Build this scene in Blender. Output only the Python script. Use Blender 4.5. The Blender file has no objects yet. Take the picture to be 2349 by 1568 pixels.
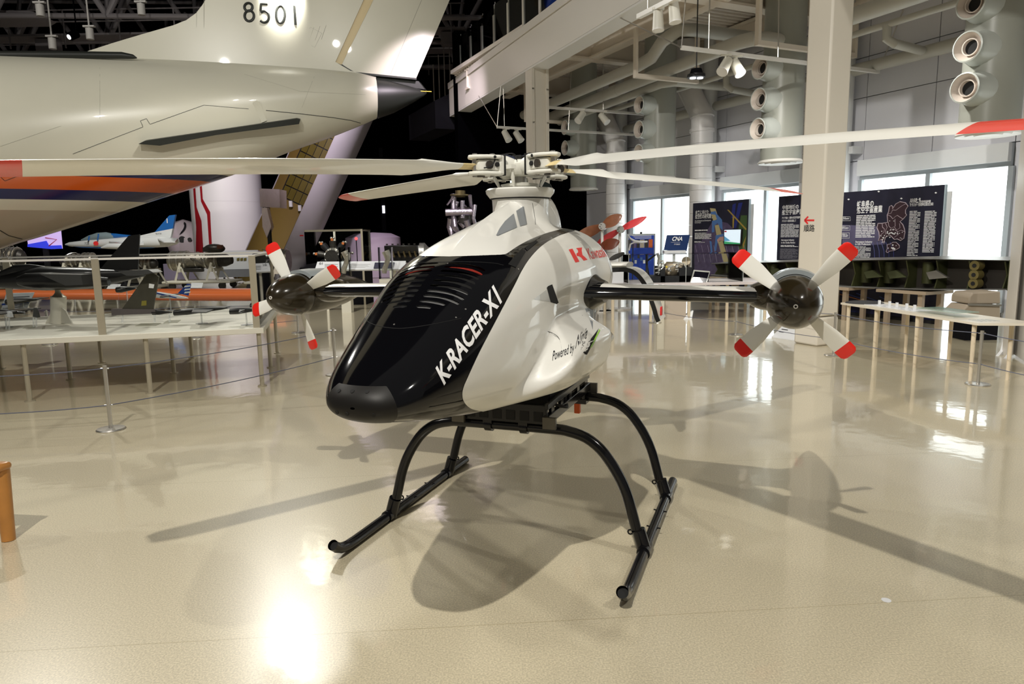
import bpy, bmesh, math, random
import numpy as np
from mathutils import Matrix, Vector
from mathutils.bvhtree import BVHTree
random.seed(7)
scene = bpy.context.scene
col = scene.collection
PI = math.pi

# ------------------------------------------------------------------ camera
FPX, CX, CY, HOR, CAMH = 1590.0, 1174.5, 784.0, 546.0, 1.6
_p = math.atan((CY - HOR) / FPX)
_r = math.radians(1.0)
_fw = np.array([0, math.cos(_p), -math.sin(_p)])
_up0 = np.array([0, math.sin(_p), math.cos(_p)])
_rt0 = np.array([1.0, 0, 0])
_rt = _rt0 * math.cos(_r) - _up0 * math.sin(_r)
_up = _rt0 * math.sin(_r) + _up0 * math.cos(_r)
CO = np.array([0, 0, CAMH])
cam = bpy.data.cameras.new('camera')
cam.sensor_width = 36.0
cam.lens = FPX * 36.0 / 2349.0
cam.clip_end = 300
camo = bpy.data.objects.new('camera', cam)
col.objects.link(camo)
camo.matrix_world = Matrix(((_rt[0], _up[0], -_fw[0], CO[0]), (_rt[1], _up[1], -_fw[1], CO[1]),
                            (_rt[2], _up[2], -_fw[2], CO[2]), (0, 0, 0, 1)))
scene.camera = camo

# ------------------------------------------------------------------ world, exposure
w = bpy.data.worlds.new('world')
scene.world = w
w.use_nodes = True
w.node_tree.nodes['Background'].inputs[0].default_value = (1.0, 0.97, 0.92, 1)
w.node_tree.nodes['Background'].inputs[1].default_value = 0.13
scene.view_settings.view_transform = 'Standard'
scene.view_settings.look = 'None'
scene.view_settings.gamma = 1.0
scene.view_settings.use_curve_mapping = False
scene.view_settings.exposure = -0.25

HA = math.radians(25.0)
HV = np.array([math.cos(HA), math.sin(HA), 0]); HU = np.array([-math.sin(HA), math.cos(HA), 0])
def H(u, v, z=0.0):      # hall coordinates: u down the hall, v towards the window wall
    return Vector((HU[0] * u + HV[0] * v, HU[1] * u + HV[1] * v, z))

# ------------------------------------------------------------------ hall lamps (ceiling spots) and an added fill
def lamp(loc, target, power, size=60, radius=0.12, color=(1, 0.93, 0.8), blend=0.6):
    L = bpy.data.lights.new('ceiling_spot_or_fill', 'SPOT')
    L.energy = power; L.spot_size = math.radians(size); L.spot_blend = blend
    L.shadow_soft_size = radius; L.color = color
    o = bpy.data.objects.new('ceiling_spot_or_fill', L)
    col.objects.link(o)
    o.location = loc
    d = Vector(target) - Vector(loc)
    o.rotation_euler = d.to_track_quat('-Z', 'Y').to_euler()
    return o
WARM = (1, 0.95, 0.86); COOL = (0.9, 0.95, 1.0); PALE = (1, 0.97, 0.9); PINK = (1, 0.85, 0.95)
lamp((-2.0, -2.2, 9.0), (0, 4.0, 0.5), 3500, 70, 0.07, WARM)
lamp((-6.0, 17.0, 9.2), (0, 3.5, 0.5), 2300, 60, 0.32, PALE)
lamp((-9.0, 4.0, 9.2), (-0.5, 4.0, 0.3), 750, 70, 0.14, WARM)
lamp((5.5, -1.5, 9.0), (2.5, 6.5, 0.5), 1300, 75, 0.14, PALE)
lamp((-9.5, 12.5, 9.2), (-4.5, 8.5, 0.7), 1700, 70, 0.12, PALE)
lamp((-5.0, 4.5, 9.5), (-9.0, 18.0, 4.2), 3200, 75, 0.12, PALE)
lamp((-16.0, 8.0, 9.5), (-10.0, 18.5, 4.0), 2300, 80, 0.12, WARM)
lamp((-2.0, 12.0, 9.2), (-5.0, 18.8, 6.5), 450, 75, 0.12, PALE)
lamp((-6.0, 20.0, 9.0), (-9.0, 28.0, 2.0), 4200, 80, 0.15, PALE)
lamp((-11.0, 20.6, 7.4), (-15.0, 28.0, 2.0), 2600, 80, 0.15, PALE)
lamp((-6.0, 22.0, 9.0), (-8.0, 33.0, 4.0), 2600, 70, 0.15, PINK)
lamp((-1.5, 19.0, 8.0), (-4.0, 26.0, 1.0), 1200, 70, 0.15, PINK)
lamp((-6.0, -1.0, 9.0), (7.5, 12.5, 4.0), 4600, 62, 0.2, PALE)
lamp((-4.0, 13.6, 8.6), (-6.5, 16.8, 0.3), 1600, 80, 0.1, PALE)  # fill added to brighten the orange wing, no known lamp here
lamp(H(9.3, 9.2, 4.7), (4.5, 15.0, 1.0), 300, 110, 0.08, PALE)
lamp(H(16.8, 10.0, 4.75), H(15.5, 12.2, 0.5), 500, 110, 0.08, COOL)
lamp(H(8.0, 9.6, 5.4), H(8.0, 11.2, 0.5), 450, 110, 0.08, PALE)

# ------------------------------------------------------------------ pixel <-> place helpers (calibrated camera)
def ray(px, py):
    return _fw + _rt * ((px - CX) / FPX) + _up * ((CY - py) / FPX)
def G(px, py, z=0.0):
    d = ray(px, py)
    return Vector(CO + d * ((z - CAMH) / d[2]))
def P(px, py, D):
    d = ray(px, py)
    return Vector(CO + d * (D / d[1]))
def onv(px, py, v):
    d = ray(px, py)
    return Vector(CO + d * (v / (d @ HV)))
HM = Matrix.Rotation(HA, 4, 'Z')       # local x = v (towards the window wall), local y = u (down the hall)

# ------------------------------------------------------------------ materials
MATS = {}
def mat(name, color, rough=0.5, metal=0.0, coat=0.0, emit=None, estr=0.0, noise=0.0, nscale=8.0, bump=0.0,
        bscale=40.0, trans=0.0, alpha=1.0, ior=1.45, spec=0.5):
    if name in MATS: return MATS[name]
    m = bpy.data.materials.new(name); m.use_nodes = True
    nt = m.node_tree; b = nt.nodes['Principled BSDF']
    c = tuple(color) + (1,)
    b.inputs['Base Color'].default_value = c
    b.inputs['Roughness'].default_value = rough
    b.inputs['Metallic'].default_value = metal
    b.inputs['Coat Weight'].default_value = coat
    b.inputs['Coat Roughness'].default_value = 0.03
    b.inputs['IOR'].default_value = ior
    b.inputs['Specular IOR Level'].default_value = spec
    if trans: b.inputs['Transmission Weight'].default_value = trans
    if alpha < 1: b.inputs['Alpha'].default_value = alpha
    if emit is not None:
        b.inputs['Emission Color'].default_value = tuple(emit) + (1,)
        b.inputs['Emission Strength'].default_value = estr
    if noise or bump:
        tc = nt.nodes.new('ShaderNodeTexCoord')
    if noise:
        n = nt.nodes.new('ShaderNodeTexNoise'); n.inputs['Scale'].default_value = nscale; n.inputs['Detail'].default_value = 5
        nt.links.new(tc.outputs['Object'], n.inputs['Vector'])
        mx = nt.nodes.new('ShaderNodeMix'); mx.data_type = 'RGBA'
        mx.inputs['A'].default_value = tuple(max(0, x * (1 - noise)) for x in color) + (1,)
        mx.inputs['B'].default_value = tuple(min(1, x * (1 + noise)) for x in color) + (1,)
        nt.links.new(n.outputs['Fac'], mx.inputs['Factor']); nt.links.new(mx.outputs['Result'], b.inputs['Base Color'])
    if bump:
        n2 = nt.nodes.new('ShaderNodeTexNoise'); n2.inputs['Scale'].default_value = bscale; n2.inputs['Detail'].default_value = 3
        nt.links.new(tc.outputs['Object'], n2.inputs['Vector'])
        bp = nt.nodes.new('ShaderNodeBump'); bp.inputs['Strength'].default_value = bump; bp.inputs['Distance'].default_value = 0.02
        nt.links.new(n2.outputs['Fac'], bp.inputs['Height']); nt.links.new(bp.outputs['Normal'], b.inputs['Normal'])
    MATS[name] = m
    return m

# ------------------------------------------------------------------ mesh builder
class MB:
    def __init__(s): s.v = []; s.f = []
    def add(s, vs, fs):
        o = len(s.v); s.v += [Vector(x) for x in vs]; s.f += [tuple(i + o for i in f) for f in fs]; return s
    def box(s, c, size, R=None):
        x, y, z = size[0] / 2, size[1] / 2, size[2] / 2
        vs = [Vector((a, b, d)) for a in (-x, x) for b in (-y, y) for d in (-z, z)]
        if R is not None: vs = [R @ q for q in vs]
        vs = [q + Vector(c) for q in vs]
        return s.add(vs, [(0, 1, 3, 2), (4, 6, 7, 5), (0, 4, 5, 1), (2, 3, 7, 6), (0, 2, 6, 4), (1, 5, 7, 3)])
    def bx(s, x0, x1, y0, y1, z0, z1):
        return s.box(((x0 + x1) / 2, (y0 + y1) / 2, (z0 + z1) / 2), (abs(x1 - x0), abs(y1 - y0), abs(z1 - z0)))
    def bar(s, p0, p1, wd, ht, up=(0, 0, 1)):
        p0, p1 = Vector(p0), Vector(p1); d = (p1 - p0)
        z = d.normalized(); x = Vector(up).cross(z)
        if x.length < 1e-5: x = Vector((1, 0, 0)).cross(z)
        x.normalize(); y = z.cross(x)
        R = Matrix((x, y, z)).transposed()
        return s.box((p0 + p1) / 2, (wd, ht, d.length), R)
    def frame(s, d):
        z = Vector(d).normalized(); a = Vector((0, 0, 1)) if abs(z.z) < .9 else Vector((1, 0, 0))
        x = a.cross(z).normalized(); return x, z.cross(x), z
    def cyl(s, p0, p1, r0, r1=None, n=16, cap=True):
        return s.tube([p0, p1], [r0, r0 if r1 is None else r1], n, cap)
    def tube(s, pts, r, n=10, cap=True):
        pts = [Vector(q) for q in pts]; m = len(pts)
        rr = r if isinstance(r, (list, tuple)) else [r] * m
        t = []
        for i in range(m):
            a = pts[min(i + 1, m - 1)] - pts[max(i - 1, 0)]
            t.append(a.normalized() if a.length > 1e-9 else Vector((0, 0, 1)))
        x, y, _ = s.frame(t[0]); vs = []; fs = []
        for i in range(m):
            x = (x - t[i] * x.dot(t[i])).normalized(); y = t[i].cross(x)
            for k in range(n):
                a = 2 * PI * k / n
                vs.append(pts[i] + x * (rr[i] * math.cos(a)) + y * (rr[i] * math.sin(a)))
        for i in range(m - 1):
            for k in range(n):
                k2 = (k + 1) % n
                fs.append((i * n + k, i * n + k2, (i + 1) * n + k2, (i + 1) * n + k))
        if cap:
            fs.append(tuple(reversed(range(n)))); fs.append(tuple((m - 1) * n + k for k in range(n)))
        return s.add(vs, fs)
    def lathe(s, prof, origin=(0, 0, 0), axis=(0, 0, 1), n=24, cap=True):
        x, y, z = s.frame(axis); o = Vector(origin); vs = []; fs = []; m = len(prof)
        for (r, h) in prof:
            for k in range(n):
                a = 2 * PI * k / n
                vs.append(o + z * h + x * (r * math.cos(a)) + y * (r * math.sin(a)))
        for i in range(m - 1):
            for k in range(n):
                k2 = (k + 1) % n
                fs.append((i * n + k, i * n + k2, (i + 1) * n + k2, (i + 1) * n + k))
        if cap and prof[0][0] > 1e-4: fs.append(tuple(reversed(range(n))))
        if cap and prof[-1][0] > 1e-4: fs.append(tuple((m - 1) * n + k for k in range(n)))
        return s.add(vs, fs)
    def prism(s, poly, off):
        """closed 3-D polygon extruded by the vector off"""
        n = len(poly); a = [Vector(q) for q in poly]; b = [q + Vector(off) for q in a]
        fs = [tuple(range(n)), tuple(reversed(range(n, 2 * n)))]
        fs += [(i, n + i, n + (i + 1) % n, (i + 1) % n) for i in range(n)]
        return s.add(a + b, fs)
    def ball(s, c, r, n=16, m=10, R=None):
        r = r if isinstance(r, (list, tuple)) else (r, r, r)
        vs = []; fs = []
        for i in range(m + 1):
            a = PI * i / m
            for k in range(n):
                b = 2 * PI * k / n
                q = Vector((r[0] * math.sin(a) * math.cos(b), r[1] * math.sin(a) * math.sin(b), r[2] * math.cos(a)))
                vs.append((R @ q if R is not None else q) + Vector(c))
        for i in range(m):
            for k in range(n):
                k2 = (k + 1) % n
                fs.append((i * n + k, (i + 1) * n + k, (i + 1) * n + k2, i * n + k2))
        return s.add(vs, fs)
    def rings(s, rows, closed=True, cap0=True, cap1=True):
        n = len(rows[0]); vs = [q for r in rows for q in r]; fs = []
        for i in range(len(rows) - 1):
            for k in range(n if closed else n - 1):
                k2 = (k + 1) % n
                fs.append((i * n + k, i * n + k2, (i + 1) * n + k2, (i + 1) * n + k))
        if closed and cap0: fs.append(tuple(reversed(range(n))))
        if closed and cap1: fs.append(tuple((len(rows) - 1) * n + k for k in range(n)))
        return s.add(vs, fs)

def obj(name, mb, m, parent=None, local=False, sharp=35, smooth=True, kind=None, label=None, fix=True, bevel=0.0):
    me = bpy.data.meshes.new(name)
    vs = mb.v
    if parent is not None and not local:
        inv = parent.matrix_basis.inverted()
        if parent.parent is not None: inv = inv @ parent.parent.matrix_basis.inverted()
        vs = [inv @ q for q in vs]
    me.from_pydata([tuple(q) for q in vs], [], mb.f)
    me.update()
    if fix:
        bm = bmesh.new(); bm.from_mesh(me)
        bmesh.ops.remove_doubles(bm, verts=bm.verts, dist=1e-6)
        bmesh.ops.recalc_face_normals(bm, faces=bm.faces)
        bm.to_mesh(me); bm.free()
    if smooth:
        me.polygons.foreach_set('use_smooth', [True] * len(me.polygons))
        me.set_sharp_from_angle(angle=math.radians(sharp))
    me.materials.append(m)
    o = bpy.data.objects.new(name, me); col.objects.link(o)
    if parent is not None: o.parent = parent
    if kind: o['kind'] = kind
    if label: o['label'] = label
    if bevel:
        bv = o.modifiers.new('bevel', 'BEVEL'); bv.width = bevel; bv.segments = 2; bv.limit_method = 'ANGLE'
    return o
def tag(o, label, cat, group=None):
    o['label'] = label; o['category'] = cat
    if group: o['group'] = group
    return o
def thing(name, label, cat, loc=(0, 0, 0), rz=0.0, group=None):
    o = bpy.data.objects.new(name, None); col.objects.link(o)
    o.empty_display_size = 0.2
    o.matrix_basis = Matrix.Translation(Vector(loc)) @ Matrix.Rotation(rz, 4, 'Z')
    return tag(o, label, cat, group)
def struct(name, mb, m, parent=None, **k):
    o = obj(name, mb, m, parent, **k)
    if parent is None: o['kind'] = 'structure'
    return o
def copy_tree(o, parent=None):
    c = o.copy(); col.objects.link(c); c.parent = parent
    for ch in list(o.children): copy_tree(ch, c)
    return c

def text_geo(s, size=1.0, bold=0.0, shear=0.0, space=1.0, maxedge=None):
    """lettering as flat triangles in x,y (baseline at 0, left at 0)"""
    cu = bpy.data.curves.new('t', 'FONT'); cu.body = s; cu.size = size; cu.offset = bold; cu.shear = shear
    cu.space_character = space; cu.resolution_u = 3
    o = bpy.data.objects.new('t', cu); col.objects.link(o)
    bpy.context.view_layer.update()
    dg = bpy.context.evaluated_depsgraph_get()
    me = bpy.data.meshes.new_from_object(o.evaluated_get(dg))
    bm = bmesh.new(); bm.from_mesh(me)
    bmesh.ops.triangulate(bm, faces=bm.faces)
    if maxedge:
        for _ in range(5):
            es = [e for e in bm.edges if e.calc_length() > maxedge]
            if not es: break
            bmesh.ops.subdivide_edges(bm, edges=es, cuts=1)
            bmesh.ops.triangulate(bm, faces=bm.faces)
    vs = [(q.co.x, q.co.y) for q in bm.verts]; fs = [tuple(q.index for q in f.verts) for f in bm.faces]
    bm.free(); bpy.data.objects.remove(o); bpy.data.curves.remove(cu); bpy.data.meshes.remove(me)
    return vs, fs
def text_on(parent, name, s, origin, right, up, height, m, width=None, off=0.002, bold=0.0, shear=0.0, space=1.0):
    """flat lettering on a plane; height of a capital; optional total width"""
    vs, fs = text_geo(s, 1.0, bold, shear, space)
    if not vs: return None
    x0 = min(a for a, b in vs); x1 = max(a for a, b in vs)
    ky = height / 0.72
    kx = width / (x1 - x0) if width else ky
    r = Vector(right).normalized(); u = Vector(up).normalized(); n = r.cross(u)
    mb = MB(); o = Vector(origin) + n * off
    mb.add([o + r * ((a - x0) * kx) + u * (b * ky) for a, b in vs], fs)
    return obj(name, mb, m, parent, fix=False, smooth=False)
# ================================================================== THE HALL
# ---- floor: polished beige terrazzo with fine chips and thin sawn joints
def floor_mat():
    m = bpy.data.materials.new('floor_terrazzo'); m.use_nodes = True
    nt = m.node_tree; b = nt.nodes['Principled BSDF']; N = nt.nodes.new; L = nt.links.new
    tc = N('ShaderNodeTexCoord')
    big = N('ShaderNodeTexNoise'); big.inputs['Scale'].default_value = 0.35; big.inputs['Detail'].default_value = 3
    L(tc.outputs['Object'], big.inputs['Vector'])
    mx = N('ShaderNodeMix'); mx.data_type = 'RGBA'
    mx.inputs['A'].default_value = (0.60, 0.53, 0.375, 1); mx.inputs['B'].default_value = (0.655, 0.585, 0.425, 1)
    L(big.outputs['Fac'], mx.inputs['Factor'])
    ch = N('ShaderNodeTexNoise'); ch.inputs['Scale'].default_value = 130; ch.inputs['Detail'].default_value = 2
    L(tc.outputs['Object'], ch.inputs['Vector'])
    rp = N('ShaderNodeValToRGB'); rp.color_ramp.elements[0].position = 0.35; rp.color_ramp.elements[0].color = (0.78, 0.78, 0.78, 1)
    rp.color_ramp.elements[1].position = 0.68; rp.color_ramp.elements[1].color = (1.12, 1.12, 1.12, 1)
    L(ch.outputs['Fac'], rp.inputs['Fac'])
    mu = N('ShaderNodeMix'); mu.data_type = 'RGBA'; mu.blend_type = 'MULTIPLY'; mu.inputs['Factor'].default_value = 1
    L(mx.outputs['Result'], mu.inputs['A']); L(rp.outputs['Color'], mu.inputs['B'])
    br = N('ShaderNodeTexBrick'); br.offset = 0; br.inputs['Scale'].default_value = 1; br.inputs['Mortar Size'].default_value = 0.003
    br.inputs['Brick Width'].default_value = 400.0; br.inputs['Row Height'].default_value = 1.95
    br.inputs['Color1'].default_value = (1, 1, 1, 1); br.inputs['Color2'].default_value = (1, 1, 1, 1); br.inputs['Mortar'].default_value = (0.8, 0.78, 0.72, 1)
    rot = N('ShaderNodeMapping'); rot.inputs['Rotation'].default_value = (0, 0, -math.radians(4)); rot.inputs['Location'].default_value = (200.3, -0.75, 0)
    L(tc.outputs['Object'], rot.inputs['Vector']); L(rot.outputs['Vector'], br.inputs['Vector'])
    m2 = N('ShaderNodeMix'); m2.data_type = 'RGBA'; m2.blend_type = 'MULTIPLY'; m2.inputs['Factor'].default_value = 1
    L(mu.outputs['Result'], m2.inputs['A']); L(br.outputs['Color'], m2.inputs['B'])
    L(m2.outputs['Result'], b.inputs['Base Color'])
    b.inputs['Roughness'].default_value = 0.28
    b.inputs['Coat Weight'].default_value = 0.9; b.inputs['Coat Roughness'].default_value = 0.055
    bn = N('ShaderNodeTexNoise'); bn.inputs['Scale'].default_value = 6; bn.inputs['Detail'].default_value = 2
    L(tc.outputs['Object'], bn.inputs['Vector'])
    bp = N('ShaderNodeBump'); bp.inputs['Strength'].default_value = 0.06; bp.inputs['Distance'].default_value = 0.02
    L(bn.outputs['Fac'], bp.inputs['Height']); L(bp.outputs['Normal'], b.inputs['Coat Normal'])
    return m
struct('floor', MB().bx(-45, 45, -12, 62, -0.1, 0), floor_mat())

M_black = mat('hall_black', (0.0012, 0.0012, 0.0016), 0.9, spec=0.0)
M_dark = mat('hall_dark', (0.007, 0.007, 0.009), 0.85, spec=0.1)
M_steel_dark = mat('truss_paint', (0.17, 0.155, 0.16), 0.6)
M_beam = mat('beam_paint', (0.82, 0.74, 0.64), 0.45)
M_fascia = mat('fascia_white', (0.80, 0.76, 0.70), 0.35)
M_deck = mat('deck_steel', (0.86, 0.80, 0.72), 0.5)
M_pipe = mat('pipe_paint', (0.52, 0.51, 0.46), 0.4)
M_duct = mat('duct_paint', (0.36, 0.37, 0.33), 0.35)
M_noz = mat('nozzle_paint', (0.55, 0.58, 0.55), 0.3)
M_noz_rim = mat('nozzle_rim', (0.62, 0.55, 0.49), 0.4)
M_void = mat('void_black', (0.01, 0.01, 0.01), 0.8)
M_silver = mat('lagging_silver', (0.82, 0.80, 0.80), 0.4, 0.1)
M_wallp = mat('wall_panel', (0.69, 0.69, 0.74), 0.5)
M_wallgap = mat('wall_joint', (0.12, 0.12, 0.13), 0.8)
M_wcol = mat('wall_column_paint', (0.68, 0.69, 0.70), 0.45)
M_wframe = mat('window_frame', (0.42, 0.45, 0.47), 0.4, 0.4)
M_column = mat('column_paint', (0.70, 0.65, 0.56), 0.4)
M_pane = mat('frosted_daylight', (0.9, 0.95, 0.95), 0.6, emit=(0.93, 1.0, 1.0), estr=2.6)
M_whitemetal = mat('white_metal', (0.78, 0.76, 0.72), 0.4)
M_chrome = mat('brushed_steel', (0.62, 0.6, 0.56), 0.3, 0.9)
M_glass = mat('clear_glass', (0.93, 0.97, 0.95), 0.02, trans=1.0, ior=1.12)
def glass_like():
    m = bpy.data.materials.new('case_glass'); m.use_nodes = True
    nt = m.node_tree; nt.nodes.clear()
    out = nt.nodes.new('ShaderNodeOutputMaterial'); t = nt.nodes.new('ShaderNodeBsdfTransparent'); g = nt.nodes.new('ShaderNodeBsdfGlossy')
    t.inputs[0].default_value = (0.975, 0.985, 0.98, 1); g.inputs['Roughness'].default_value = 0.02
    fr = nt.nodes.new('ShaderNodeFresnel'); fr.inputs['IOR'].default_value = 1.12
    mx = nt.nodes.new('ShaderNodeMixShader')
    nt.links.new(fr.outputs[0], mx.inputs[0]); nt.links.new(t.outputs[0], mx.inputs[1]); nt.links.new(g.outputs[0], mx.inputs[2])
    nt.links.new(mx.outputs[0], out.inputs[0])
    return m
M_case = glass_like()

# hall-aligned builder: coordinates (v, u, z)
def hb(): return MB()
def hobj(name, mb, m, parent=None, **k):
    mb.v = [HM @ q for q in mb.v]
    return obj(name, mb, m, parent, **k)
def hstruct(name, mb, m, parent=None, **k):
    o = hobj(name, mb, m, parent, **k)
    if parent is None: o['kind'] = 'structure'
    return o

# ---- dark ends and roof of the big hall
hstruct('wall_back', hb().bx(-40, 14, 52, 52.3, 0, 16), M_black)
hstruct('wall_side', hb().bx(8.4, 14, 21.9, 22.2, 0, 8.2), M_black)
hstruct('wall_inner', hb().bx(13.7, 14.0, 22.2, 52, 0, 16), M_black)
hstruct('ceiling', hb().bx(-40, 14, 6, 52, 13.0, 13.3), M_black)

# ---- roof trusses over the left half
TA = math.radians(4.0)
def truss(y, z0, z1, lab):
    t = thing('roof_truss', lab, 'truss', (-16, y, z1), 0, 'roof trusses')
    ux = Vector((math.cos(TA), math.sin(TA), 0)); o_ = Vector((P(0, 60, y).x - 3.47 * 2, y - .7, 0))
    pt = lambda a, z: o_ + ux * a + Vector((0, 0, z))
    n = 8; k = 3.47
    obj('bottom_chord', MB().cyl(pt(-1, z0), pt(n * k, z0), .085, n=10), M_steel_dark, t)
    obj('top_chord', MB().cyl(pt(-1, z1), pt(n * k, z1), .085, n=10), M_steel_dark, t)
    for i in range(n):
        a = i * k + (0 if y < 25 else .7)
        obj('brace', MB().cyl(pt(a, z0), pt(a + k / 2, z1), .095, n=10), M_steel_dark, t)
        obj('brace', MB().cyl(pt(a + k / 2, z1), pt(a + k, z0), .095, n=10), M_steel_dark, t)
        obj('brace', MB().cyl(pt(a, z0), pt(a + .3, z1) + Vector((0, 1.6, 0)), .08, n=10), M_steel_dark, t)
        obj('brace', MB().cyl(pt(a, z0), pt(a - .9, z1) + Vector((0, 2.2, .3)), .08, n=10), M_steel_dark, t)
for i, (y, z) in enumerate(((23.5, 8.85), (29.0, 9.6), (34.5, 10.0))):
    truss(y, z, z + 2.9, ('nearest', 'middle', 'farthest')[i] + ' grey tubular truss under the dark roof')
for i, (y, z) in enumerate(((26.5, 9.2), (31.5, 9.8), (37.0, 10.4))):
    t = thing('catwalk', ('nearest', 'middle', 'farthest')[i] + ' dark service catwalk crossing under the roof', 'catwalk', (-14, y, z), 0, 'roof catwalks')
    obj('deck', MB().bx(-22, -1.5, y, y + .8, z - .07, z), M_steel_dark, t)
    for k in (.4, .8): obj('rail', MB().cyl((-22, y, z + k), (-1.5, y, z + k), .028, n=6), M_steel_dark, t)
    for q in range(11): obj('post', MB().cyl((-22 + q * 2, y, z - .5), (-22 + q * 2, y, z + .8), .028, n=6), M_steel_dark, t)
    for q in range(6): obj('hanger_box', MB().box((-20.5 + q * 3.7, y + .3, z - .35), (.8, .3, .45)), M_steel_dark, t)
# hanging duct boxes and can lamps in the roof
M_can = mat('can_lamp', (0.55, 0.53, 0.5), 0.5)
M_lampglow = mat('lamp_glow', (1, 1, 1), 0.5, emit=(1, 0.97, 0.92), estr=5)
def ceil_at(px, py, z):     # point under a roof height seen at a pixel
    return G(px, py, z)
d = thing('roof_duct', 'pale square air duct with angled end under the roof above the aircraft nose side', 'duct', P(30, 30, 24), 0)
obj('duct_body', MB().prism([P(-60, 25, 24), P(65, 24, 24), P(85, 30, 24), P(68, 40, 24), P(-60, 42, 24)], (0, 1.0, 0)), M_steel_dark, d)
for i, (px, py) in enumerate(((92, 24), (324, 22), (206, 78), (120, 100))):
    c = P(px, py, 21.5 + .4 * i)
    q = thing('can_lamp', ('pale can lamp hanging over the white fuselage at upper left corner', 'pale can lamp hanging in front of the tail fin',
              'small can lamp low under the truss above the dorsal fin', 'can lamp by the pipes low over the fuselage spine')[i], 'lamp', c, 0, 'roof can lamps')
    obj('can', MB().cyl(c - Vector((0, 0, .16)), c + Vector((0, 0, .16)), .11, n=14), M_can, q)
    obj('stem', MB().cyl(c + Vector((0, 0, .16)), Vector((c.x, c.y, 12.98)), .025, n=8), M_can, q)
    obj('bracket', MB().box(c + Vector((0, 0, .22)), (.34, .1, .05)), M_can, q)
c = P(160, 84, 22)
q = thing('spot_lamp', 'lit spotlight glowing white under the truss above the fuselage', 'lamp', c, 0)
obj('housing', MB().cyl(c + Vector((.1, .2, .14)), c, .12, n=12), M_black, q)
obj('stem', MB().cyl(c + Vector((.1, .2, .14)), Vector((c.x + .1, c.y + .2, 12.98)), .02, n=8), M_black, q)
obj('lens', MB().cyl(c - Vector((.01, .02, .014)), c - Vector((.015, .03, .02)), .07, n=12), M_lampglow, q)

# ---- window wall on the right: panels, windows
WV = 13.3
t_wall = hstruct('wall_right', hb().bx(WV + 0.02, WV + 0.25, -8, 22.2, 0, 8.2), M_wallgap)
us = [2.4]
bays = [(3.35, 6.35), (7.55, 10.57), (11.75, 14.78), (15.92, 18.95)]
edges = [-8.0, -5.0, -2.0, 2.0]
for (a, b) in bays: edges += [a, (a + b) / 2 + (0.0), b]
edges += [20.6, 22.0]
zs = [3.11, 4.41, 5.23, 6.05, 6.87, 8.1]
for i in range(len(edges) - 1):
    for j in range(len(zs) - 1):
        hobj('panel', hb().bx(WV - 0.02, WV + 0.02, edges[i] + .008, edges[i + 1] - .008, zs[j] + .008, zs[j + 1] - .008), M_wallp, t_wall, sharp=20)
for i, (a, b) in enumerate(bays):
    nxt = bays[i + 1][0] if i + 1 < len(bays) else 22.0
    prv = bays[i - 1][1] if i else 2.0
    hobj('panel', hb().bx(WV - 0.02, WV + .02, b + .01, nxt - .01, 0, 3.1), M_wallp, t_wall)
    if i == 0: hobj('panel', hb().bx(WV - 0.02, WV + .02, prv, a - .01, 0, 3.1), M_wallp, t_wall)
    wn = hstruct('window_%d' % (i + 1), hb().bx(WV - .1, WV + .02, a, b, 2.7, 3.1).bx(WV - .06, WV + .02, a, b, 0, .12), M_wframe)
    hobj('blind_box', hb().bx(WV - .2, WV - .1, a, b, 2.78, 3.1), M_wcol, wn)
    mid = (a + b) / 2 + (0 if i else 0)
    for k in (a, mid, b): hobj('mullion', hb().bx(WV - .09, WV + .02, k - .045, k + .045, .12, 2.7), M_wframe, wn)
    for (p, q) in ((a, mid), (mid, b)): hobj('pane', hb().bx(WV - .01, WV + .015, p + .045, q - .045, .12, 2.7), M_pane, wn)
for i, (a, b) in enumerate(bays):       # round half columns beside the windows
    hstruct('trim_%d' % (i + 1), hb().cyl((WV - .32, b + .32, 0), (WV - .32, b + .32, 8.1), .19, n=20), M_wcol)
    m = hb().bx(WV - .34, WV, b + .02, b + .12, 3.25, 3.4)
    hobj('bracket', m, M_wcol, bpy.data.objects['trim_%d' % (i + 1)])
# ================================================================== MEZZANINE ON THE RIGHT
FA, FB = (10.8, 7.7), (22.9, 8.5)                       # (u, v) of two points of the fascia line
def fline(u): return FA[1] + (FB[1] - FA[1]) * (u - FA[0]) / (FB[0] - FA[0])
def fplane(px, py, dv=0.0):
    a = np.array(H(FA[0], FA[1] + dv)); b = np.array(H(FB[0], FB[1] + dv))
    n = np.cross(b - a, (0, 0, 1)); d = ray(px, py)
    return Vector(CO + d * (((a - CO) @ n) / (d @ n)))
def huv(p): p = np.array(p); return p @ HU, p @ HV
U0, U1 = -2.0, 22.9
def fbox(v_in, v_out, z0, z1, u0=U0, u1=U1):
    return hb().prism([(fline(u0) + v_in, u0, z0), (fline(u1) + v_in, u1, z0), (fline(u1) + v_out, u1, z0), (fline(u0) + v_out, u0, z0)], (0, 0, z1 - z0))
fa = hstruct('trim_5', fbox(0, .3, 5.75, 6.58), M_fascia, sharp=20)
hobj('cap_moulding', fbox(-.04, .34, 6.59, 6.78), M_fascia, fa)
hobj('soffit_strip', fbox(.0, .45, 5.70, 5.745), M_whitemetal, fa)
hobj('end_plate', hb().prism([(fline(U1) - .5, U1 + .05, 5.3), (fline(U1) + .3, U1 + .05, 5.3), (fline(U1) + .3, U1 + .05, 6.6), (fline(U1) - .5, U1 + .05, 6.2)], (0, 3.0, 0)), M_dark, fa)

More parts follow.
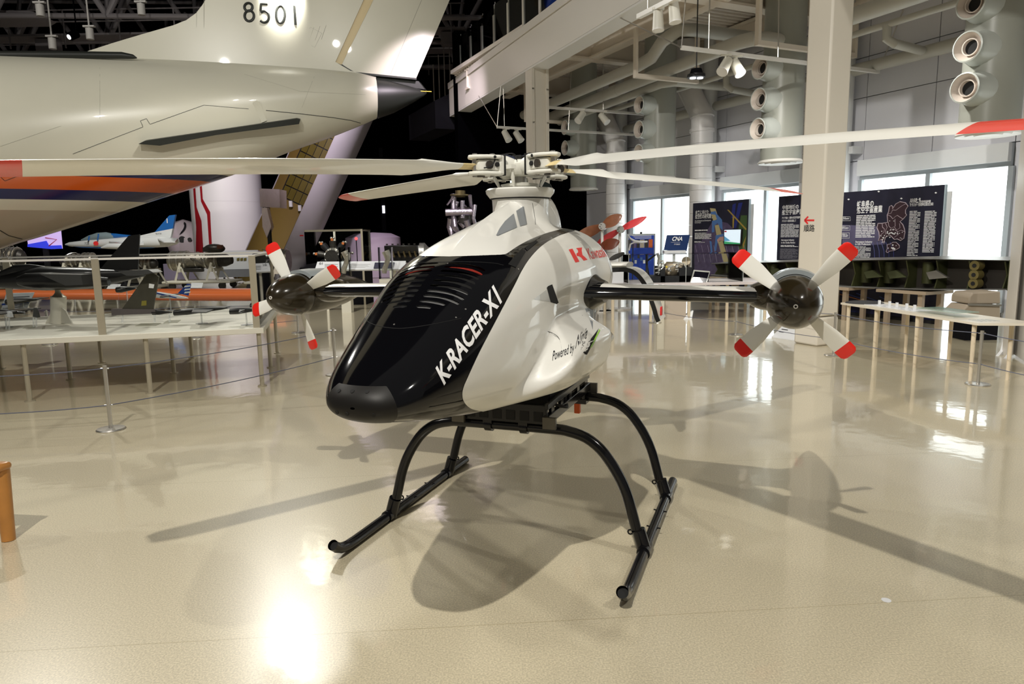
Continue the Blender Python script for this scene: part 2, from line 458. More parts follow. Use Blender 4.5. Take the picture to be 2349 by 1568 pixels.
deck = hstruct('ceiling_deck', hb().bx(8.2, WV, -2.0, 21.9, 6.84, 6.95), M_deck)
rib = None
for k in range(110):
    u = 0.0 + k * .2
    if rib is None:
        rib = hobj('rib', hb().bx(fline(12) + .55, WV, u, u + .085, 6.79, 6.84), M_deck, deck, smooth=False)
        first = rib
    else:
        c = first.copy(); col.objects.link(c); c.parent = deck
        c.location = H(k * .2, 0, 0)
def ibeam(name, p0, p1, depth, flange, m, parent=None, lab=None):
    a, b = Vector(p0), Vector(p1); zt = Vector((0, 0, depth))
    bm_ = thing('steel_beam', lab, 'beam', HM @ a, 0, 'steel beams under the mezzanine')
    hobj('web', hb().bar(a + zt / 2, b + zt / 2, .05, depth), m, bm_)
    hobj('flange', hb().bar(a, b, flange, .05), m, bm_)
    hobj('flange', hb().bar(a + zt, b + zt, flange, .05), m, bm_)
    return bm_
for i, u in enumerate((7.4, 11.6, 16.4, 20.8)):
    ibeam('b', (8.3, u, 6.2), (WV, u, 6.2), .55, .3, M_beam, lab=('cross beam under the deck nearest the right edge', 'cross beam above the lamp rail with the bay light',
          'cross beam behind the upright column top', 'farthest cross beam over the dark partition')[i])
for i, v in enumerate((10.1, 12.98)):
    ibeam('b', (v, 4.2, 6.22), (v, 21.8, 6.22), .5, .28, M_beam, lab=('long beam running down the middle of the deck', 'long beam running beside the window wall')[i])

# columns
def column(u, v, s, lab):
    t = hstruct('trim_%d' % (6 + len([o for o in bpy.data.objects if o.name in ('trim_6', 'trim_7')])), hb().bx(v, v + s, u, u + s, .42, 5.74), M_column, bevel=.03)
    t['label'] = lab
    hobj('plinth', hb().bx(v - .004, v + s + .004, u - .004, u + s + .004, 0, .41), M_column, t, bevel=.03)
    return t
cA = column(7.0, 8.05, .41, 'tall cream square column with the route sign')
cB = column(15.85, 8.06, .4, 'far cream column behind the rotor mast')
for dv in (0, .4):
    hobj('cable_clip', hb().bx(8.06 + dv - .03, 8.06 + dv + .03, 15.8, 15.85, 4.4, 4.44).bx(8.06 + dv - .03, 8.06 + dv + .03, 15.8, 15.85, 5.2, 5.24), M_chrome, cB)
    hobj('corner_rail', hb().bx(8.06 + dv - .035, 8.06 + dv + .035, 15.8, 15.85, 0, 5.7), M_column, cB)
# route sign on the near column: arrow and two characters
M_red = mat('sign_red', (0.75, 0.03, 0.03), 0.5)
M_ink = mat('ink_black', (0.015, 0.015, 0.018), 0.5)
M_white_ink = mat('print_white', (0.85, 0.85, 0.85), 0.5)
def face_px(px, py): return onv(px, py, 8.05)
rgt = -Vector(HU); upz = Vector((0, 0, 1)); nrm = -Vector(HV)
w_ = (face_px(1868, 524) - face_px(1843, 524)).length
text_on(cA, 'route_text', '順路', face_px(1843.5, 530) , rgt, upz, w_ * .40, M_ink, width=w_, bold=.012)
ar0 = face_px(1846, 505); ar1 = face_px(1868, 505); L_ = (ar1 - ar0).length
def strip2(p, q, wd):
    d_ = (q - p).normalized(); s_ = nrm.cross(d_).normalized() * wd / 2
    return [p + s_ + nrm * .001, q + s_ + nrm * .001, q - s_ + nrm * .001, p - s_ + nrm * .001]
mb = MB()
for (a, b) in ((ar0, ar1), (ar0, ar0 + rgt * L_ * .36 + upz * L_ * .3), (ar0, ar0 + rgt * L_ * .36 - upz * L_ * .3)):
    mb.prism(strip2(a, b, .024), nrm * .003)
obj('route_arrow', mb, M_red, cA)

# balcony railing
hr = thing('balcony_railing', 'glass and steel railing along the top of the white mezzanine edge', 'railing', H(22, fline(22) + .2, 6.78), 0)
posts = [(1057, 160), (1081, 141), (1107, 120), (1135, 98), (1167, 74), (1202, 47), (1240, 18)]
prev = None
for (px, py) in posts + [(1290, -20), (1345, -60), (1410, -110)]:
    q = fplane(px, py, .12); uu, vv = huv(q)
    base = Vector((fline(uu) + .12, uu, 6.78))
    hobj('post', hb().bx(base.x - .03, base.x + .03, uu - .055, uu + .055, 6.78, 7.75), M_chrome, hr)
    hobj('rod', hb().bx(base.x + .02, base.x + .04, uu - .012, uu + .012, 7.75, 8.1), M_chrome, hr)
    hobj('clip', hb().bx(base.x + .03, base.x + .14, uu - .05, uu + .05, 7.5, 7.56), M_chrome, hr)
    if prev is not None:
        hobj('glass_panel', hb().bx(base.x - .005 + .04, base.x + .045, prev + .04, uu - .04, 6.85, 8.0) if uu > prev else hb().bx(base.x + .035, base.x + .045, uu + .04, prev - .04, 6.85, 8.0), M_case, hr)
    prev = uu
hobj('handrail', hb().cyl((fline(22.5) + .26, 22.5, 7.5), (fline(9) + .26, 9, 7.5), .03, n=8), M_chrome, hr)
for i in range(5):      # far glass fins of the dark gallery past the fascia end
    q = P(1010 + i * 12 - 14, 190 - 22 * i + 40, 27.5)
    tag(obj('gallery_post', MB().box(q, (.035, .035, 2.6)), M_chrome), ('first', 'second', 'third', 'fourth', 'fifth')[i] + ' thin steel post of the dark gallery left of the fascia', 'post', 'gallery posts')

# pipes
def pipe(pts, r, lab, m=M_pipe, collars=()):
    t = thing('ceiling_pipe', lab, 'pipe', HM @ Vector(pts[0]), 0, 'pipes under the mezzanine')
    hobj('run', hb().tube(pts, r, 14), m, t)
    for (a, b) in collars: hobj('collar', hb().cyl(a, b, r * 1.1, n=14), m, t)
    return t
def bend(p, q, r_, n=6, s=None):
    pass
pipe([(10.35, 21.0, 5.55), (10.0, 14.2, 5.55), (9.97, 13.6, 5.6), (9.96, 13.2, 5.85), (10.2, 12.95, 6.05), (10.6, 12.9, 6.08), (12.6, 12.9, 6.08)], .14,
     'upper fat grey pipe running under the deck with a bend upward', collars=[((10.35, 20.6, 5.55), (10.33, 20.2, 5.55))])
pipe([(10.95, 21.0, 5.4), (10.6, 14.2, 5.42), (10.5, 11.4, 5.44), (10.6, 11.1, 5.44), (10.9, 11.0, 5.44), (13.0, 11.0, 5.44)], .14,
     'second fat grey pipe beside the upper one', collars=[((10.95, 20.4, 5.4), (10.91, 19.6, 5.4)), ((10.72, 16.4, 5.42), (10.7, 16.0, 5.42))])
pipe([(11.4, 20.5, 5.3), (11.0, 14.6, 5.3), (11.2, 14.3, 5.3), (12.9, 14.3, 5.3)], .1, 'thinner grey pipe turning to the wall behind the round duct')
pipe([(13.02, 20.0, 4.95), (13.02, 4.2, 4.95)], .12, 'long grey pipe along the top of the window wall')
pipe([(11.99, 20.0, 5.35), (11.99, 4.2, 5.35)], .06, 'thin pipe parallel to the window wall pipe')
pipe([(11.4, 9.6, 5.5), (11.4, 4.2, 5.5)], .15, 'fat pipe at the upper right running to the large nozzle duct')
for i, u in enumerate((9.2, 13.4)):
    pipe([(11.99, u, 5.35), (12.0, u, 5.1), (12.08, u - .1, 5.0), (12.86, u - .1, 4.95)], .08, ('near', 'far')[i] + ' short branch pipe elbow joining the wall pipes')

# round air columns with nozzles
def duct(u, lab):
    v = 11.5
    t = thing('air_column', lab, 'air duct', H(u, v, 3.05), 0, 'round air columns by the windows')
    hobj('shaft', hb().cyl((v, u, 3.12), (v, u, 6.8), .41, n=32), M_duct, t)
    hobj('seam_ring', hb().cyl((v, u, 4.68), (v, u, 4.70), .413, n=32).cyl((v, u, 5.6), (v, u, 5.62), .413, n=32), M_duct, t)
    hobj('diffuser', hb().lathe([(.42, 3.12), (.46, 3.07), (.44, 3.05), (.32, 3.075), (.30, 3.05), (.2, 3.07), (.18, 3.05), (.05, 3.06), (0, 3.06)], (v, u, 0), n=32), M_whitemetal, t)
    for z in (4.92, 4.31, 3.72):
        nz = hobj('nozzle', hb().lathe([(.30, 0), (.27, .2), (.225, .38), (.205, .47), (.215, .50), (.225, .52), (.205, .53), (.17, .42)], (v - .15, u, z), (-1, 0, 0), 24, False), M_noz, t)
        hobj('nozzle_throat', hb().lathe([(.205, .525), (.13, .40), (.12, .44), (.125, .46), (.11, .46), (.1, .36)], (v - .15, u, z), (-1, 0, 0), 24, False), M_noz_rim, nz)
        hobj('nozzle_hole', hb().cyl((v - .15 - .40, u, z), (v - .15 - .37, u, z), .115, n=20), M_void, nz)
for u, lab in ((6.95, 'large round grey green air column with three nozzles at the right edge'), (11.15, 'round grey green air column left of the cream column'),
               (15.3, 'round air column mostly hidden behind the white rotor blade roots'), (19.15, 'farthest round air column against the black partition')):
    duct(u, lab)
# silver lagged ducts with an elbow
def lag(pxs, v, r, lab):
    t = thing('lagged_duct', lab, 'duct', (0, 0, 0), 0, 'silver lagged ducts')
    pts = [onv(px, py, v) for px, py in pxs]
    pts[-1].z = 0.0; pts[-1].x, pts[-1].y = pts[-2].x, pts[-2].y
    t.matrix_basis = Matrix.Translation(pts[-1])
    segs = [(pts[i], pts[i + 1]) for i in range(len(pts) - 1)]
    full = []
    for i, q in enumerate(pts):
        full.append(q)
    obj('duct_bend', MB().tube(pts[:-1] + [pts[-2] - Vector((0, 0, .35))], r, 22), M_silver, t)
    for i in range(1, len(pts) - 1):
        dd = (pts[i + 1] - pts[i - 1]).normalized()
        obj('joint_band', MB().cyl(pts[i] - dd * .012, pts[i] + dd * .012, r * 1.06, n=22), M_silver, t)
    zt = pts[-2].z - .35; base = pts[-1]
    obj('collar', MB().cyl((base.x, base.y, zt - .04), (base.x, base.y, zt + .04), r * 1.12, n=22), M_silver, t)
    zz = zt - .04
    k = 0
    while zz > 0.02:
        z2 = max(0.0, zz - .3)
        obj('sleeve', MB().cyl((base.x, base.y, z2 + .006), (base.x, base.y, zz), r, n=22), M_silver, t); zz = z2; k += 1
lag([(1574, 95), (1574, 192), (1611, 268), (1611, 600)], 12.55, .29, 'silver lagged duct with a slanted elbow beside the second round air column')
lag([(1376, 190), (1376, 252), (1412, 326), (1412, 600)], 12.4, .29, 'far silver lagged duct with a slanted elbow by the black partition')
t = thing('lagged_duct', 'ribbed pale duct standing behind the cream column', 'duct', H(10.15, 12.6), 0, 'silver lagged ducts')
for k in range(16): hobj('sleeve', hb().cyl((12.6, 11.3, k * .3), (12.6, 11.3, k * .3 + .294), .26, n=22), M_silver, t)

# lamp rails hung under the mezzanine with their spots
M_spot = mat('spot_housing', (0.72, 0.70, 0.62), 0.45)
def spot(q, d, lab, s=1.0):
    t = thing('track_spot', lab, 'spotlight', q, 0, 'track spotlights')
    d = Vector(d).normalized()
    obj('arm', MB().cyl(q, q - Vector((0, 0, .09 * s)), .016 * s, n=8).box(q, (.16 * s, .05 * s, .03 * s)), M_spot, t)
    c = q - Vector((0, 0, .14 * s))
    obj('housing', MB().cyl(c - d * .11 * s, c + d * .13 * s, .065 * s, .08 * s, n=16), M_spot, t)
    obj('bezel', MB().cyl(c + d * .131 * s, c + d * .15 * s, .082 * s, n=16), M_whitemetal, t)
    return t
def rail_(p0, p1, lab, wires=()):
    t = thing('lamp_rail', lab, 'lighting rail', p0, 0, 'lamp rails')
    obj('rail', MB().bar(p0, p1, .07, .06), M_whitemetal, t)
    for (q, top) in wires: obj('wire', MB().cyl(q, top, .012, n=6), M_chrome, t)
    return t
a = H(10.19, 8.1, 4.82); b = H(10.19, 13.1, 4.82)
rail_(a, b, 'long white lamp rail crossing behind the cream column', [(a, H(10.3, 8.3, 6.2)), (a, H(11.8, 7.85, 5.75)), (a + (b - a) * .12, H(10.2, 8.7, 6.8)), (a + (b - a) * .45, H(10.2, 10.3, 6.8)), (b, H(9.8, 13.25, 6.0))])
for px, py, dd, lab in ((1672, 130, (-.5, -.5, -.8), 'left spotlight of the pair on the long lamp rail'), (1697, 133, (.3, -.5, -.9), 'right spotlight of the pair on the long lamp rail')):
    f_ = ((px - 1574) / (2018.6 - 1574)); f_ = f_ * .9
    spot(a + (b - a) * f_ - Vector((0, 0, .03)), dd, lab, 1.25)
a = H(18.1, 8.1, 4.64); b = H(18.1, 12.63, 4.64)
rail_(a, b, 'far lamp rail passing behind the far column', [(a, H(18.0, 8.2, 5.75)), (a, H(19.6, 8.2, 5.75)), (a + (b - a) * .05, H(18.1, 8.3, 6.8)), (a + (b - a) * .5, H(18.1, 10.5, 6.8)), (b, H(17.5, 13, 5.4))])
for f_, dd, lab in ((.06, (.4, -.4, -.8), 'left spotlight of the pair on the far lamp rail'), (.14, (.5, -.3, -.8), 'right spotlight of the pair on the far lamp rail')):
    spot(a + (b - a) * f_ - Vector((0, 0, .03)), dd, lab, 1.25)
a = H(14.2, 8.75, 5.6); b = H(18.1, 12.2, 5.0)
a2 = H(16.8, 8.75, 5.0); b2 = H(16.8, 12.7, 5.0)
rail_(a2, b2, 'lamp rail with two spotlights in front of the elbow duct', [(a2, H(16.8, 8.75, 6.8)), ((a2 + b2) / 2, H(16.8, 10.7, 6.8))])
spot(a2 + (b2 - a2) * .32, (-.5, -.4, -.7), 'left spotlight of the pair before the far elbow duct', 1.25)
spot(a2 + (b2 - a2) * .5, (.5, -.4, -.7), 'right spotlight of the pair before the far elbow duct', 1.25)
q0 = P(1465, 38, 10.5); q1 = P(1540, 0, 9.6)
rail_(q0, q1 + (q1 - q0) * .4, 'lamp rail near the top edge under the deck ribs', [(q0 + (q1 - q0) * .3, q0 + (q1 - q0) * .3 + Vector((0, 0, 1.2)))])
spot(P(1510, 20, 10), (0, -.1, -1), 'lower spotlight hanging near the top edge of the picture', 1.0)
spot(P(1547, 0, 9.7), (.1, -.1, -1), 'upper spotlight hanging near the top edge of the picture', 1.0)
c = P(1597, 178, 14.0)
t = thing('bay_light', 'black round high bay light with lit lenses before the elbow duct', 'lamp', c, 0)
obj('housing', MB().cyl(c, c + Vector((0, 0, .06)), .17, n=24), M_ink, t)
obj('cage', MB().cyl(c + Vector((0, 0, .06)), c + Vector((0, 0, .16)), .13, .1, n=16), M_dark, t)
for s in (-1, 1): obj('lens', MB().cyl(c + Vector((s * .07, -.02, -.025)), c + Vector((s * .07, -.02, 0)), .06, n=14), mat('bay_lens', (.9, .92, 1), .2, emit=(.9, .95, 1), estr=1.2), t)
obj('cable', MB().cyl(c + Vector((0, 0, .16)), c + Vector((0, 0, 2.0)), .012, n=6), M_ink, t)
c = P(1353, 166, 18); c.z = 6.76
tag(obj('smoke_detector', MB().lathe([(0, -.1), (.1, -.09), (.16, -.03), (.17, 0)], c, n=18), M_wcol), 'small pale round detector on the deck above the pipes', 'detector')
for i, (u, v0, v1, z) in enumerate(((13.6, 9.5, 11.3, 5.22), (19.4, 9.6, 11.4, 5.15), (10.6, 10.2, 12.9, 5.25))):
    t = thing('pipe_hanger', ('hanger frame holding the fat pipes near the bend', 'hanger frame at the far end of the fat pipes', 'hanger frame behind the near lamp rail')[i], 'hanger', H(u, v0, z), 0, 'pipe hangers')
    hobj('crossbar', hb().bx(v0, v1, u - .05, u + .05, z - .09, z), M_beam, t)
    hobj('strut', hb().bx(v0, v0 + .07, u - .05, u + .05, z, 6.2), M_beam, t)
    hobj('strut', hb().bx(v1 - .07, v1, u - .05, u + .05, z, 6.2), M_beam, t)
# ================================================================== THE WHITE UNMANNED HELICOPTER
HO = Vector((0.1, 3.93, 0)); HF = Vector((-.352, -.936, 0)).normalized()
HRZ = math.atan2(HF.y, HF.x)
heli = thing('unmanned_helicopter', 'glossy white and black unmanned compound helicopter on black skids in the foreground', 'helicopter', HO, HRZ)
HI = heli.matrix_basis.inverted()
HI3 = HI.to_3x3()
CAML = HI @ Vector(CO)
def lray(px, py): return (HI3 @ Vector(ray(px, py))).normalized()
def hy(px, py, Y):          # local point at lateral plane Y
    d = lray(px, py); return CAML + d * ((Y - CAML.y) / d.y)
def hx(px, py, X):
    d = lray(px, py); return CAML + d * ((X - CAML.x) / d.x)
def hz(px, py, Z):
    d = lray(px, py); return CAML + d * ((Z - CAML.z) / d.z)
def ho(name, mb, m, parent=None, **k):
    return obj(name, mb, m, parent or heli, local=True, **k)

M_hw = mat('heli_white', (0.80, 0.79, 0.74), 0.3, coat=0.6)
M_hb = mat('heli_black_gloss', (0.003, 0.003, 0.004), 0.07, spec=0.6)
M_hm = mat('heli_black_matte', (0.010, 0.009, 0.008), 0.45, spec=0.3)
M_tube = mat('skid_black', (0.006, 0.006, 0.007), 0.16, spec=0.5)
M_olive = mat('spinner_brown', (0.020, 0.0145, 0.0065), 0.2, coat=0.35, noise=0.15, nscale=20)
M_tipred = mat('tip_red', (0.74, 0.035, 0.02), 0.3, coat=0.4)
M_tipred2 = mat('prop_tip_red', (0.80, 0.02, 0.012), 0.3, coat=0.4)
M_blade = mat('blade_white', (0.82, 0.81, 0.75), 0.3, coat=0.4)
M_tape = mat('blade_tape', (0.72, 0.58, 0.30), 0.5, noise=0.2, nscale=60)
M_hub = mat('hub_white', (0.78, 0.77, 0.70), 0.35, noise=0.06, nscale=25)
M_mesh = mat('vent_mesh', (0.30, 0.32, 0.34), 0.5, 0.4)
M_liner = mat('liner_black', (0.004, 0.004, 0.004), 0.7)
M_logo_red = mat('logo_red', (0.78, 0.03, 0.03), 0.3)
M_green = mat('stripe_green', (0.30, 0.62, 0.05), 0.4)

# ---- body surface
BT = [  # X, half width, bottom, top
    (1.800, .000, 1.050, 1.050), (1.787, .085, 1.012, 1.088), (1.735, .150, .985, 1.132), (1.64, .205, .962, 1.192), (1.5, .248, .932, 1.272),
    (1.3, .292, .895, 1.388), (1.1, .328, .862, 1.497), (.9, .362, .835, 1.562), (.6, .392, .815, 1.605), (.3, .410, .81, 1.64),
    (0, .420, .82, 1.665), (-.3, .420, .86, 1.66), (-.5, .392, .925, 1.615), (-.7, .325, 1.03, 1.53), (-.9, .19, 1.16, 1.42), (-1.0, .04, 1.28, 1.31)]
BS = np.sqrt(np.maximum(0, 1.800 - np.array([b[0] for b in BT])))
def hermite(xs, ys):
    xs = np.array(xs, float); ys = np.array(ys, float); h_ = np.diff(xs); d = np.diff(ys) / h_
    m = np.zeros_like(ys); m[0] = d[0]; m[-1] = d[-1]
    for i in range(1, len(xs) - 1):
        m[i] = 0 if d[i - 1] * d[i] <= 0 else (h_[i - 1] + h_[i]) / (h_[i - 1] / d[i] + h_[i] / d[i - 1])
    def f(x):
        x = np.clip(x, xs[0], xs[-1]); i = np.clip(np.searchsorted(xs, x) - 1, 0, len(xs) - 2)
        t = (x - xs[i]) / h_[i]; t2 = t * t; t3 = t2 * t
        return (2 * t3 - 3 * t2 + 1) * ys[i] + (t3 - 2 * t2 + t) * h_[i] * m[i] + (-2 * t3 + 3 * t2) * ys[i + 1] + (t3 - t2) * h_[i] * m[i + 1]
    return f
fW = hermite(BS, [b[1] for b in BT]); fB = hermite(BS, [b[2] for b in BT]); fT = hermite(BS, [b[3] for b in BT])
def sstep(a, b, x):
    t = np.clip((x - a) / (b - a), 0, 1); return t * t * (3 - 2 * t)
def body_pt(s, a):           # s along, a angle -90..90 deg (radians)
    X = 1.800 - s * s; W = fW(s); zb = fB(s); zt = fT(s)
    zm = zb + (zt - zb) * .45
    n = np.interp(s, [0, .28, .55, .92, 1.28, 1.68], [1.0, .92, .80, .68, .68, .85])
    ca = np.cos(a); sa = np.sin(a)
    y = W * np.maximum(ca, 0) ** n
    z = np.where(sa >= 0, zm + (zt - zm) * np.abs(sa) ** n, zm - (zm - zb) * np.abs(sa) ** (n * 1.1))
    # lower flank tucks in, engine bulge swells out
    tuck = sstep(1.05, .80, z) * .10 * sstep(1.5, 1.0, X)
    y = y * (1 - .35 * sstep(1.0, .80, z) * sstep(1.45, .9, X))
    zc = 1.0 + .02 * (X < 0); up = .94 + .24 * sstep(1.12, .66, X)
    bul = .15 * sstep(1.3, .72, X) * sstep(.17, .37, X) * sstep(.83, .93, z) * sstep(up + .05, up - .05, z)
    y = y * (1 - .46 * sstep(1.32, .98, z) * sstep(.2, -.4, X))
    y = y - .03 * np.exp(-((z - 1.27) / .09) ** 2) * sstep(.95, .35, X) * (ca > .2)
    y = y + bul * (ca > .02)
    return np.stack([X, y, z], -1)
s_rows = []
s = 0.012
while s < 1.672:
    s_rows.append(s); X = 1.800 - s * s
    s += .0030 if 1.03 < X < 1.43 else (.012 if s > .2 else .014)
s_rows = np.array(s_rows)
NA = 96
aa = np.linspace(-PI / 2, PI / 2, NA)
Sg, Ag = np.meshgrid(s_rows, aa, indexing='ij')
BG = body_pt(Sg, Ag)
def grid_normals(Gd):
    du = np.gradient(Gd, axis=0); dv = np.gradient(Gd, axis=1)
    n = np.cross(du, dv); n /= np.maximum(np.linalg.norm(n, axis=-1, keepdims=True), 1e-9)
    return n
BN = grid_normals(BG)
mid = BN[len(s_rows) // 2, NA // 2]
if mid[1] < 0: BN = -BN
BN[:, 0, 1] = 0; BN[:, -1, 1] = 0
BN /= np.maximum(np.linalg.norm(BN, axis=-1, keepdims=True), 1e-9)
def grid_faces(r, c): return [(i * c + k, i * c + k + 1, (i + 1) * c + k + 1, (i + 1) * c + k) for i in range(r - 1) for k in range(c - 1)]
HV0 = BG.reshape(-1, 3); HN0 = BN.reshape(-1, 3); HF0 = grid_faces(*BG.shape[:2])

def clip(V, N, F, phi):
    """split a surface at phi = 0 -> (inside phi<=0), (outside)"""
    res = []
    for sg in (1, -1):
        ph = phi * sg; nv = []; nn = []; nf = []; mp = {}; cut = {}
        def vid(i):
            if i not in mp: mp[i] = len(nv); nv.append(V[i]); nn.append(N[i])
            return mp[i]
        def eid(i, j):
            k = (min(i, j), max(i, j))
            if k not in cut:
                i, j = k; t = ph[i] / (ph[i] - ph[j])
                cut[k] = len(nv); nv.append(V[i] + (V[j] - V[i]) * t)
                q = N[i] + (N[j] - N[i]) * t; nn.append(q / max(np.linalg.norm(q), 1e-9))
            return cut[k]
        for f in F:
            ins = [ph[i] <= 0 for i in f]
            if all(ins): nf.append(tuple(vid(i) for i in f)); continue
            if not any(ins): continue
            pl = []
            for a_ in range(len(f)):
                i, j = f[a_], f[(a_ + 1) % len(f)]
                if ph[i] <= 0: pl.append(vid(i))
                if (ph[i] <= 0) != (ph[j] <= 0): pl.append(eid(i, j))
            if len(pl) >= 3: nf.append(tuple(pl))
        res.append((np.array(nv).reshape(-1, 3), np.array(nn).reshape(-1, 3), nf))
    return res
def surf(name, parts, m, parent=None, both=True, off=0.0, thick=0.0):
    """surface(s) given as (V,N,F) in heli space; mirrored copy joined when both"""
    V, N, F = parts
    V = V + N * off
    vs = [tuple(q) for q in V]; ns = [tuple(q) for q in N]; fs = list(F)
    if both:
        o = len(vs); vs += [(a, -b, c) for a, b, c in vs]; ns += [(a, -b, c) for a, b, c in ns]
        fs += [tuple(reversed([i + o for i in f])) for f in F]
    me = bpy.data.meshes.new(name); me.from_pydata(vs, [], fs); me.update()
    me.polygons.foreach_set('use_smooth', [True] * len(me.polygons))
    # make the winding agree with the analytic normals
    bad = sum(1 for p in list(me.polygons)[::17] if p.normal.dot(Vector(ns[p.vertices[0]])) < 0)
    if bad > len(me.polygons) / 34: me.flip_normals()
    me.normals_split_custom_set_from_vertices(ns)
    me.materials.append(m)
    ob = bpy.data.objects.new(name, me); col.objects.link(ob); ob.parent = parent or heli
    return ob
def poly_sd(poly):
    pl = np.array(poly, float)
    def f(p):
        d = np.full(len(p), 1e9); ins = np.zeros(len(p), bool); n = len(pl)
        for i in range(n):
            a, b = pl[i], pl[(i + 1) % n]; e = b - a; t = np.clip(((p - a) @ e) / max(e @ e, 1e-12), 0, 1)
            d = np.minimum(d, np.linalg.norm(p - a - t[:, None] * e, axis=1))
            c = ((a[1] > p[:, 1]) != (b[1] > p[:, 1])) & (p[:, 0] < (b[0] - a[0]) * (p[:, 1] - a[1]) / (b[1] - a[1] + 1e-15) + a[0])
            ins ^= c
        return np.where(ins, -d, d)
    return f
def smooth_poly(pts, n=8, closed=True):
    out = []; m = len(pts)
    for i in range(m if closed else m - 1):
        p0, p1, p2, p3 = [np.array(pts[(i + k) % m if closed else min(max(i + k, 0), m - 1)], float) for k in (-1, 0, 1, 2)]
        for j in range(n):
            t = j / n
            out.append(.5 * (2 * p1 + (p2 - p0) * t + (2 * p0 - 5 * p1 + 4 * p2 - p3) * t * t + (3 * p1 - p0 - 3 * p2 + p3) * t ** 3))
    if not closed: out.append(np.array(pts[-1], float))
    return out
bvh_body = BVHTree.FromPolygons([Vector(q) for q in HV0] + [Vector((q[0], -q[1], q[2])) for q in HV0], HF0 + [tuple(i + len(HV0) for i in f) for f in HF0])
def bhit(px, py, bv=None):
    d = lray(px, py); r_ = (bv or bvh_body).ray_cast(CAML, d)
    if r_[0] is None: return None
    n = r_[1]; n = n if n.dot(d) < 0 else -n
    return r_[0], n

# side panel outline, read on the surface
edge_px = [(1338, 527), (1318, 530), (1290, 538), (1262, 551), (1238, 568), (1214, 594), (1196, 622), (1182, 650), (1140, 730), (1100, 806), (1072, 866), (1062, 890), (1060, 908), (1066, 924), (1080, 936), (1098, 941)]
edge = [bhit(*q) for q in smooth_poly(edge_px, 4, False)]
edge = [(q[0].x, q[0].z) for q in edge if q is not None]
x_last, z_last = edge[-1]
poly = [(-1.5, 1.9), (-.6, 1.75), (min(-.3, edge[0][0] - .2), edge[0][1] + .012)] + edge + [(x_last - .1, z_last - .03), (x_last - .3, z_last - .08), (x_last - .35, .5), (-1.5, .5)]
phi = poly_sd(poly)(HV0[:, [0, 2]])
panel, rest = clip(HV0, HN0, HF0, phi)
_, band = None, None
for sg, nm in ((1, 'side_panel'), (-1, 'side_panel')):
    V, N, F = panel
    if sg < 0: V = V * [1, -1, 1]; N = N * [1, -1, 1]; F = [tuple(reversed(f)) for f in F]
    surf(nm, (V, N, F), M_hw, both=False, off=.0015)
# hood vents: ten rows of slots left and right of the spine
V, N, F = rest
ph = np.full(len(V), 1e9)
slots = []
for i in range(10):
    xi = 1.088 + .0312 * i
    y1 = (.185, .185, .183, .18, .178, .176, .172, .165, .12, .075)[i]
    slots.append((xi, .022 + .0006 * i, y1))
def slot_sd(V, side=None):
    ph = np.full(len(V), 1e9)
    for (xi, y0, y1) in slots:
        y = V[:, 1]; t = np.clip(y, y0, y1)
        xc = xi + .22 * (t - y0) ** 2
        d = np.hypot((V[:, 0] - xc) * 1.15, y - t) - .0082
        ph = np.minimum(ph, np.where(V[:, 2] > 1.2, d, 1e9))
    return ph
inside, rest = clip(V, N, F, slot_sd(V))
V, N, F = rest
cap, rest = clip(V, N, F, np.maximum(1.70 + .25 * (V[:, 2] - 1.05) + .7 * np.maximum(0, V[:, 1] - .07) - V[:, 0], V[:, 2] - 1.118))
surf('nose_shell', rest, M_hb)
surf('nose_cap', cap, M_hm)
# liner and radiator under the slots
hood = [i for i in range(len(HF0)) if 1.05 < HV0[HF0[i][0]][0] < 1.43 and HV0[HF0[i][0]][2] > 1.2 and HV0[HF0[i][0]][1] < .24]
surf('vent_liner', (HV0, HN0, [HF0[i] for i in hood]), M_liner, off=-.035)
def stripe_mat():
    m = mat('radiator_fins', (.3, .31, .32), .35, .6)
    nt = m.node_tree; b = nt.nodes['Principled BSDF']; tc = nt.nodes.new('ShaderNodeTexCoord'); wv = nt.nodes.new('ShaderNodeTexWave')
    wv.bands_direction = 'X'; wv.inputs['Scale'].default_value = 55; rp = nt.nodes.new('ShaderNodeValToRGB')
    rp.color_ramp.elements[0].color = (.03, .03, .03, 1); rp.color_ramp.elements[1].color = (.5, .5, .5, 1)
    nt.links.new(tc.outputs['Object'], wv.inputs['Vector']); nt.links.new(wv.outputs['Fac'], rp.inputs['Fac']); nt.links.new(rp.outputs['Color'], b.inputs['Base Color'])
    return m
rad = [i for i in hood if HV0[HF0[i][0]][0] > 1.245 and HV0[HF0[i][0]][1] < .20]
surf('radiator', (HV0, HN0, [HF0[i] for i in rad]), stripe_mat(), both=False, off=-.007)
rd = [i for i in hood if HV0[HF0[i][0]][0] < 1.103 and HV0[HF0[i][0]][1] < .20]
surf('intake_lip', (HV0, HN0, [HF0[i] for i in rd]), mat('lip_red', (.30, .03, .02), .4), both=True, off=-.024)
# nose cap holes
for i, (px, py) in enumerate(((778, 896), (808, 897), (842, 898), (773, 945), (796, 949), (857, 952))):
    hh = bhit(px, py)
    if hh: ho('cap_hole', MB().cyl(hh[0] + hh[1] * .0015, hh[0] - hh[1] * .004, .0075, n=14), M_void)
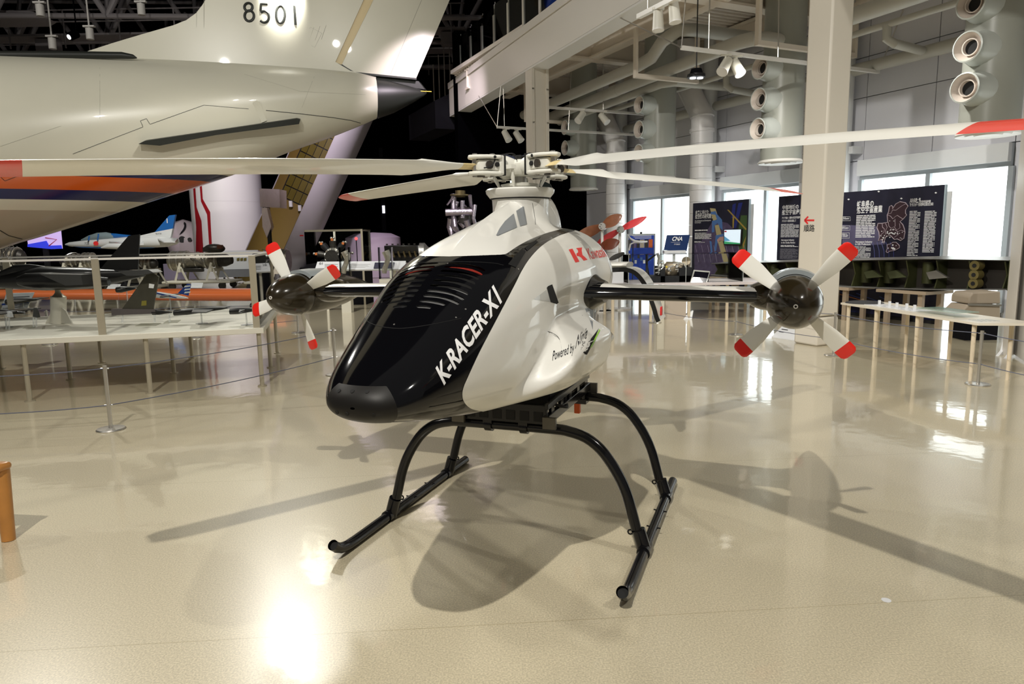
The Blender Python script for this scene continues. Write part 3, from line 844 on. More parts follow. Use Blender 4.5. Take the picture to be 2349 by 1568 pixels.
# fasteners and seam lines
def seam(pxs, name='seam', r=.0011, m=M_void, bv=None, off=.0004, parent=None, sm=True):
    pts = [bhit(*q, bv) for q in (smooth_poly(pxs, 6, False) if sm else pxs)]
    pts = [q[0] + q[1] * off for q in pts if q is not None]
    if len(pts) > 1: ho(name, MB().tube(pts, r, 5), m, parent)
seam([(833, 727), (850, 741), (880, 750), (920, 753), (965, 748), (1010, 740), (1058, 730)])
seam([(958, 602), (1010, 601), (1070, 600), (1130, 603), (1155, 608)])
seam([(1190, 635), (1205, 665), (1225, 700), (1240, 750), (1248, 757), (1270, 765), (1284, 780), (1290, 820), (1294, 868)])
seam([(1278, 545), (1297, 565), (1315, 595), (1328, 630), (1337, 662)])
seam([(1335, 700), (1336, 730), (1337, 760)])
for px, py in ((1195, 648), (1237, 747), (1027, 604), (1068, 709), (904, 744), (1189, 617), (1046, 728)):
    hh = bhit(px, py)
    if hh: ho('fastener', MB().cyl(hh[0] - hh[1] * .001, hh[0] + hh[1] * .0014, .0035, n=10), M_chrome)
def decal(pxpoly, name, m, off=.0022, bv=None, parent=None, maxpx=5, label=None):
    bm = bmesh.new(); vs = [bm.verts.new((a, b, 0)) for a, b in pxpoly]; bm.faces.new(vs)
    bmesh.ops.triangulate(bm, faces=bm.faces)
    for _ in range(6):
        es = [e for e in bm.edges if e.calc_length() > maxpx]
        if not es: break
        bmesh.ops.subdivide_edges(bm, edges=es, cuts=1); bmesh.ops.triangulate(bm, faces=bm.faces)
    V2 = [(q.co.x, q.co.y) for q in bm.verts]; F2 = [tuple(q.index for q in f.verts) for f in bm.faces]; bm.free()
    return decal_mesh(V2, F2, name, m, off, bv, parent, label)
def decal_mesh(V2, F2, name, m, off=.0022, bv=None, parent=None, label=None):
    hit = [bhit(a, b, bv) for a, b in V2]
    ok = {i for i, q in enumerate(hit) if q is not None}
    mp = {}; mb = MB()
    for i in sorted(ok): mp[i] = len(mb.v); mb.v.append(hit[i][0] + hit[i][1] * off)
    mb.f = [tuple(mp[i] for i in f) for f in F2 if all(i in ok for i in f) and max((hit[f[0]][0] - hit[k][0]).length for k in f) < .12]
    if not mb.f: return None
    if name != 'lettering':          # keep the one connected patch
        par_ = list(range(len(mb.v)))
        def fd(i):
            while par_[i] != i: par_[i] = par_[par_[i]]; i = par_[i]
            return i
        for f in mb.f:
            for i in f[1:]: par_[fd(i)] = fd(f[0])
        from collections import Counter
        best = Counter(fd(f[0]) for f in mb.f).most_common(1)[0][0]
        mb.f = [f for f in mb.f if fd(f[0]) == best]
        used_ = sorted({i for f in mb.f for i in f}); rm_ = {i: k for k, i in enumerate(used_)}
        mb.v = [mb.v[i] for i in used_]; mb.f = [tuple(rm_[i] for i in f) for f in mb.f]
    return ho(name, mb, m, parent, sharp=60, label=label)
def decal_text(s, name, p0, p1, up_px, m, bold=0.0, shear=0.0, off=.0024, bv=None, squeeze=None):
    """text from pixel p0 (baseline left) to p1 (baseline right); up_px = vector of a capital's height in pixels"""
    vs, fs = text_geo(s, 1.0, bold, shear, 1.0, maxedge=.16)
    x0 = min(a for a, b in vs); x1 = max(a for a, b in vs)
    r_ = np.array(p1, float) - np.array(p0, float); u_ = np.array(up_px, float)
    V2 = [tuple(np.array(p0) + r_ * ((a - x0) / (x1 - x0)) + u_ * (b / .72)) for a, b in vs]
    return decal_mesh(V2, fs, name, m, off, bv)
decal_text('K-RACER-X1', 'lettering', (1017, 882), (1150, 691), (-19, -38), M_white_ink, bold=.03)
decal_text('Powered by', 'lettering', (1267, 827), (1316, 807), (2, -23), M_ink, bold=.008)
decal_text('Ninja', 'lettering', (1319, 800), (1345, 776), (4, -30), M_ink, bold=.012, shear=.35)
decal_text('H2R', 'lettering', (1332, 802), (1342, 790), (1, -9), M_ink, bold=.02)
kx = lambda x, y: (1304 + x * .1786, 567 + y * .1786)
def kpx(pts): return [(1280 + a * .1788, 500 + b * .1788) for a, b in pts]
decal(kpx([(133, 405), (182, 395), (272, 560), (220, 572)]), 'logo_bar', M_logo_red)
decal(kpx([(228, 388), (305, 379), (300, 420), (265, 462), (310, 475), (340, 500), (375, 535), (325, 548), (290, 505), (262, 490), (238, 488), (232, 460), (255, 440), (252, 415)]), 'logo_wave', M_logo_red)
decal_text('Kawasaki', 'lettering', (1353, 594.5), (1394, 587.5), (-10, -25), M_logo_red, bold=.012)
bp = lambda pts: [(1080 + a * .2935, 500 + b * .2935) for a, b in pts]
decal(bp([(490, 635), (588, 560), (622, 655)]), 'air_inlet_ramp', mat('ramp_shade_grey', (.52, .52, .49), .35, coat=.5))  # flush decal, its grey paints in the shading of the recess
decal(bp([(590, 545), (600, 532), (632, 518), (682, 660), (668, 672), (620, 656)]), 'air_inlet', M_void, off=.003)
decal(bp([(340, 300), (398, 248), (430, 262), (352, 388), (290, 362)]), 'dark_window', M_liner, off=.002)
decal(bp([(420, 232), (500, 178), (526, 185), (440, 258)]), 'dark_window', M_liner, off=.002)
decal(bp([(890, 708), (956, 694), (952, 876), (930, 800)]), 'mesh_panel', M_mesh)
decal(bp([(966, 690), (1008, 668), (1008, 790), (962, 860)]), 'mesh_panel', M_mesh)
decal(bp([(872, 1062), (905, 985), (1000, 862), (960, 962), (905, 1066)]), 'black_stripe', M_liner)
decal(bp([(925, 1012), (1002, 872), (1008, 880), (940, 1010)]), 'green_stripe', M_green, off=.004)

# ---- mast fairing (white cowl) on top of the body
def top_z(X, Y):
    r_ = bvh_body.ray_cast(Vector((X, max(Y, .003), 3)), Vector((0, 0, -1)))
    return r_[0].z if r_[0] is not None else 1.6
cowl_px = [(1040, 590), (1075, 590), (1110, 590), (1140, 590), (1158, 588), (1170, 580), (1188, 567), (1214, 553), (1250, 539), (1278, 531), (1300, 527)]
plan = []
for q in smooth_poly(cowl_px, 5, False):
    hh = bhit(*q)
    if hh and hh[0].y > .05: plan.append((hh[0].x, hh[0].y))
hc = bhit(1012, 590)
x0_ = hc[0].x if hc else 1.1
plan = smooth_poly([(x0_, 0), (x0_ - .0, .025), (plan[0][0], plan[0][1])], 4, False)[:-1] + plan
xe, ye = plan[-1][0], plan[-1][1]
plan = [(float(a), float(b)) for a, b in plan] + [(float(a), float(b)) for a, b in smooth_poly([(xe, ye), (xe - .12, ye * .8), (xe - .24, ye * .5), (xe - .32, ye * .25), (xe - .34, 0)], 4, False)[1:]]
rows = []
NS = 26
for k in range(NS + 1):
    sN = k / NS; ring = []
    for (X, Y) in plan:
        ang = math.atan2(Y, X - .12); cx_, sx_ = math.cos(ang), math.sin(ang)
        kk = 1.15 + 3.0 * abs(math.sin(ang)) ** .75 + (1.6 if cx_ < 0 else 0) * abs(cx_)
        zb = top_z(X, min(Y, .36)) - .004
        tx, ty = .12 + .150 * cx_, .150 * sx_
        e = 1 - (1 - sN) ** kk
        qx, qy = X + (tx - X) * e, Y + (ty - Y) * e
        zz = top_z(qx, min(qy, .36)) - .003
        ring.append((qx, qy, zz + (1.79 - zz) * (sN ** (1.0 + .35 * abs(sx_)) + .02 * math.sin(PI * sN) * max(0, cx_))))
    rows.append(ring)
CG = np.array(rows); CN = grid_normals(CG)
if CN[NS // 2, 8, 2] < 0: CN = -CN
CN[:, 0, 1] = 0; CN[:, -1, 1] = 0; CN /= np.linalg.norm(CN, axis=-1, keepdims=True)
cf = grid_faces(*CG.shape[:2])
surf('mast_fairing', (CG.reshape(-1, 3), CN.reshape(-1, 3), cf), M_hw)
cv = [Vector(q) for q in CG.reshape(-1, 3)]
bvh_cowl = BVHTree.FromPolygons(cv + [Vector((q.x, -q.y, q.z)) for q in cv], cf + [tuple(i + len(cv) for i in f) for f in cf])
cp = lambda pts: [(1040 + a * .15326, 310 + b * .15326) for a, b in pts]
decal(cp([(640, 1500), (690, 1400), (770, 1290), (895, 1180), (905, 1182), (950, 1375), (940, 1385), (665, 1508)]), 'vent_grille', M_mesh, bv=bvh_cowl)
decal(cp([(938, 1135), (1040, 1068), (1055, 1070), (1100, 1330), (1090, 1338), (998, 1365)]), 'vent_grille', M_mesh, bv=bvh_cowl)
seam([(1216, 445), (1222, 470), (1227, 500), (1228, 515)], bv=bvh_cowl)
ho('collar', MB().lathe([(.150, 1.765), (.152, 1.803), (.165, 1.813), (.183, 1.836), (.186, 1.853), (.178, 1.861), (.14, 1.863), (.02, 1.825)], (.12, 0, 0), n=48), M_hw)
ho('collar_gasket', MB().lathe([(.1535, 1.804), (.162, 1.8085), (.1625, 1.811), (.154, 1.811)], (.12, 0, 0), n=48), M_void)
# rear hump behind the mast
ho('rear_hump', MB().ball((-.16, .02, 1.62), (.20, .115, .235), 24, 16), M_hw)
ho('antenna_blade', MB().prism([hx(1232, 445, -.1), hx(1240, 412, -.1), hx(1262, 422, -.1), hx(1270, 440, -.1), hx(1262, 452, -.1), hx(1245, 452, -.1)], (-.012, 0, 0)), mat('antenna_grey', (.05, .07, .08), .4))

# ---- rotor head
HUB = Vector((.121, 0, 1.975))
ho('mast', MB().cyl((.121, 0, 1.85), (.121, 0, 1.95), .036, n=20), M_chrome)
ho('swashplate', MB().lathe([(.05, 1.868), (.10, 1.872), (.104, 1.884), (.06, 1.892)], (.121, 0, 0), n=28), M_hub)
ho('hub_centre', MB().lathe([(.04, 1.925), (.07, 1.932), (.085, 1.955), (.085, 1.99), (.07, 2.008), (.03, 2.015), (0, 2.015)], (.121, 0, 0), n=28), M_hub)
BANG = [math.radians(x) for x in (35.5, 126.0, 215.5, 305.0)]
DROOP = (.067, .02, .105, .105)
RR = 2.5
names = ('rear right', 'rear left', 'front left', 'front right')
def airfoil(ch, th, n=9):
    up_ = []; lo = []
    for i in range(n + 1):
        x = .5 * (1 - math.cos(PI * i / n)); y = 5 * th * (.2969 * math.sqrt(x) - .126 * x - .3516 * x * x + .2843 * x ** 3 - .1036 * x ** 4)
        up_.append((x * ch, y * ch)); lo.append((x * ch, -y * ch * .8))
    return up_ + lo[-2:0:-1]
chf = lambda r: np.interp(r, [.26, .36, .42, .62, 2.3, 2.44, 2.5], [.058, .062, .075, .178, .178, .16, .11])
for bi in range(4):
    d = HI3 @ Vector((math.cos(BANG[bi]), math.sin(BANG[bi]), 0)); c = Vector((0, 0, 1)).cross(d)   # c = leading direction
    def sect(r):
        ch = float(chf(r)); pit = math.radians(float(np.interp(r, [.26, .4, .7, 2.5], [24, 22, 18, 13])))
        le = .25 * .172 if r > .6 else .25 * ch + .0
        le = le - (max(0, r - 2.28) ** 2) * .9
        e = c * math.cos(pit) + Vector((0, 0, 1)) * math.sin(pit); nn = d.cross(e) * -1
        nn = e.cross(d) if e.cross(d).z > 0 else d.cross(e)
        o_ = HUB + d * r - Vector((0, 0, 1)) * (DROOP[bi] * (r / RR) ** 1.6)
        return [o_ + e * (le - x) + nn * y for x, y in airfoil(ch, .115 if r > .6 else .26)]
    rs = list(np.linspace(.36, .64, 8)) + list(np.linspace(.75, 2.2, 16))
    bl = ho('rotor_blade', MB().rings([sect(r) for r in rs]), M_blade, label='%s white main rotor blade' % names[bi])
    obj('blade_tip', MB().rings([sect(r) for r in (2.2, 2.24, 2.28, 2.34, 2.4, 2.45, 2.48, 2.5)]), M_tipred, bl, local=True, label='red blade tip')
    obj('root_tape', MB().rings([sect(r) for r in (.27, .30, .33, .362)]), M_tape, bl, local=True, label='yellow tape on the blade root')
    # grip: cylinder housing, flanged clevis with holes, bolts
    z = Vector((0, 0, 1))
    ar = lambda r, t=0, h=0: HUB + d * r + c * t + z * h
    ho('grip_housing', MB().tube([ar(.05), ar(.09), ar(.145), ar(.16)], [.044, .054, .054, .044], 18), M_hub)
    gp = MB()
    out_ = [(.150, -.062), (.175, -.078), (.25, -.070), (.305, -.036), (.325, 0), (.305, .036), (.25, .070), (.175, .078), (.150, .062)]
    for h0, h1 in ((-.054, -.034), (.028, .048)):
        gp.prism([ar(a_, b_, h0) for a_, b_ in out_], z * (h1 - h0))
    gp.prism([ar(.145, -.068, -.052), ar(.178, -.068, -.052), ar(.178, -.068, .048), ar(.145, -.068, .048)], c * .136)
    gp.prism([ar(.16, -.062, -.03), ar(.24, -.058, -.03), ar(.285, -.03, -.03), ar(.285, .03, -.03), ar(.24, .058, -.03), ar(.16, .062, -.03)], z * .054)
    gp = ho('blade_grip', gp, M_hub, bevel=.007)
    for (rr_, tt) in ((.20, -.035), (.20, .035), (.285, 0)):
        obj('grip_bolt', MB().cyl(ar(rr_, tt, -.062), ar(rr_, tt, .056), .013, n=12), M_chrome, gp, local=True)
    obj('grip_bearing', MB().cyl(ar(.255, 0, -.060), ar(.255, 0, .053), .026, n=16), mat('bearing_dark', (.08, .07, .06), .4, .6), gp, local=True)
    obj('grip_ring', MB().box(ar(.1445), (.006, .146, .108), Matrix((d, c, z)).transposed()), M_void, gp, local=True)
    for sg_ in (-1, 1):
        obj('side_bore', MB().cyl(ar(.235, sg_ * .056, -.003), ar(.235, sg_ * .067, -.003), .021, n=18), MATS['bearing_dark'], gp, local=True)
        obj('side_bore', MB().cyl(ar(.19, sg_ * .06, .0), ar(.19, sg_ * .069, .0), .012, n=14), M_void, gp, local=True)
        obj('side_bore', MB().cyl(ar(.21, sg_ * .072, .036), ar(.21, sg_ * .077, .036), .008, n=12), M_void, gp, local=True)
    for hh_ in (-.03, .03):
        for tt in (-.04, .04):
            obj('flange_bolt', MB().cyl(ar(.17, tt, hh_), ar(.178, tt, hh_), .006, n=8), M_chrome, gp, local=True)
    # pitch horn and link
    ho('pitch_horn', MB().prism([ar(.10, .04, -.02), ar(.15, .05, -.02), ar(.13, .105, -.02), ar(.10, .105, -.02)], z * .02), M_hub)
    ho('pitch_link', MB().tube([ar(.115, .095, -.012), ar(.112, .09, -.045), ar(.108, .085, -.06), ar(.09, .07, -.105)], [.006, .006, .011, .008], 10), M_hub)
    # wiring
    ps = [HUB + d * .02 + z * .055, ar(.07, .03, .065), ar(.11, -.02, .06), ar(.15, .01, .052), ar(.19, .05, .03), ar(.23, .072, -.01), ar(.27, .06, -.02)]
    ho('cable', MB().tube(smooth3 := [Vector(q) for q in smooth_poly([tuple(p_) for p_ in ps], 4, False)], .0035, 6), M_void)
random.seed(3)
for k in range(14):
    a0 = random.uniform(0, 2 * PI); r0 = random.uniform(.02, .06); a1 = a0 + random.uniform(-1.5, 1.5)
    p0 = HUB + Vector((r0 * math.cos(a0), r0 * math.sin(a0), .042)); p1 = HUB + Vector((.09 * math.cos(a1), .09 * math.sin(a1), .03))
    pm = (p0 + p1) / 2 + Vector((0, 0, random.uniform(.01, .035)))
    ho('cable', MB().tube([Vector(q) for q in smooth_poly([tuple(p0), tuple(pm), tuple(p1)], 4, False)], .003, 5), (M_void, mat('wire_blue', (.02, .03, .08), .5))[k % 2])
ho('hub_connector', MB().box(HUB + Vector((0, 0, .052)), (.05, .035, .02)), M_void)

# ---- wings, nacelles and propellers
def wing(sgn):
    wd = 'left' if sgn > 0 else 'right'
    def sec(Y, x0, x1, th, zc):
        pr = airfoil(x0 - x1, th, 12); return [Vector((x0 - x, sgn * Y, zc + y)) for x, y in pr]
    rows = [sec(.34, .27, -.13, .26, 1.312), sec(.40, .245, -.12, .27, 1.310), sec(.46, .232, -.11, .27, 1.309), sec(.6, .228, -.11, .268, 1.308), sec(1.28, .222, -.10, .268, 1.298)]
    V = np.array([[tuple(q) for q in r + [r[0]]] for r in rows])
    g = V.reshape(-1, 3); F = grid_faces(*V.shape[:2])
    N = grid_normals(V)
    if N[2, 6, 2] < 0: N = -N
    N = N.reshape(-1, 3)
    # upper aft skin is white, the rest black
    ph = np.where(g[:, 2] > 1.30, g[:, 0] - .115, 1.0)
    w_, b__ = clip(g, N, F, np.maximum(g[:, 0] - .203, 1.316 - g[:, 2]))
    wp = ho('wing', MB().rings(rows, True), M_hb, label='glossy black %s stub wing' % wd)
    V2, N2, F2 = w_
    mb = MB(); mb.v = [Vector(q) for q in (V2 + N2 * .0012)]; mb.f = F2
    keep = [f for f in F2 if min(abs(V2[i][1]) for i in f) > .44]
    mb.f = keep
    ho('wing_top_skin', mb, M_hw, wp)
    ho('root_fairing', MB().rings([[Vector((.07 + .20 * rr * math.cos(a), sgn * Y, 1.308 + .115 * rr * math.sin(a))) for a in np.linspace(0, 2 * PI, 28, endpoint=False)] for Y, rr in ((.33, 1.0), (.37, .96), (.405, .80), (.43, .62), (.46, .5))]), M_hb)
    # nacelle
    nc = Vector((0, sgn * 1.39, 1.287))
    ho('nacelle', MB().lathe([(.118, .238), (.124, .2), (.126, .1), (.118, -.05), (.1, -.2), (.07, -.36), (.03, -.5), (0, -.55)], nc, (1, 0, 0), 36), M_olive, label='dark brown %s engine nacelle' % wd)
    ho('nacelle_scoop', MB().rings([[nc + Vector((X_, .0 + r_ * math.cos(a), r_ * math.sin(a))) for a in np.linspace(math.radians(48), math.radians(132), 14)] for X_, r_ in ((.235, .126), (.235, .146), (.12, .15), (-.02, .145), (-.1, .12))], False), mat('scoop_grey', (.30, .33, .34), .3, coat=.4))
    ho('nacelle_fairing', MB().ball(nc + Vector((.06, -sgn * .10, .012)), (.19, .13, .075), 20, 12), M_olive)
    sp = ho('spinner', MB().lathe([(.124, .252), (.1245, .27), (.122, .31), (.113, .355), (.098, .40), (.077, .44), (.05, .472), (.02, .49), (0, .493)], nc, (1, 0, 0), 40), M_olive, label='dark brown spinner of the %s propeller' % wd)
    obj('spinner_ring', MB().lathe([(.0055, .4925), (.0055, .4965), (.0095, .4960), (.0095, .4905)], nc, (1, 0, 0), 18, False), M_whitemetal, sp, local=True)
    obj('spinner_gap', MB().lathe([(.118, .238), (.1185, .252)], nc, (1, 0, 0), 36), M_void, sp, local=True)
    angs = (140, 47, -134, -44) if sgn > 0 else (118, 26, 198, 289)
    for A in angs:
        a = math.radians(A); d = Vector((0, math.cos(a) , math.sin(a))); t = Vector((0, -math.sin(a), math.cos(a)))
        # in the picture +Y (left wing) points right, so angles are measured as seen from the front
        rows = []; 
        def ps(r):
            ch = float(np.interp(r, [.10, .16, .22, .30, .328, .340, .345], [.050, .066, .083, .088, .084, .066, .045]))
            pit = math.radians(float(np.interp(r, [.1, .2, .345], [34, 24, 15])))
            e = t * math.cos(pit) + Vector((1, 0, 0)) * math.sin(pit); n_ = d.cross(e)
            return [nc + Vector((.27, 0, 0)) + d * r + e * (ch * .5 - x) + n_ * y for x, y in airfoil(ch, .12, 7)]
        bl = ho('propeller_blade', MB().rings([ps(r) for r in (.10, .13, .16, .19, .22, .25, .28, .29)]), M_blade)
        obj('blade_tip', MB().rings([ps(r) for r in (.29, .30, .31, .32, .328, .335, .34, .345)]), M_tipred2, bl, local=True, label='red propeller tip')
wing(1); wing(-1)

# ---- tail hoop, exhaust, lower deflector
for sgn in (1, -1):
    pts = [hx(px, py, -1.0) for px, py in ((1385, 622), (1410, 619), (1440, 619), (1460, 628), (1478, 650), (1490, 678), (1500, 705), (1506, 726), (1511, 737))]
    pts = [Vector(q) for q in smooth_poly([tuple(q) for q in pts], 4, False)]
    if sgn < 0: pts = [Vector((q.x, -q.y, q.z)) for q in pts]
    st = [Vector((-.92, sgn * .1, pts[0].z - .02))]
    def strip(w0, w1, th, off):
        rws = []
        for i, q in enumerate(pts):
            tn = (pts[min(i + 1, len(pts) - 1)] - pts[max(i - 1, 0)]).normalized(); nn = Vector((1, 0, 0)).cross(tn).normalized()
            q = q + nn * off
            rws.append([q + Vector((w0, 0, 0)) + nn * th, q + Vector((w1, 0, 0)) + nn * th, q + Vector((w1, 0, 0)) - nn * th, q + Vector((w0, 0, 0)) - nn * th])
        return MB().rings(rws)
    tl = ho('tail_fin', strip(.0, -.26, .012, 0), M_hw, label='white arched %s tail fin' % ('left' if sgn > 0 else 'right'))
    obj('tail_fin_edge', strip(.012, .0, .014, 0), M_liner, tl, local=True)
    e = pts[-1]
    obj('tail_light', MB().box(e + Vector((-.02, sgn * .014, .07)), (.05, .012, .06)), M_logo_red, tl, local=True, bevel=.004)
ho('tail_beam', MB().rings([[Vector((-1.12 + .13 * math.cos(a), Y, 1.402 + .022 * math.sin(a))) for a in np.linspace(0, 2 * PI, 16, endpoint=False)] for Y in (-.36, 0, .36)]), M_hw)
e0 = hy(1366, 812, .34); e1 = hy(1386, 778, .36)
ho('exhaust_pipe', MB().tube([Vector((-.2, .2, .87)), Vector((-.40, .26, .89)), Vector((-.60, .29, .93)), Vector((-.70, .30, .955))], [.03, .04, .044, .04], 16), M_chrome)
ho('exhaust_clamp', MB().cyl((-.50, .276, .908), (-.52, .279, .912), .047, n=16), M_ink)
ho('lower_deflector', MB().prism([hy(1325, 852, .36), hy(1340, 828, .36), hy(1362, 808, .36), hy(1366, 820, .36), hy(1378, 829, .36), hy(1352, 842, .36)], (0, -.012, 0)), mat('deflector_clear', (.72, .72, .7), .2, coat=.5))

# ---- undercarriage
for sgn in (1, -1):
    pts = [(.945, sgn * .735, .088), (.915, sgn * .735, .062), (.875, sgn * .735, .042), (.82, sgn * .735, .031), (.75, sgn * .735, .028), (.0, sgn * .735, .028), (-.676, sgn * .735, .028)]
    sk = ho('skid', MB().tube(pts, .0275, 18, cap=False).cyl((-.676, sgn * .735, .028), (-.670, sgn * .735, .028), .027, n=18), M_tube, label='black landing skid on the aircraft %s side' % ('left' if sgn > 0 else 'right'))
    obj('skid_bore', MB().cyl((.93, sgn * .735, .076), (.915, sgn * .735, .062), .0245, n=16), M_void, sk, local=True)
    for X in (.378, -.388):
        obj('skid_saddle', MB().cyl((X + .05, sgn * .735, .03), (X - .05, sgn * .735, .03), .034, n=18).tube([(X, sgn * .735, .02), (X, sgn * .706, .115), (X, sgn * .70, .13)], [.036, .035, .035], 16), M_tube, sk, local=True)
        th = [(X + .04 * math.cos(k * PI / 5), sgn * .725 , .12 + .0 + .0 * k) for k in range(2)]
        cc = Vector((X + (-.055 if X < 0 else -.055), sgn * .69, .115)) if sgn < 0 else Vector((X + .0, sgn * .66, .112))
        ring = [cc + Vector((0, .012 * math.cos(k * PI / 4), .012 * math.sin(k * PI / 4))) for k in range(9)]
        obj('tie_down_eye', MB().tube(ring, .0045, 6), M_tube, sk, local=True)
    for X in (.12, -.12):
        obj('skid_bolt', MB().cyl((X, sgn * .70, .045), (X, sgn * .775, .04), .004, n=6), M_tube, sk, local=True)
half = [(.69, .135), (.668, .22), (.645, .30), (.612, .38), (.565, .46), (.505, .535), (.43, .588), (.34, .613), (.24, .62)]
for X in (.38, -.386):
    pts = [(X, -y, z) for y, z in half] + [(X, y, z) for y, z in reversed(half)]
    pts = [Vector(q) for q in smooth_poly(pts, 3, False)]
    ho('cross_tube', MB().tube(pts, .0275, 18), M_tube)
for sgn in (1, -1):
    ho('frame_rail', MB().box((0, sgn * .235, .675), (.86, .03, .05)).box((0, sgn * .235, .745), (.86, .02, .03)), M_tube, bevel=.003)
    for k in range(5): ho('frame_web', MB().box((-.34 + k * .17, sgn * .235, .71), (.05, .016, .08)), M_tube)
    for X in (.38, -.386):
        ho('tube_clamp', MB().cyl((X, sgn * .10 - .02, .62), (X, sgn * .10 + .02, .62), .038, n=18).box((X, sgn * .10, .655), (.07, .05, .05)), M_tube)
        ho('corner_bracket', MB().box((X + (.06 if X > 0 else -.06), sgn * .255, .665), (.02, .07, .06)), mat('bracket_grey', (.12, .11, .09), .4, .4))
ho('front_crossmember', MB().box((.41, 0, .70), (.03, .47, .10)), M_tube, bevel=.003)
for k in range(6): ho('lightening_hole', MB().box((.4265, -.19 + k * .076, .69), (.003, .05, .05)), M_void)
ho('rear_crossmember', MB().box((-.41, 0, .70), (.03, .47, .10)), M_tube, bevel=.003)
ho('belly_box', MB().box((-.05, 0, .745), (.62, .40, .11)), M_liner, bevel=.01)
ho('fuel_bracket', MB().box((-.37, .20, .60), (.10, .10, .03)).box((-.34, .17, .64), (.03, .02, .06)).box((-.34, .23, .64), (.03, .02, .06)), M_tube, bevel=.002)
ho('orange_valve', MB().box((-.36, .185, .555), (.035, .035, .075)), mat('valve_orange', (.85, .14, .02), .45), bevel=.004, label='orange safety block under the rear frame')
ho('hose', MB().tube([Vector(q) for q in smooth_poly([(.3, .2, .74), (.22, .27, .70), (.1, .25, .68), (0, .2, .72)], 5, False)], .008, 8), M_void)
# ================================================================== LARGE WHITE RESEARCH AIRCRAFT (tail) ON THE LEFT
M_ac = mat('aircraft_cream', (0.64, 0.62, 0.51), 0.3, coat=0.25, noise=0.03, nscale=1.5)
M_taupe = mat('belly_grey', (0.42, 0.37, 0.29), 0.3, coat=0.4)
M_navy = mat('stripe_navy', (0.008, 0.014, 0.085), 0.25, coat=0.5)
M_orange = mat('stripe_orange', (0.60, 0.10, 0.01), 0.25, coat=0.5)
M_acblk = mat('aircraft_black', (0.018, 0.020, 0.017), 0.45)
AD = lambda px: 18.5 + .0031 * px
def A(px, py, dd=0.0): return P(px, py, AD(px) + dd)
plane = thing('research_aircraft', 'large cream research jet with orange and navy belly stripes, tail end, at left', 'aircraft', Vector((-9.0, 19.0, 0)))
ST = [(-330, 118, 668), (-150, 124, 612), (0, 128, 562), (75, 130, 541), (153, 132, 518), (240, 134, 491), (332, 138, 462), (434, 142, 431), (547, 148, 393), (648, 154, 352), (760, 162, 313), (834, 171, 284), (862, 178, 272)]
fpx = [s_[0] for s_ in ST]
ft = hermite(fpx, [s_[1] for s_ in ST]); fb = hermite(fpx, [s_[2] for s_ in ST])
axd = (A(862, 225) - A(0, 345)); axd.z = 0; axd.normalize()
sid = Vector((axd.y, -axd.x, 0))        # towards the camera
rows = []
for px in np.linspace(-330, 862, 110):
    t_ = A(px, float(ft(px))); b_ = A(px, float(fb(px))); c_ = (t_ + b_) / 2; r_ = (t_.z - b_.z) / 2
    rows.append([tuple(c_ + sid * (r_ * .98 * math.cos(a)) + Vector((0, 0, r_ * math.sin(a)))) for a in np.linspace(-PI / 2, PI * 1.5, 97)])
PG = np.array(rows); PN = grid_normals(PG)
if PN[50, 24] @ np.array(sid) < 0: PN = -PN
pv = PG.reshape(-1, 3); pn = PN.reshape(-1, 3); pf = grid_faces(*PG.shape[:2])
bvh_pl = BVHTree.FromPolygons([Vector(q) for q in pv], pf)
def phit(px, py):
    d = Vector(ray(px, py)).normalized(); r_ = bvh_pl.ray_cast(Vector(CO), d)
    if r_[0] is None: return None
    n = r_[1]; return r_[0], (n if n.dot(d) < 0 else -n)
cuts = [phit(220, y)[0].z for y in (388, 405, 437, 460, 484)]
def wsurf(name, part, m, parent):
    V, N, F = part
    if not F: return None
    me = bpy.data.meshes.new(name); inv = parent.matrix_basis.inverted()
    me.from_pydata([tuple(inv @ Vector(q)) for q in V], [], F); me.update()
    me.polygons.foreach_set('use_smooth', [True] * len(me.polygons))
    if sum(1 for p in list(me.polygons)[::11] if p.normal.dot(Vector(N[p.vertices[0]])) < 0) > len(me.polygons) / 22: me.flip_normals()
    me.normals_split_custom_set_from_vertices([tuple(q) for q in N])
    me.materials.append(m); o = bpy.data.objects.new(name, me); col.objects.link(o); o.parent = parent; return o
cur = (pv, pn, pf)
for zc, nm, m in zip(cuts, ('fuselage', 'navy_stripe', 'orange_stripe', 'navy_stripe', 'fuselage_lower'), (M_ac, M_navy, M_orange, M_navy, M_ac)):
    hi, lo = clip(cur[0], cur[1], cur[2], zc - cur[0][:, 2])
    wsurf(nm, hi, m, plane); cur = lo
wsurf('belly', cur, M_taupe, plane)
# black tail cone
e_t, e_b = A(864, 181), A(864, 272); ec = (e_t + e_b) / 2; er = (e_t.z - e_b.z) / 2
tip = A(978, 213)
obj('tail_cone', MB().tube([ec - axd * .05, ec + (tip - ec) * .3, ec + (tip - ec) * .7, ec + (tip - ec) * .93, tip], [er, er * .80, er * .42, er * .16, .03], 32), M_acblk, plane)
obj('tail_cone_bracket', MB().prism([A(856, 176), A(960, 186), A(975, 205), A(905, 195), A(866, 190)], (.04, .2, 0)), M_acblk, plane)
obj('static_wick', MB().cyl(A(965, 209, -.1), A(990, 210, -.1), .012, n=6), mat('wick_yellow', (.8, .6, .1), .5), plane)
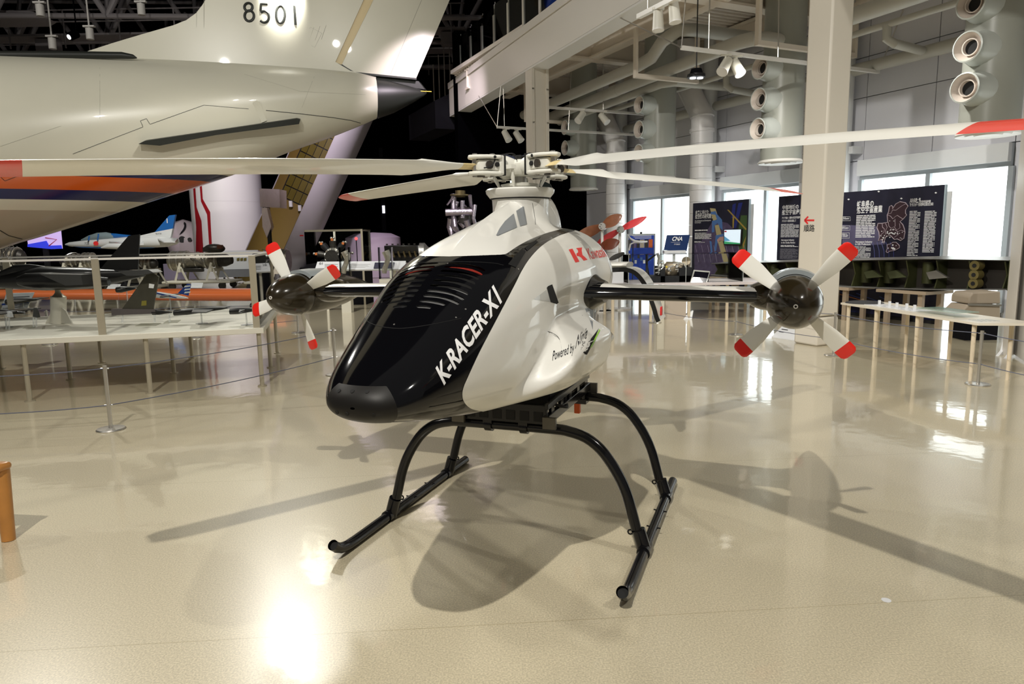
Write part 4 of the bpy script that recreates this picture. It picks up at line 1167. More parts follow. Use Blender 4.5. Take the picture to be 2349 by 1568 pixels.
# fin and rudder
offv = sid * -.32
fin = [A(205, 121), A(260, 103), A(330, 82), A(400, 62), A(430, 50), A(452, 34), A(466, 16), A(478, -4), A(500, -45), A(560, -160), A(600, -240), A(930, -240), A(835, 0), A(769, 145), A(803, 165), A(862, 180), A(834, 200), A(500, 190), A(300, 150)]
obj('tail_fin', MB().prism([q + sid * .16 for q in fin], offv), M_ac, plane)
rud = [A(975, -240), A(856, 0), A(783, 149), A(812, 168), A(953, 182), A(1031, 0), A(1130, -240)]
obj('rudder', MB().prism([q + sid * .12 for q in rud], sid * -.24), M_ac, plane)
obj('rudder_hinge', MB().prism([q + sid * .13 for q in (A(930, -240), A(835, 0), A(769, 145), A(783, 151), A(857, 0), A(976, -240))], sid * -.26), mat('hinge_tan', (.62, .50, .28), .4), plane)
obj('rudder_gap', MB().prism([q + sid * .125 for q in (A(768, 145), A(805, 170), A(860, 176), A(954, 185), A(954, 181), A(862, 172), A(812, 167), A(783, 150))], sid * -.2), M_acblk, plane)
def finp(px, py): return A(px, py + (4 if py < 62 and 550 < px < 690 else 0)) + sid * .165
def polyline(pxs, f, r, name, m, par):
    obj(name, MB().tube([f(*q) for q in pxs], r, 5), m, par)
M_line = mat('panel_line', (.25, .24, .2), .6)
polyline([(470, 0), (470, 105), (476, 118)], finp, .005, 'fin_seam', M_line, plane)
polyline([(453, 30), (453, 128)], finp, .003, 'fin_seam', M_line, plane)
polyline([(410, 136), (410, 122), (468, 103)], finp, .005, 'fin_seam', M_line, plane)
polyline([(967, 0), (895, 172)], lambda a, b: A(a, b) + sid * .125, .004, 'fin_seam', M_line, plane)
for k in range(4): polyline([(695 + 14 * k, 100 - k * 2), (706 + 14 * k, 68 - k * 2)], finp, .004, 'access_panel', M_line, plane)
polyline([(696, 100), (722, 112), (738, 80), (712, 66), (696, 100)], finp, .004, 'access_panel', M_line, plane)
ring = [(705 + 10 * math.cos(k * PI / 8), 126 + 12 * math.sin(k * PI / 8)) for k in range(17)]
polyline(ring, finp, .004, 'access_panel', M_line, plane)
# number 8501 in stroke lettering
fr = (finp(660, 30) - finp(580, 30)).normalized()
def stroke(pts, nm='serial_digit'):
    obj(nm, MB().tube([finp(*q) + sid * .002 for q in pts], .037, 8), M_acblk, plane)
def oval(cx, cy, rx, ry, a0=0, a1=360, n=20): return [(cx + rx * math.cos(math.radians(a0 + (a1 - a0) * k / n)), cy + ry * math.sin(math.radians(a0 + (a1 - a0) * k / n))) for k in range(n + 1)]
obj('serial_digit', MB().tube([finp(*q) for q in oval(571, 17, 9, 9)], .037, 8).tube([finp(*q) for q in oval(573, 37, 10.5, 12)], .037, 8), M_acblk, plane)
obj('serial_digit', MB().tube([finp(*q) for q in [(615, 10), (600, 10), (599, 26)]], .037, 8).tube([finp(*q) for q in oval(607, 39, 11, 13, -135, 140)], .037, 8), M_acblk, plane)
obj('serial_digit', MB().tube([finp(*q) for q in oval(644, 33, 10, 20)], .037, 8), M_acblk, plane)
obj('serial_digit', MB().tube([finp(675, 14), finp(678, 57)], .037, 8), M_acblk, plane)
obj('roundel', MB().prism([finp(773 + 62 * math.cos(k * PI / 24), -58 + 62 * math.sin(k * PI / 24)) for k in range(48)], sid * .004), mat('roundel_blue', (.02, .08, .5), .3), plane)
# dark strip on the spine, strake, gear door outline
obj('spine_strip', MB().tube([A(-330, 122, -.5), A(0, 126, -.64), A(150, 126, -.7), A(280, 127, -.78), A(305, 130, -.78), A(314, 133, -.78)], [.1, .1, .097, .085, .057, .014], 12), M_acblk, plane)
def on_pl(px, py, off=.0):
    h_ = phit(px, py); return h_[0] + h_[1] * off
obj('strake', MB().prism([on_pl(323, 328, -.05), on_pl(337, 321, -.05), on_pl(682, 271, -.05), on_pl(690, 273, -.05), on_pl(687, 284, -.05), on_pl(500, 308, -.05), on_pl(372, 332, -.05)], sid * .3 + Vector((0, 0, -.07))), M_acblk, plane)
obj('strake_foot', MB().prism([on_pl(335, 320, 0), on_pl(684, 269, 0), on_pl(684, 272, 0), on_pl(335, 324, 0)], sid * .012), M_ac, plane)
def pline(pxs, r, nm, m=M_acblk):
    pts = []
    for i in range(len(pxs) - 1):
        for k in range(8):
            t_ = k / 8; h_ = phit(pxs[i][0] * (1 - t_) + pxs[i + 1][0] * t_, pxs[i][1] * (1 - t_) + pxs[i + 1][1] * t_)
            if h_: pts.append(h_[0] + h_[1] * .002)
    obj(nm, MB().tube(pts, r, 5), m, plane)
pline([(167, 353), (328, 291), (322, 277), (336, 272), (344, 285), (468, 241), (585, 251)], .006, 'door_seam')
pline([(610, 253), (690, 261), (760, 269), (805, 276), (830, 283)], .009, 'door_seam')
pline([(229, 155), (229, 290)], .002, 'skin_seam', M_line)
pline([(0, 336), (160, 282)], .002, 'skin_seam', M_line)
pline([(560, 170), (690, 210), (860, 218)], .002, 'skin_seam', M_line)
pline([(725, 165), (688, 258)], .002, 'skin_seam', M_line)
pline([(0, 404), (11, 415), (55, 398)], .006, 'door_seam')
pline([(0, 528), (20, 540), (55, 549)], .012, 'door_seam')
hp_ = [on_pl(580, 236, .0), on_pl(588, 231, 0), on_pl(596, 234, 0), on_pl(612, 277, 0), on_pl(600, 282, 0)]
obj('hinge_arm', MB().prism(hp_, sid * .03), M_ac, plane)
obj('support_post', MB().cyl((-14.5, 18.4, 0), (-14.5, 18.4, 1.6), .12, n=16).cyl((-14.5, 18.4, 0), (-14.5, 18.4, .06), .4, n=24), M_acblk, plane)

# ================================================================== GLASS DISPLAY TABLE WITH WIND TUNNEL MODELS
M_ttop = mat('table_cream', (0.74, 0.71, 0.61), 0.4)
M_leg = mat('leg_champagne', (0.52, 0.47, 0.36), 0.35, 0.5)
TA0 = G(602, 885); td = Vector((-.968, -.2516, 0)).normalized(); tn = Vector((-td.y, td.x, 0)); tn = tn if tn.y > 0 else -tn
tab = thing('display_table', 'long cream display table with steel legs and a glass enclosure at left', 'display table', TA0, 0)
TZ = .665
def T(a, n, z): return TA0 + td * a + tn * n + Vector((0, 0, z))
def tbox(a0, a1, n0, n1, z0, z1): return MB().prism([T(a0, n0, z0), T(a1, n0, z0), T(a1, n1, z0), T(a0, n1, z0)], (0, 0, z1 - z0))
obj('table_top', tbox(-.06, 5.4, -.06, 2.5, TZ - .06, TZ), M_ttop, tab, bevel=.004)
for a in (0, 1.15, 2.3, 3.5, 4.7):
    for n in (0, 1.2, 2.4):
        obj('leg', MB().cyl(T(a, n, 0), T(a, n, TZ - .06), .025, n=12).cyl(T(a, n, 0), T(a, n, .012), .05, n=14), M_leg, tab)
GZ = 1.46
for (a0, a1, n0, n1) in ((-.0, 1.56, 0, .008), (1.58, 5.4, 0, .008), (0, .008, 0, 2.44), (0, 2.02, 2.436, 2.444), (2.03, 5.4, 2.436, 2.444)):
    obj('glass_pane', tbox(a0, a1, n0, n1, TZ, GZ - .02), M_case, tab)
for (a, n) in ((0, 0), (1.54, 0), (0, 2.44), (3.3, 2.44), (3.1, 0)):
    obj('corner_post', tbox(a - .02, a + .05, n - .012, n + .012, TZ, GZ), M_leg, tab)
for (p, q) in ((T(-.02, 0, GZ), T(5.4, 0, GZ)), (T(-.02, 2.44, GZ), T(5.4, 2.44, GZ)), (T(-.01, 0, GZ), T(-.01, 2.44, GZ))):
    obj('top_rail', MB().bar(p, q, .022, .022), M_whitemetal, tab)

M_mblk = mat('model_black', (0.010, 0.0095, 0.009), 0.3, coat=0.15, noise=0.3, nscale=6)
M_mgrey = mat('model_grey', (0.055, 0.055, 0.055), 0.4)
M_mwht = mat('model_white', (0.75, 0.76, 0.78), 0.3)
M_mblue = mat('model_blue', (0.02, 0.06, 0.32), 0.3)
M_acr = mat('acrylic', (.85, .88, .88), .1, alpha=.35)
def loft_px(stn, D, name, m, par, w=1.0, n=16, power=1.0):
    rows = []
    for (px, t_, b_) in stn:
        c_ = (P(px, t_, D) + P(px, b_, D)) / 2; r_ = max((P(px, t_, D).z - P(px, b_, D).z) / 2, .004)
        rows.append([c_ + Vector((0, r_ * w * math.cos(a), r_ * math.sin(a))) for a in np.linspace(0, 2 * PI, n, endpoint=False)])
    return obj(name, MB().rings(rows), m, par, sharp=50)
def slab_px(pxs, D, th, name, m, par, tilt=(0, 0, 0), **k):
    return obj(name, MB().prism([P(a, b, D - th / 2) for a, b in pxs], Vector((0, th, 0)) + Vector(tilt)), m, par, **k)
# big black jet on pedestal
base = G(137, 741, TZ); D = base.y
jm = thing('jet_model', 'large glossy black jet wind tunnel model on a cream finned pedestal', 'aircraft model', base, 0)
loft_px([(-60, 640, 664), (0, 632, 660), (60, 618, 664), (100, 610, 666), (150, 612, 665), (200, 613, 662), (240, 616, 655), (280, 618, 646), (330, 620, 634)], D, 'fuselage', M_mblk, jm, .9)
loft_px([(-40, 626, 640), (0, 622, 640), (35, 607, 632), (70, 605, 628), (110, 611, 626), (150, 615, 625)], D, 'canopy', M_mblk, jm, .6)
loft_px([(42, 634, 654), (60, 626, 660), (120, 624, 663), (200, 630, 660), (250, 636, 655)], D - .22, 'intake_duct', M_mblk, jm, .8)
slab_px([(228, 620), (232, 614), (295, 540), (320, 537), (316, 618)], D + .05, .02, 'vertical_tail', M_mblk, jm)
slab_px([(90, 628), (186, 630), (190, 653), (150, 655)], D - .45, .03, 'wing', M_mgrey, jm, tilt=(0, .2, 0))
slab_px([(270, 622), (340, 618), (352, 625), (320, 632), (290, 632)], D - .3, .02, 'tailplane', M_mgrey, jm, tilt=(0, .2, 0))
obj('pedestal_post', MB().cyl(P(134, 680, D), P(134, 741, D), .085, n=20), M_ttop, jm)
obj('pedestal_neck', MB().lathe([(.085, 0), (.05, .03), (.03, .06), (.03, .10)], P(134, 681, D), n=16), M_leg, jm)
for s in (-1, 1): obj('pedestal_fin', MB().prism([P(134, 712, D), P(134, 741, D), P(134 + s * 30, 741, D), P(134 + s * 12, 705, D)], (0, .02, 0)), M_ttop, jm)
obj('pedestal_fin', MB().prism([P(140, 705, D - .05), P(140, 741, D - .05), P(165, 742, D - .3), P(150, 712, D - .2)], (.015, 0, 0)), M_ttop, jm)
# fin model in front
base = G(320, 741, TZ); D = base.y
fm = thing('tail_fin_model', 'dark olive aircraft fin model with yellow marks on clear rods', 'aircraft model', base, 0)
slab_px([(280, 708), (335, 630), (348, 626), (364, 634), (351, 709)], D, .02, 'fin', mat('fin_olive', (.055, .05, .035), .4, noise=.3, nscale=12), fm)
slab_px([(255, 708), (355, 709), (357, 719), (256, 723)], D, .06, 'beam', mat('beam_mixed', (.16, .14, .14), .3, .5), fm)
loft_px([(350, 710, 722), (365, 710, 722), (380, 713, 719), (395, 715, 717)], D, 'tail_body', M_mblk, fm)
slab_px([(342, 650), (354, 652), (352, 661), (341, 660)], D - .02, .004, 'paper_tag', M_white_ink, fm)
slab_px([(325, 690), (336, 689), (336, 700), (324, 701)], D - .0125, .002, 'yellow_mark', mat('mark_yellow', (.22, .19, .03), .5), fm)
for px in (281, 355, 389): obj('acrylic_rod', MB().cyl(P(px, 718, D), P(px, 739, D), .012, n=8), M_acr, fm)
# black small jet models
def small_jet(px0, px1, y, slope, D, lab, wing=(.35, .75), m=M_mblk, stand=True, sc=1.0):
    yb = y + 20
    c_ = P((px0 + px1) / 2, y, D)
    t = thing('jet_model', lab, 'aircraft model', Vector((c_.x, c_.y, TZ)), 0, 'wind tunnel models on the display table')
    L = px1 - px0
    loft_px([(px0, y - 4 - slope * .0, y + 9), (px0 + .25 * L, y - 6 + slope * .25, y + 9 + slope * .25), (px0 + .6 * L, y - 5 + slope * .6, y + 5 + slope * .6), (px0 + .9 * L, y - 3 + slope * .9, y + 2 + slope * .9), (px1, y - 1 + slope, y + slope)], D, 'fuselage', m, t, 1.0)
    a, b = px0 + wing[0] * L, px0 + wing[1] * L; yw = y + slope * .5
    w = .012
    p = [P(a, yw, D), P(b, yw, D)]
    for s in (-1, 1):
        q = [p[0] + Vector((0, 0, 0)), p[1], p[1] + Vector((.05, s * .34, 0)), p[0] + Vector((.14, s * .34, 0))]
        obj('wing', MB().prism(q, (0, 0, w)), M_mgrey, t)
    obj('sting', MB().cyl(Vector((c_.x, c_.y, TZ)), c_, .01, n=8), M_acr, t)
    obj('foot', MB().cyl(Vector((c_.x, c_.y, TZ)), Vector((c_.x, c_.y, TZ + .006)), .07, n=16), M_acr, t)
    return t
small_jet(400, 522, 715, -8, G(455, 742, TZ).y, 'flat black jet model with grey wings beside the olive fin')
small_jet(528, 600, 712, -2, G(560, 745, TZ).y, 'short black model at the right end of the glass table', (.3, .5))
small_jet(-40, 60, 712, 6, G(30, 750, TZ).y, 'black jet model at the left end of the glass table', (.3, .8))
small_jet(15, 90, 690, -3, G(50, 722, TZ).y, 'thin grey jet model behind the one at the left end', (.2, .7), M_mgrey)
small_jet(268, 312, 662, 0, G(290, 716, TZ).y, 'dark block shaped model behind the olive fin', (.3, .5))
t = small_jet(345, 432, 672, 12, G(385, 712, TZ).y, 'white airliner model with a blue tail before the orange wing', (.3, .55), M_mwht)
D = G(385, 712, TZ).y
slab_px([(408, 672), (430, 650), (438, 652), (432, 678)], D, .012, 'tail', M_mblue, t)
for k in range(3): slab_px([(424, 655 + 7 * k), (437, 654 + 7 * k), (436, 657 + 7 * k), (422, 659 + 7 * k)], D - .01, .004, 'tail_stripe', M_mwht, t)
slab_px([(350, 668), (405, 682), (404, 684), (350, 671)], D - .06, .01, 'blue_cheatline', M_mblue, t)
# signs and plates on the table
base = G(45, 722, TZ); D = base.y
t = thing('info_sign', 'white slanted information sign with blue bars standing on the glass table', 'sign', base, 0)
obj('board', MB().prism([P(2, 712, D), P(62, 707, D), P(78, 671, D + .15), P(14, 673, D + .15)], (0, .015, .004)), M_mwht, t)
obj('blue_bar', MB().prism([P(4, 700, D + .03), P(65, 694, D + .04), P(67, 690, D + .05), P(5, 696, D + .045)], (0, -.004, 0)), M_mblue, t)
for k in range(2): obj('text_line', MB().prism([P(20, 681 + 5 * k, D + .1 - .03 * k), P(68, 679 + 5 * k, D + .1 - .03 * k), P(68, 680.5 + 5 * k, D + .1 - .03 * k), P(20, 682.5 + 5 * k, D + .1 - .03 * k)], (0, -.004, 0)), M_ink, t)
for i, (px, py, w) in enumerate(((52, 753, 34), (8, 756, 14), (96, 755, 8), (310, 748, 60), (375, 741, 40))):
    q = G(px, py, TZ)
    tag(obj('caption_plate', MB().prism([q, G(px + w * .8, py - 1, TZ), G(px + w, py - 7, TZ), G(px + w * .22, py - 6, TZ)], (0, 0, .004)), mat('plate_grey', (.36, .35, .27), .4)),
        ('wide grey caption plate near the pedestal foot', 'grey caption plate cut by the left edge of the picture', 'tiny grey caption plate next to the wide one', 'long caption plate before the olive fin', 'caption plate before the flat black jet')[i], 'plate', 'caption plates')
for i, px in enumerate((18, 80)):
    q = G(px, 755 - i * 5, TZ); D = q.y
    t = thing('acrylic_stand', ('clear stand with a pale angled probe at the far left of the table', 'clear stand with a grey angled plate left of the pedestal')[i], 'stand', q, 0, 'acrylic stands')
    for s in (-3, 3): obj('rod', MB().cyl(P(px + s, 755 - i * 5, D), P(px + s, 728, D), .01, n=8), M_acr, t)
    obj('probe', MB().prism([P(px - 5, 726, D), P(px + 6, 728, D), P(px + 3, 716, D), P(px - 3, 706 + 8 * (1 - i), D)], (.0, .05, 0)), (M_mwht, M_mgrey)[i], t)
# ================================================================== FAR EXHIBITS, LEFT HALF
# orange wing on trolleys
D = 17.0
ow = thing('orange_wing', 'long orange aircraft wing lying low behind the glass table', 'wing', G(400, 705), 0)
M_owing = mat('wing_orange', (0.58, 0.13, 0.035), 0.3, coat=0.3)
loft_px([(-60, 664, 686), (80, 663, 686), (300, 662, 688), (520, 661, 690), (600, 661, 690), (660, 664, 690)], D, 'skin', M_owing, ow, 2.2, 20)
for px in (330, 590, 40):
    g_ = G(px, 712); zc = P(px, 676, D).z
    obj('trolley_leg', MB().box(Vector((P(px, 690, D).x, D, zc / 2)), (.08, .5, zc)), M_ink, ow)
    obj('trolley_wheel', MB().cyl(Vector((P(px, 690, D).x, D - .28, .09)), Vector((P(px, 690, D).x, D - .22, .09)), .09, n=16), M_ink, ow)
# blue and white trainer jet
D = 27.0
jt = thing('trainer_jet', 'blue and white aerobatic jet with number 1 on its blue fin', 'aircraft', Vector((P(280, 560, D).x, D, 0)), 0)
M_bw = mat('jet_white', (.78, .80, .80), .25, coat=.5); M_bb = mat('jet_blue', (.02, .14, .46), .25, coat=.5); M_can_g = mat('canopy_glass', (.25, .33, .36), .08, coat=1)
loft_px([(150, 559, 562), (160, 555, 565), (185, 552, 567), (220, 549, 568), (270, 545, 568), (310, 541, 569), (350, 540, 568), (385, 544, 566), (405, 546, 560), (410, 548, 556)], D, 'fuselage', M_bw, jt, 1.0, 20)
loft_px([(152, 561, 563), (185, 563, 568), (230, 563, 570), (300, 564, 571), (350, 563, 569), (400, 557, 560)], D - .02, 'blue_belly', M_bb, jt, 1.3, 16)
loft_px([(186, 549, 551), (205, 539, 551), (225, 533, 551), (245, 532, 550), (262, 536, 549)], D, 'canopy', M_can_g, jt, .8, 18)
for px, yt in ((205, 541), (226, 536)): obj('canopy_frame', MB().tube([P(px - 2, 551, D - .22), P(px, yt, D - .2)], .025, 6), M_bb, jt)
loft_px([(240, 534, 545), (265, 535, 546), (290, 538, 545), (320, 541, 545)], D, 'blue_spine', M_bb, jt, .9, 14)
slab_px([(355, 532), (388, 494), (402, 492), (396, 524)], D, .12, 'fin_upper', M_bb, jt)
slab_px([(300, 545), (355, 532), (396, 524), (391, 545)], D, .14, 'fin_lower', M_bw, jt)
text_on(jt, 'fin_number', '1', P(383, 511, D - .07), (1, 0, 0), (0, 0, 1), .17, M_bw, bold=.03, off=.01)
text_on(jt, 'nose_number', '728', P(195, 561, D - .27), (1, 0, 0), (0, 0, 1), .085, M_ink, off=.02, bold=.01)
text_on(jt, 'tail_serial', '46-5728', P(357, 537, D - .08), (1, 0, 0), (0, 0, 1), .05, M_ink, off=.01)
obj('roundel', MB().cyl(P(220, 558, D - .26), P(220, 558, D - .33), .085, n=20), M_logo_red, jt)
obj('wing_tank', MB().tube([P(232, 568, D - 1.0), P(250, 564, D - 1.0), P(290, 565, D - 1.0), P(318, 571, D - 1.0)], [.02, .11, .12, .03], 14), M_bw, jt)
obj('wing', MB().prism([P(250, 556, D - .2), P(330, 556, D - .2), P(330, 562, D - 1.4), P(290, 562, D - 1.4)], (0, 0, .05)), M_bw, jt)
obj('tailplane', MB().prism([P(360, 548, D - .1), P(408, 548, D - .1), P(402, 556, D - .9), P(375, 556, D - .9)], (0, 0, .04)), M_bw, jt)
obj('support', MB().cyl(P(280, 568, D), Vector((P(280, 568, D).x, D, 0)), .1, n=12).box(Vector((P(280, 568, D).x, D, .05)), (2.4, 1.2, .1)), M_ink, jt)
# screen
D = 29.0
sc = thing('projection_screen', 'glowing lilac screen with blue band and red lines left of the jet', 'screen', Vector((P(100, 560, D).x, D, 0)), 0)
slab_px([(63, 553), (63, 532), (138, 526), (142, 570), (118, 571), (65, 566)], D, .06, 'panel', mat('screen_lilac', (.5, .4, .7), .5, emit=(.62, .45, .85), estr=.9), sc)
slab_px([(63, 566), (63, 560), (106, 552), (112, 563), (140, 562), (142, 570), (118, 571)], D - .05, .03, 'blue_band', mat('screen_blue', (.05, .05, .6), .5, emit=(.03, .05, .7), estr=.9), sc)
obj('red_line', MB().tube([P(104, 545, D - .08), P(130, 549, D - .08), P(112, 564, D - .08)], .02, 6), M_red, sc)
obj('mast', MB().box(Vector((P(100, 560, D).x, D + .1, P(100, 570, D).z / 2 + .1)), (.2, .1, P(100, 570, D).z + .2)), M_ink, sc)
# capsule
D = 33.0
c_ = P(425, 550, D)
cpz = thing('space_capsule', 'pinkish white rounded capsule with dark portholes beside the rocket body', 'capsule', Vector((c_.x, D, 0)), 0)
M_cap = mat('capsule_white', (.62, .52, .58), .45)
obj('shell', MB().lathe([(.0, 1.05), (.35, 1.0), (.65, .72), (.85, .3), (.92, -.1), (.9, -.5), (.7, -.62), (0, -.66)], c_ + Vector((.1, 0, -.1)), (-.35, -.25, .9), 28), M_cap, cpz)
obj('hatch', MB().lathe([(.36, .0), (.40, .03), (.30, .05), (.28, -.1)], P(413, 526, D - .55), (-.4, -.7, .55), 22), M_ink, cpz)
obj('porthole', MB().cyl(P(418, 549, D - .88), P(418, 549, D - .8), .15, n=18), M_ink, cpz)
obj('porthole', MB().cyl(P(435, 549, D - .85), P(435, 549, D - .8), .09, n=14), M_ink, cpz)
obj('plinth', MB().box(Vector((c_.x, D, .35)), (1.6, 1.4, .7)), mat('plinth_lilac', (.35, .3, .42), .6), cpz)
# white rocket body with red stripes
D = 30.0
rk = thing('rocket_stage', 'tall white rocket cylinder with kinked dark red stripes', 'rocket', Vector((P(520, 550, D).x, D, 0)), 0)
M_rk = mat('rocket_white', (.74, .72, .74), .4, coat=.2); M_rkr = mat('rocket_red', (.30, .006, .012), .4)
R_ = 1.5; yc = D + R_; cx0 = P(519.5, 450, yc)
obj('tank', MB().cyl(Vector((cx0.x, yc, 0)), Vector((cx0.x, yc, 9)), R_, n=56), M_rk, rk)
def rk_hit(px, py):
    d = ray(px, py)[:2]; o_ = CO[:2] - np.array([cx0.x, yc]); a_ = d @ d; b_ = 2 * d @ o_; c__ = o_ @ o_ - (R_ + .01) ** 2
    disc = b_ * b_ - 4 * a_ * c__
    if disc < 0: disc = 0
    t_ = (-b_ - math.sqrt(disc)) / (2 * a_); return Vector(CO + ray(px, py) * t_)
def rk_strip(L_, Rr, nm):
    mb = MB()
    n = len(L_)
    for i in range(n - 1):
        for k in range(4):
            for j in range(3):
                def q(ii, kk, jj):
                    t_ = kk / 4; a_ = np.array(L_[ii]) * (1 - t_) + np.array(L_[ii + 1]) * t_; b_ = np.array(Rr[ii]) * (1 - t_) + np.array(Rr[ii + 1]) * t_
                    z_ = a_ + (b_ - a_) * jj / 3; return rk_hit(*z_)
                mb.add([q(i, k, j), q(i, k, j + 1), q(i, k + 1, j + 1), q(i, k + 1, j)], [(0, 1, 2, 3)])
    obj(nm, mb, M_rkr, rk)
rk_strip([(441, 380), (443, 432), (446, 475), (450, 520), (449, 582)], [(447, 380), (448, 430), (451, 475), (462, 506), (467, 582)], 'red_stripe')
rk_strip([(455, 380), (458, 425), (461, 462), (475, 492), (481, 582)], [(460, 380), (463, 425), (465, 456), (482, 486), (487, 582)], 'red_stripe')
obj('weld_ring', MB().cyl(Vector((cx0.x, yc, P(520, 460, D).z)), Vector((cx0.x, yc, P(520, 459, D).z)), R_ + .006, n=56), M_rk, rk)
# foil wrapped box
D = 26.0
fb_ = thing('foil_box', 'crumpled pink silver foil box high beside the rocket body', 'satellite', Vector((P(620, 455, D).x, D, 0)), 0)
M_foil = mat('foil', (.9, .8, .85), .3, .45, bump=1.0, bscale=7)
obj('foil_body', MB().prism([P(595, 432, D), P(641, 434, D), P(642, 476, D), P(597, 474, D)], (0, .8, 0)), M_foil, fb_)
obj('foil_skirt', MB().prism([P(600, 476, D + .1), P(612, 476, D + .1), P(622, 520, D + .3), P(612, 545, D + .3), P(602, 520, D + .1)], (0, .3, 0)), M_foil, fb_)
obj('support_mast', MB().cyl(Vector((P(607, 500, D).x, D + .4, 0)), Vector((P(607, 500, D).x, D + .4, P(607, 474, D).z)), .08, n=10), M_ink, fb_)
# payload fairing half: dark honeycomb inside, white outside
D = 28.0
pf_ = thing('fairing_half', 'leaning rocket fairing half, olive tiled inside and white outside', 'fairing', G(690, 645), 0)
M_hc = mat('fairing_olive', (.13, .10, .015), .5); M_hc2 = mat('fairing_tan', (.20, .135, .035), .5)
M_fo = mat('fairing_white', (.62, .60, .66), .4)
axb = P(598, 640, D); axt = P(750, 300, D)
ax_ = (axt - axb).normalized(); rt_ = Vector((1, 0, 0)); rt_ = (rt_ - ax_ * rt_.dot(ax_)).normalized(); bk_ = ax_.cross(rt_); bk_ = bk_ if bk_.y > 0 else -bk_
Lf = (axt - axb).length + 2.0; RF = 1.4
def fsurf(r0, r1, h0, h1, a0, a1, n=10):
    rows = []
    for (h_, r_) in ((h0, r0), (h1, r1)):
        rows.append([axb + ax_ * h_ + rt_ * (r_ * math.cos(a)) + bk_ * (r_ * math.sin(a)) for a in np.linspace(a0, a1, n)])
    return rows
rows = [fsurf(RF, RF, h_, h_, -1.05, 2.65, 36)[0] for h_ in np.linspace(-.6, Lf, 6)]
inner = [fsurf(RF - .05, RF - .05, h_, h_, -1.05, 2.65, 36)[0] for h_ in np.linspace(-.6, Lf, 6)]
obj('outer_skin', MB().rings(rows, False), M_fo, pf_)
obj('inner_liner', MB().rings(inner, False), M_hc2, pf_)
obj('tile_backing', MB().rings([fsurf(RF - .058, RF - .058, h_, h_, .93, 2.36, 14)[0] for h_ in (3.25, 7.9)], False), M_ink, pf_)
for i in range(9):
    for k in range(7):
        h0 = 3.3 + i * .5; a0 = .95 + k * .2
        r_ = RF - .066; 
        q = []
        for (h_, a) in ((h0, a0), (h0, a0 + .18), (h0 + .455, a0 + .18), (h0 + .455, a0)):
            q.append(axb + ax_ * h_ + rt_ * (r_ * math.cos(a)) + bk_ * (r_ * math.sin(a)))
        obj('liner_tile', MB().prism(q, -(rt_ * math.cos(a0 + .1) + bk_ * math.sin(a0 + .1)) * .02), M_hc, pf_)
for a in (1.35, 1.65, 1.95): obj('bracket', MB().box(axb + ax_ * 3.15 + rt_ * ((RF - .1) * math.cos(a)) + bk_ * ((RF - .1) * math.sin(a)), (.12, .12, .24)), M_mwht, pf_)
obj('red_tag', MB().box(P(692, 540, D - 1.2), (.14, .02, .05)), M_red, pf_)
obj('cradle', MB().box(G(690, 650) + Vector((0, 1.2, .3)), (2.2, 1.2, .6)), M_ink, pf_)
